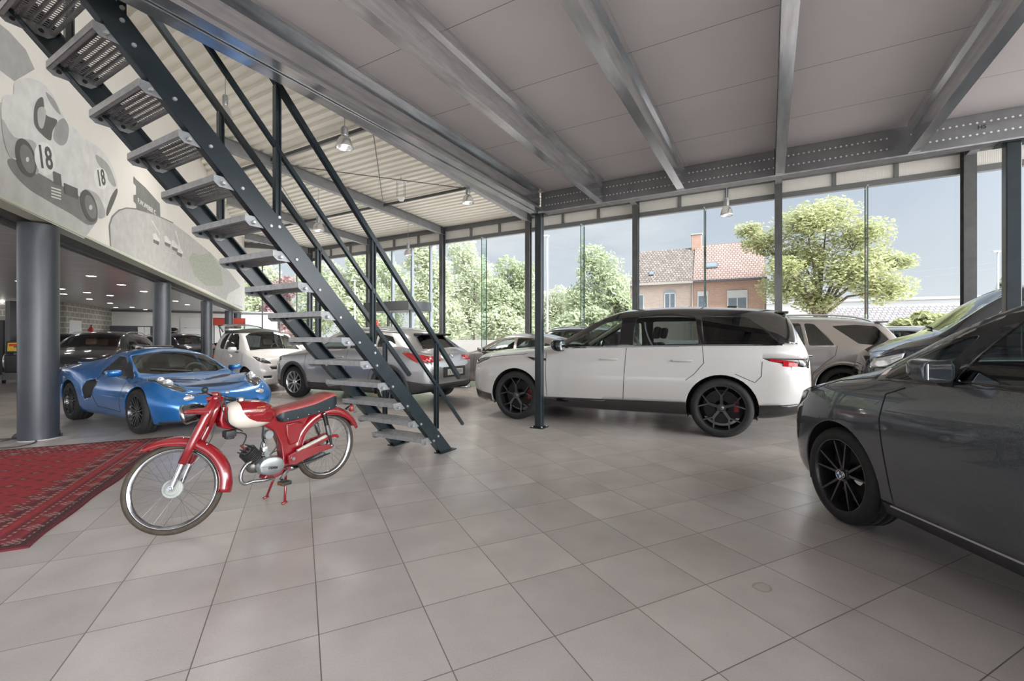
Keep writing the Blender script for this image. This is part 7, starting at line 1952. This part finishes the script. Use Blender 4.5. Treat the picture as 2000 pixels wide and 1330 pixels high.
bushy('leafy_tree', 925, 58, 464, 150, lf_b, 'tall pale tree behind the glass fin left of the mezzanine corner post', 14, 7000)
bushy('leafy_tree', 830, 47, 470, 130, lf_b, 'tall pale tree behind the entrance canopy', 15, 6000)
bushy('leafy_tree', 760, 60, 495, 120, lf_a, 'tree behind the entrance, left of the canopy', 16, 5000)
bushy('leafy_tree', 690, 49, 485, 130, lf_b, 'pale tree seen between the stair rail posts', 17, 6000)
bushy('leafy_tree', 620, 60, 490, 120, lf_a, 'tree behind the corner column of the glass walls', 18, 5000)
bushy('leafy_tree', 556, 46, 540, 80, lf_p, 'dark purple leaved tree seen between the stair treads', 19, 4000)
bushy('leafy_tree', 510, 52, 500, 110, lf_b, 'pale tree at the end of the mural wall', 20, 5000)
bushy('leafy_tree', 460, 56, 520, 100, lf_a, 'tree farthest left behind the mural wall end', 21, 4000)
bushy('shrub', 974, 41, 600, 92, lf_b, 'low shrub below the trees left of the mezzanine corner post', 23, 3500)
bushy('shrub', 1150, 36, 600, 120, lf_a, 'low shrub left of the brick house, above the white SUV bonnet', 25, 3500)
bushy('shrub', 1205, 31, 560, 60, lf_a, 'narrow shrub against the left side of the brick house', 26, 2500)
bushy('shrub', 1815, 21.5, 611, 105, lf_c, 'clipped yellow green shrub before the tiled roof at right', 27, 3500, base=652)
bushy('shrub', 1975, 36, 533, 40, lf_a, 'small tree top at the far right edge of the glass wall', 28, 1800, base=600)
bushy('shrub', 1500, 27.5, 620, 60, lf_b, 'pale shrub between house and spreading tree', 29, 1800, base=655)
m_winframe = mat('white_window_frame', (.42, .42, .42), .4)
# ---- brick house: two attached dwellings
hx = Vector((-sin(R(66)), cos(R(66)), 0))             # along the front, to the left and away
m_brick = mat('orange_brick', (0.42, 0.22, 0.14), 0.85)
def brickify(m, a, c, mo):
    t = NT(m); br = t.add('ShaderNodeTexBrick'); br.inputs['Color1'].default_value = (*a, 1); br.inputs['Color2'].default_value = (*c, 1); br.inputs['Mortar'].default_value = (*mo, 1)
    br.inputs['Scale'].default_value = 1; br.inputs['Brick Width'].default_value = .22; br.inputs['Row Height'].default_value = .075; br.inputs['Mortar Size'].default_value = .012
    mp = t.coord('Object', rot=(R(90), 0, 0)); t.link(mp, br.inputs['Vector']); t.link(br.outputs['Color'], t.b.inputs['Base Color'])
brickify(m_brick, (.34, .17, .11), (.40, .22, .15), (.36, .31, .27))
m_brick2 = mat('pale_brick', (.5, .35, .27), .85); brickify(m_brick2, (.36, .255, .205), (.42, .32, .265), (.42, .38, .34))
def tilemat(name, c1, c2, s_=1.0):
    m = mat(name, c1, .7); t = NT(m); br = t.add('ShaderNodeTexBrick'); br.offset = 0.5
    br.inputs['Color1'].default_value = (*c1, 1); br.inputs['Color2'].default_value = (*c2, 1); br.inputs['Mortar'].default_value = (*[x * .35 for x in c1], 1)
    br.inputs['Brick Width'].default_value = .26 * s_; br.inputs['Row Height'].default_value = .30 * s_; br.inputs['Mortar Size'].default_value = .03; br.inputs['Scale'].default_value = 1
    uvn = t.add('ShaderNodeTexCoord'); t.link(uvn.outputs['UV'], br.inputs['Vector']); t.link(br.outputs['Color'], t.b.inputs['Base Color']); return m
m_tile1 = tilemat('red_brown_roof_tiles', (.23, .155, .13), (.29, .20, .175)); m_tile2 = tilemat('mottled_old_roof_tiles', (.115, .092, .08), (.21, .175, .155))
def quad_uv(name, pts, mt, parent, th=.12):
    b = MB(); P = [Vector(p) for p in pts]; n = (P[1] - P[0]).cross(P[3] - P[0]).normalized()
    b.add(P + [p - n * th for p in P], [(0, 1, 2, 3), (7, 6, 5, 4), (0, 4, 5, 1), (1, 5, 6, 2), (2, 6, 7, 3), (3, 7, 4, 0)]); o = b.build(name, mt, parent, fix=False)
    ul = o.data.uv_layers.new(name='UVMap'); ex = (P[1] - P[0]).normalized(); ey = n.cross(ex)
    for lp in o.data.loops:
        c = Vector(o.data.vertices[lp.vertex_index].co) - P[0]; ul.data[lp.index].uv = (c.dot(ex), c.dot(ey))
    return o
m_stone = mat('pale_stone', (.33, .31, .28), .7)
HD = 33.0
hr = far(1497, HD)
rzh = math.atan2(hx.y, hx.x)
hs = thing('brick_house', 'pair of attached brick houses with tiled roofs beyond the glass wall', 'house', hr, rzh)
# local: x along the front to the left, y away from the viewer = -(left normal)
ny_ = Vector((-hx.y, hx.x, 0))
sgy = 1 if ny_.y > 0 else -1
def loc_x(px):   # x on the front plane for a picture column
    d_ = Vector(((px - 1010) / 866, 1, 0)); nrm = Vector((-hx.y, hx.x, 0)); k = hr.dot(nrm) / d_.dot(nrm); return (d_ * k - hr).dot(hx)
def zat(px, py):
    d_ = Vector(((px - 1010) / 866, 1, 0)); nrm = Vector((-hx.y, hx.x, 0)); k = hr.dot(nrm) / d_.dot(nrm); return CAMZ + (661 - py) / 866 * k
xm, xl = loc_x(1354), loc_x(1231)
ze1, ze2 = zat(1425, 545), zat(1300, 552)
zr1, zr2 = zat(1425, 482) + 1.0, zat(1300, 490) + .8
dep = 7.5 * sgy
for nm, x0, x1, ze, zr_, mb_, mt_ in (('right', 0, xm, ze1, zr1, m_brick, m_tile1), ('left', xm + .01, xl, ze2, zr2, m_brick2, m_tile2)):
    b = MB(); b.span((x0, 0, -.2), (x1, dep, ze)); b.build('wall', mb_, hs)
    b = MB(); b.prism([(x0, 0, ze), (x0, dep, ze), (x0, dep / 2, zr_)], (0, 0, 0), (.25, 0, 0)); b.prism([(x1 - .25, 0, ze), (x1 - .25, dep, ze), (x1 - .25, dep / 2, zr_)], (0, 0, 0), (.25, 0, 0)); b.build('gable', mb_, hs)
    quad_uv('roof', [(x1, -.35 * sgy, ze - .1), (x0, -.35 * sgy, ze - .1), (x0, dep / 2, zr_), (x1, dep / 2, zr_)], mt_, hs)
    quad_uv('roof', [(x0, dep + .3 * sgy, ze - .1), (x1, dep + .3 * sgy, ze - .1), (x1, dep / 2, zr_), (x0, dep / 2, zr_)], mt_, hs)
    b = MB(); b.span((x0, -.45 * sgy, ze - .18), (x1, -.25 * sgy, ze - .02)); b.build('gutter', m_dgrey if nm == 'right' else m_stone, hs)
for px, w_, top in ((1357, .8, 474), (1484, .8, 465)):
    x = loc_x(px); b = MB(); b.cbox((x, dep / 2, zr1 + .25), (w_, .6, 1.3), .03); ch_ = b.build('chimney', m_brick, hs)
    b = MB(); b.cbox((x, dep / 2, zr1 + .95), (w_ + .12, .72, .12), .02); b.build('chimney_cap', m_stone, ch_)
m_winframe = mat('white_window_frame', (.42, .42, .42), .4); m_wing = mat('house_window_glass', (.12, .15, .18), .06, coat=.6)
def hwin(px0, px1, py0, py1, split=2, arch=False, shutter=0.0):
    x0, x1 = sorted((loc_x(px0), loc_x(px1))); z1, z0 = zat((px0 + px1) / 2, py0), zat((px0 + px1) / 2, py1); xc, zc = (x0 + x1) / 2, (z0 + z1) / 2; y = -.03 * sgy
    b = MB(); t_ = .09
    for a_, c_ in (((x0, z0), (x0 + t_, z1)), ((x1 - t_, z0), (x1, z1)), ((x0, z0), (x1, z0 + t_)), ((x0, z1 - t_), (x1, z1))): b.span((a_[0], y - .03, a_[1]), (c_[0], y + .03, c_[1]))
    for k in range(1, split): xx = x0 + (x1 - x0) * k / split; b.span((xx - .035, y - .03, z0), (xx + .035, y + .03, z1))
    w_ = b.build('window', m_winframe, hs)
    b = MB(); b.span((x0 + t_, y - .005, z0 + t_), (x1 - t_, y + .005, z1 - t_)); b.build('pane', m_wing, w_)
    if shutter: b = MB(); b.span((x0, y - .06, z1 - shutter), (x1, y + .06, z1 + .12)); b.build('shutter_box', m_winframe, w_)
    b = MB(); b.span((x0 - .05, -.10 * sgy, z0 - .1), (x1 + .05, 0, z0)); b.build('sill', mat('stone_sill', (.42, .40, .37), .7), w_)
hwin(1420, 1460, 570, 612, 2, shutter=.45); hwin(1362, 1383, 572, 612, 1, shutter=.25); hwin(1297, 1320, 572, 606, 2); hwin(1234, 1258, 575, 606, 2)
b = MB(); x0, x1 = sorted((loc_x(1297), loc_x(1320))); zz = zat(1308, 572); b.prism([(x0, -.02 * sgy, zz)] + [((x0 + x1) / 2 - (x1 - x0) / 2 * cos(pi * i / 8), -.02 * sgy, zz + .25 * sin(pi * i / 8)) for i in range(9)], (0, -.03, 0), (0, .03, 0)); b.build('arch_infill', mat('arch_grey', (.22, .24, .24), .6), hs)
def roofwin(px, py, w_, h_, nm, mt, zr_, ze):
    x = loc_x(px); z = zat(px, py) + .15; t_ = (z - ze + .1) / (zr_ - ze + .1); y = (-.35 + (3.75 + .35) * t_) * sgy
    sl_ = math.atan2(zr_ - ze, 3.75); Mx = Matrix.Rotation(sl_ * sgy, 3, 'X')
    b = MB(); b.cbox((x, y, z + .05), (w_, h_, .12), .02, Mx); o = b.build(nm, m_dgrey, hs); b = MB(); b.cbox((x, y - .02 * sgy, z + .10), (w_ * .8, h_ * .75, .05), .01, Mx); b.build('pane', mt, o)
roofwin(1389, 519, .95, .75, 'skylight', m_wing, zr1, ze1); roofwin(1270, 537, .4, .45, 'roof_hatch', m_wing, zr2, ze2)
for px in (1352, 1495): 
    x = loc_x(px); b = MB(); b.tube([(x, -.1 * sgy, 0), (x, -.1 * sgy, ze1 - .1)], .05, 8); b.build('downpipe', m_dgrey if px > 1400 else m_stone, hs)
# ---- low tiled building and white wall at right
lw = thing('tiled_outbuilding', 'long low outbuilding with pale grey tiled roof right of the spreading tree', 'building', far(1700, 34), math.atan2(-hx.y, -hx.x))
m_tile3 = tilemat('pale_grey_roof_tiles', (.15, .138, .142), (.19, .175, .18), 1.4)
b = MB(); b.span((-2, .6, -.2), (14, 7, 2.0)); b.build('wall', mat('rendered_wall', (.33, .32, .30), .8), lw)
quad_uv('roof', [(-2.2, .1, 1.75), (12.6, .1, 1.75), (11.6, 4.0, 3.9), (-2.2, 4.0, 3.9)], m_tile3, lw)
quad_uv('roof', [(14.2, 8, 1.75), (-2.2, 8, 1.75), (-2.2, 4.0, 3.9), (11.6, 4.0, 3.9)], m_tile3, lw)
wh = thing('white_hall', 'long white flat roofed hall behind the tiled outbuilding', 'building', far(1600, 46), math.atan2(-hx.y, -hx.x))
b = MB(); b.span((-6, 0, -.2), (30, 10, 5.0)); b.build('wall', mat('white_hall_wall', (.36, .36, .355), .6), wh)
b = MB(); b.span((-6.1, -.1, 5.0), (30.1, 10.1, 5.25)); b.build('roof_edge', m_winframe, wh)
gf = thing('garden_wall', 'low pale wall with timber fence in front of the outbuilding', 'wall', far(1460, 25), math.atan2(-hx.y, -hx.x))
b = MB(); b.span((-34, 0, -.2), (22, .2, 1.15)); b.build('masonry', mat('garden_wall_render', (.34, .32, .30), .8), gf)
b = MB()
for i in range(60): b.cbox((4.2 + .16 * i, .1, 1.35), (.13, .03, .5), .004)
b.build('fence_boards', mat('grey_timber', (.26, .21, .18), .8), gf)['kind'] = 'stuff'
# small gabled house at the far left, beyond the side glass
sh_ = thing('gabled_cottage', 'small gabled house with pale roof beyond the small white car', 'house', far(505, 60), 0)
b = MB(); b.span((-2.2, 0, -.2), (2.2, 6, 2.4)); b.prism([(-2.2, 0, 2.4), (2.2, 0, 2.4), (0, 0, 3.9)], (0, 0, 0), (0, 6, 0)); b.build('wall', m_brick, sh_)
quad_uv('roof', [(-2.6, -.3, 2.2), (-2.6, 6.3, 2.2), (0, 6.3, 4.05), (0, -.3, 4.05)], m_tile3, sh_); quad_uv('roof', [(2.6, 6.3, 2.2), (2.6, -.3, 2.2), (0, -.3, 4.05), (0, 6.3, 4.05)], m_tile3, sh_)
# street lamps and wires
m_pole = mat('galvanised_pole', (.42, .43, .44), .5, .2)
for px, D, py, lab in ((1069, 27, 462, 'tall pale street lamp right behind the mezzanine corner post'), (1949, 29, 492, 'thin street lamp beyond the far right of the glass wall'), (693, 40, 548, 'street lamp seen between the stair rails')):
    z = CAMZ + (661 - py) / 866 * D
    th = thing('street_lamp', lab, 'street lamp', far(px, D), 0, 'street lamps outside')
    b = MB(); b.tube([(0, 0, -.2), (0, 0, z)], [.075, .05], 10); b.build('pole', m_pole, th, smooth=True)
    b = MB(); b.cbox((-.12, 0, z + .03), (.5, .18, .10), .03); b.build('lamp_head', m_pole, th)
for k, (ya, yb_) in enumerate(((536, 500), (547, 513))):
    b = MB(); A_, C_ = far(1720, 50, ya), far(2020, 50, yb_); pts = [A_.lerp(C_, i / 12) - Vector((0, 0, .25 * sin(pi * i / 12))) for i in range(13)]
    b.tube([p - A_ for p in pts], .022, 5); o = b.build('overhead_wire', mat('wire_dark', (.12, .12, .13), .6), smooth=True); o.location = A_
    props(o, ('upper', 'lower')[k] + ' overhead wire crossing the sky right of the spreading tree', 'wire', 'overhead wires')
# ================================================================ daylight, lamps
w = bpy.data.worlds.new('sky'); SC.world = w; w.use_nodes = True
n = w.node_tree.nodes; l = w.node_tree.links
bg = n['Background']
class WT(NT):
    def __init__(s): s.t = w.node_tree; s.n = n; s.l = l; s.b = None
t = WT()
tc = t.add('ShaderNodeTexCoord'); d = tc.outputs['Generated']
sp = t.add('ShaderNodeSeparateXYZ'); t.link(d, sp.inputs[0])
base = t.ramp(sp.outputs[2], [(0.0, (0.45, 0.47, 0.485)), (0.12, (0.365, 0.40, 0.44)), (0.36, (0.265, 0.315, 0.385)), (0.52, (0.85, 0.93, 1.02)), (1.0, (1.25, 1.35, 1.5))])  # upper sky, out of view, brightened to light the far floor
# flattened clouds
mp = t.add('ShaderNodeMapping'); mp.inputs['Scale'].default_value = (1.0, 1.0, 3.2); t.link(d, mp.inputs['Vector'])
cf = t.noise(mp.outputs[0], 2.3, 7, 0.55)
cm = t.ramp(cf, [(0.50, (0, 0, 0)), (0.72, (1, 1, 1))])
sky = t.mix(t.math('MULTIPLY', cm, 0.75), base, (0.50, 0.505, 0.51))
# broad low glow, added out of view to light the hall; sun is higher
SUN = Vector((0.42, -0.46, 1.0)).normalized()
FILL_GLOW = Vector((0.80, -0.50, 0.36)).normalized()
dt = t.add('ShaderNodeVectorMath', operation='DOT_PRODUCT'); t.link(d, dt.inputs[0]); dt.inputs[1].default_value = FILL_GLOW
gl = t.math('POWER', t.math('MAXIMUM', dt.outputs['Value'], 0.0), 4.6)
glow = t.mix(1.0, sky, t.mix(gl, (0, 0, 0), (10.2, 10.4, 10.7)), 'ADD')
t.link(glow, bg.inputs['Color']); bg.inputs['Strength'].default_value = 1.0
su = bpy.data.lights.new('sun', 'SUN'); su.energy = 2.6; su.angle = R(0.6); su.color = (1.0, 0.96, 0.9)
so = bpy.data.objects.new('sun', su); COL.objects.link(so); so.rotation_euler = SUN.to_track_quat('Z', 'Y').to_euler()
so.location = SUN * 60
SC.view_settings.view_transform = 'Standard'; SC.view_settings.look = 'None'; SC.view_settings.gamma = 1
SC.view_settings.exposure = 0.95
SC.cycles.max_bounces = 8; SC.cycles.transparent_max_bounces = 24
SC.cycles.caustics_reflective = False; SC.cycles.caustics_refractive = False
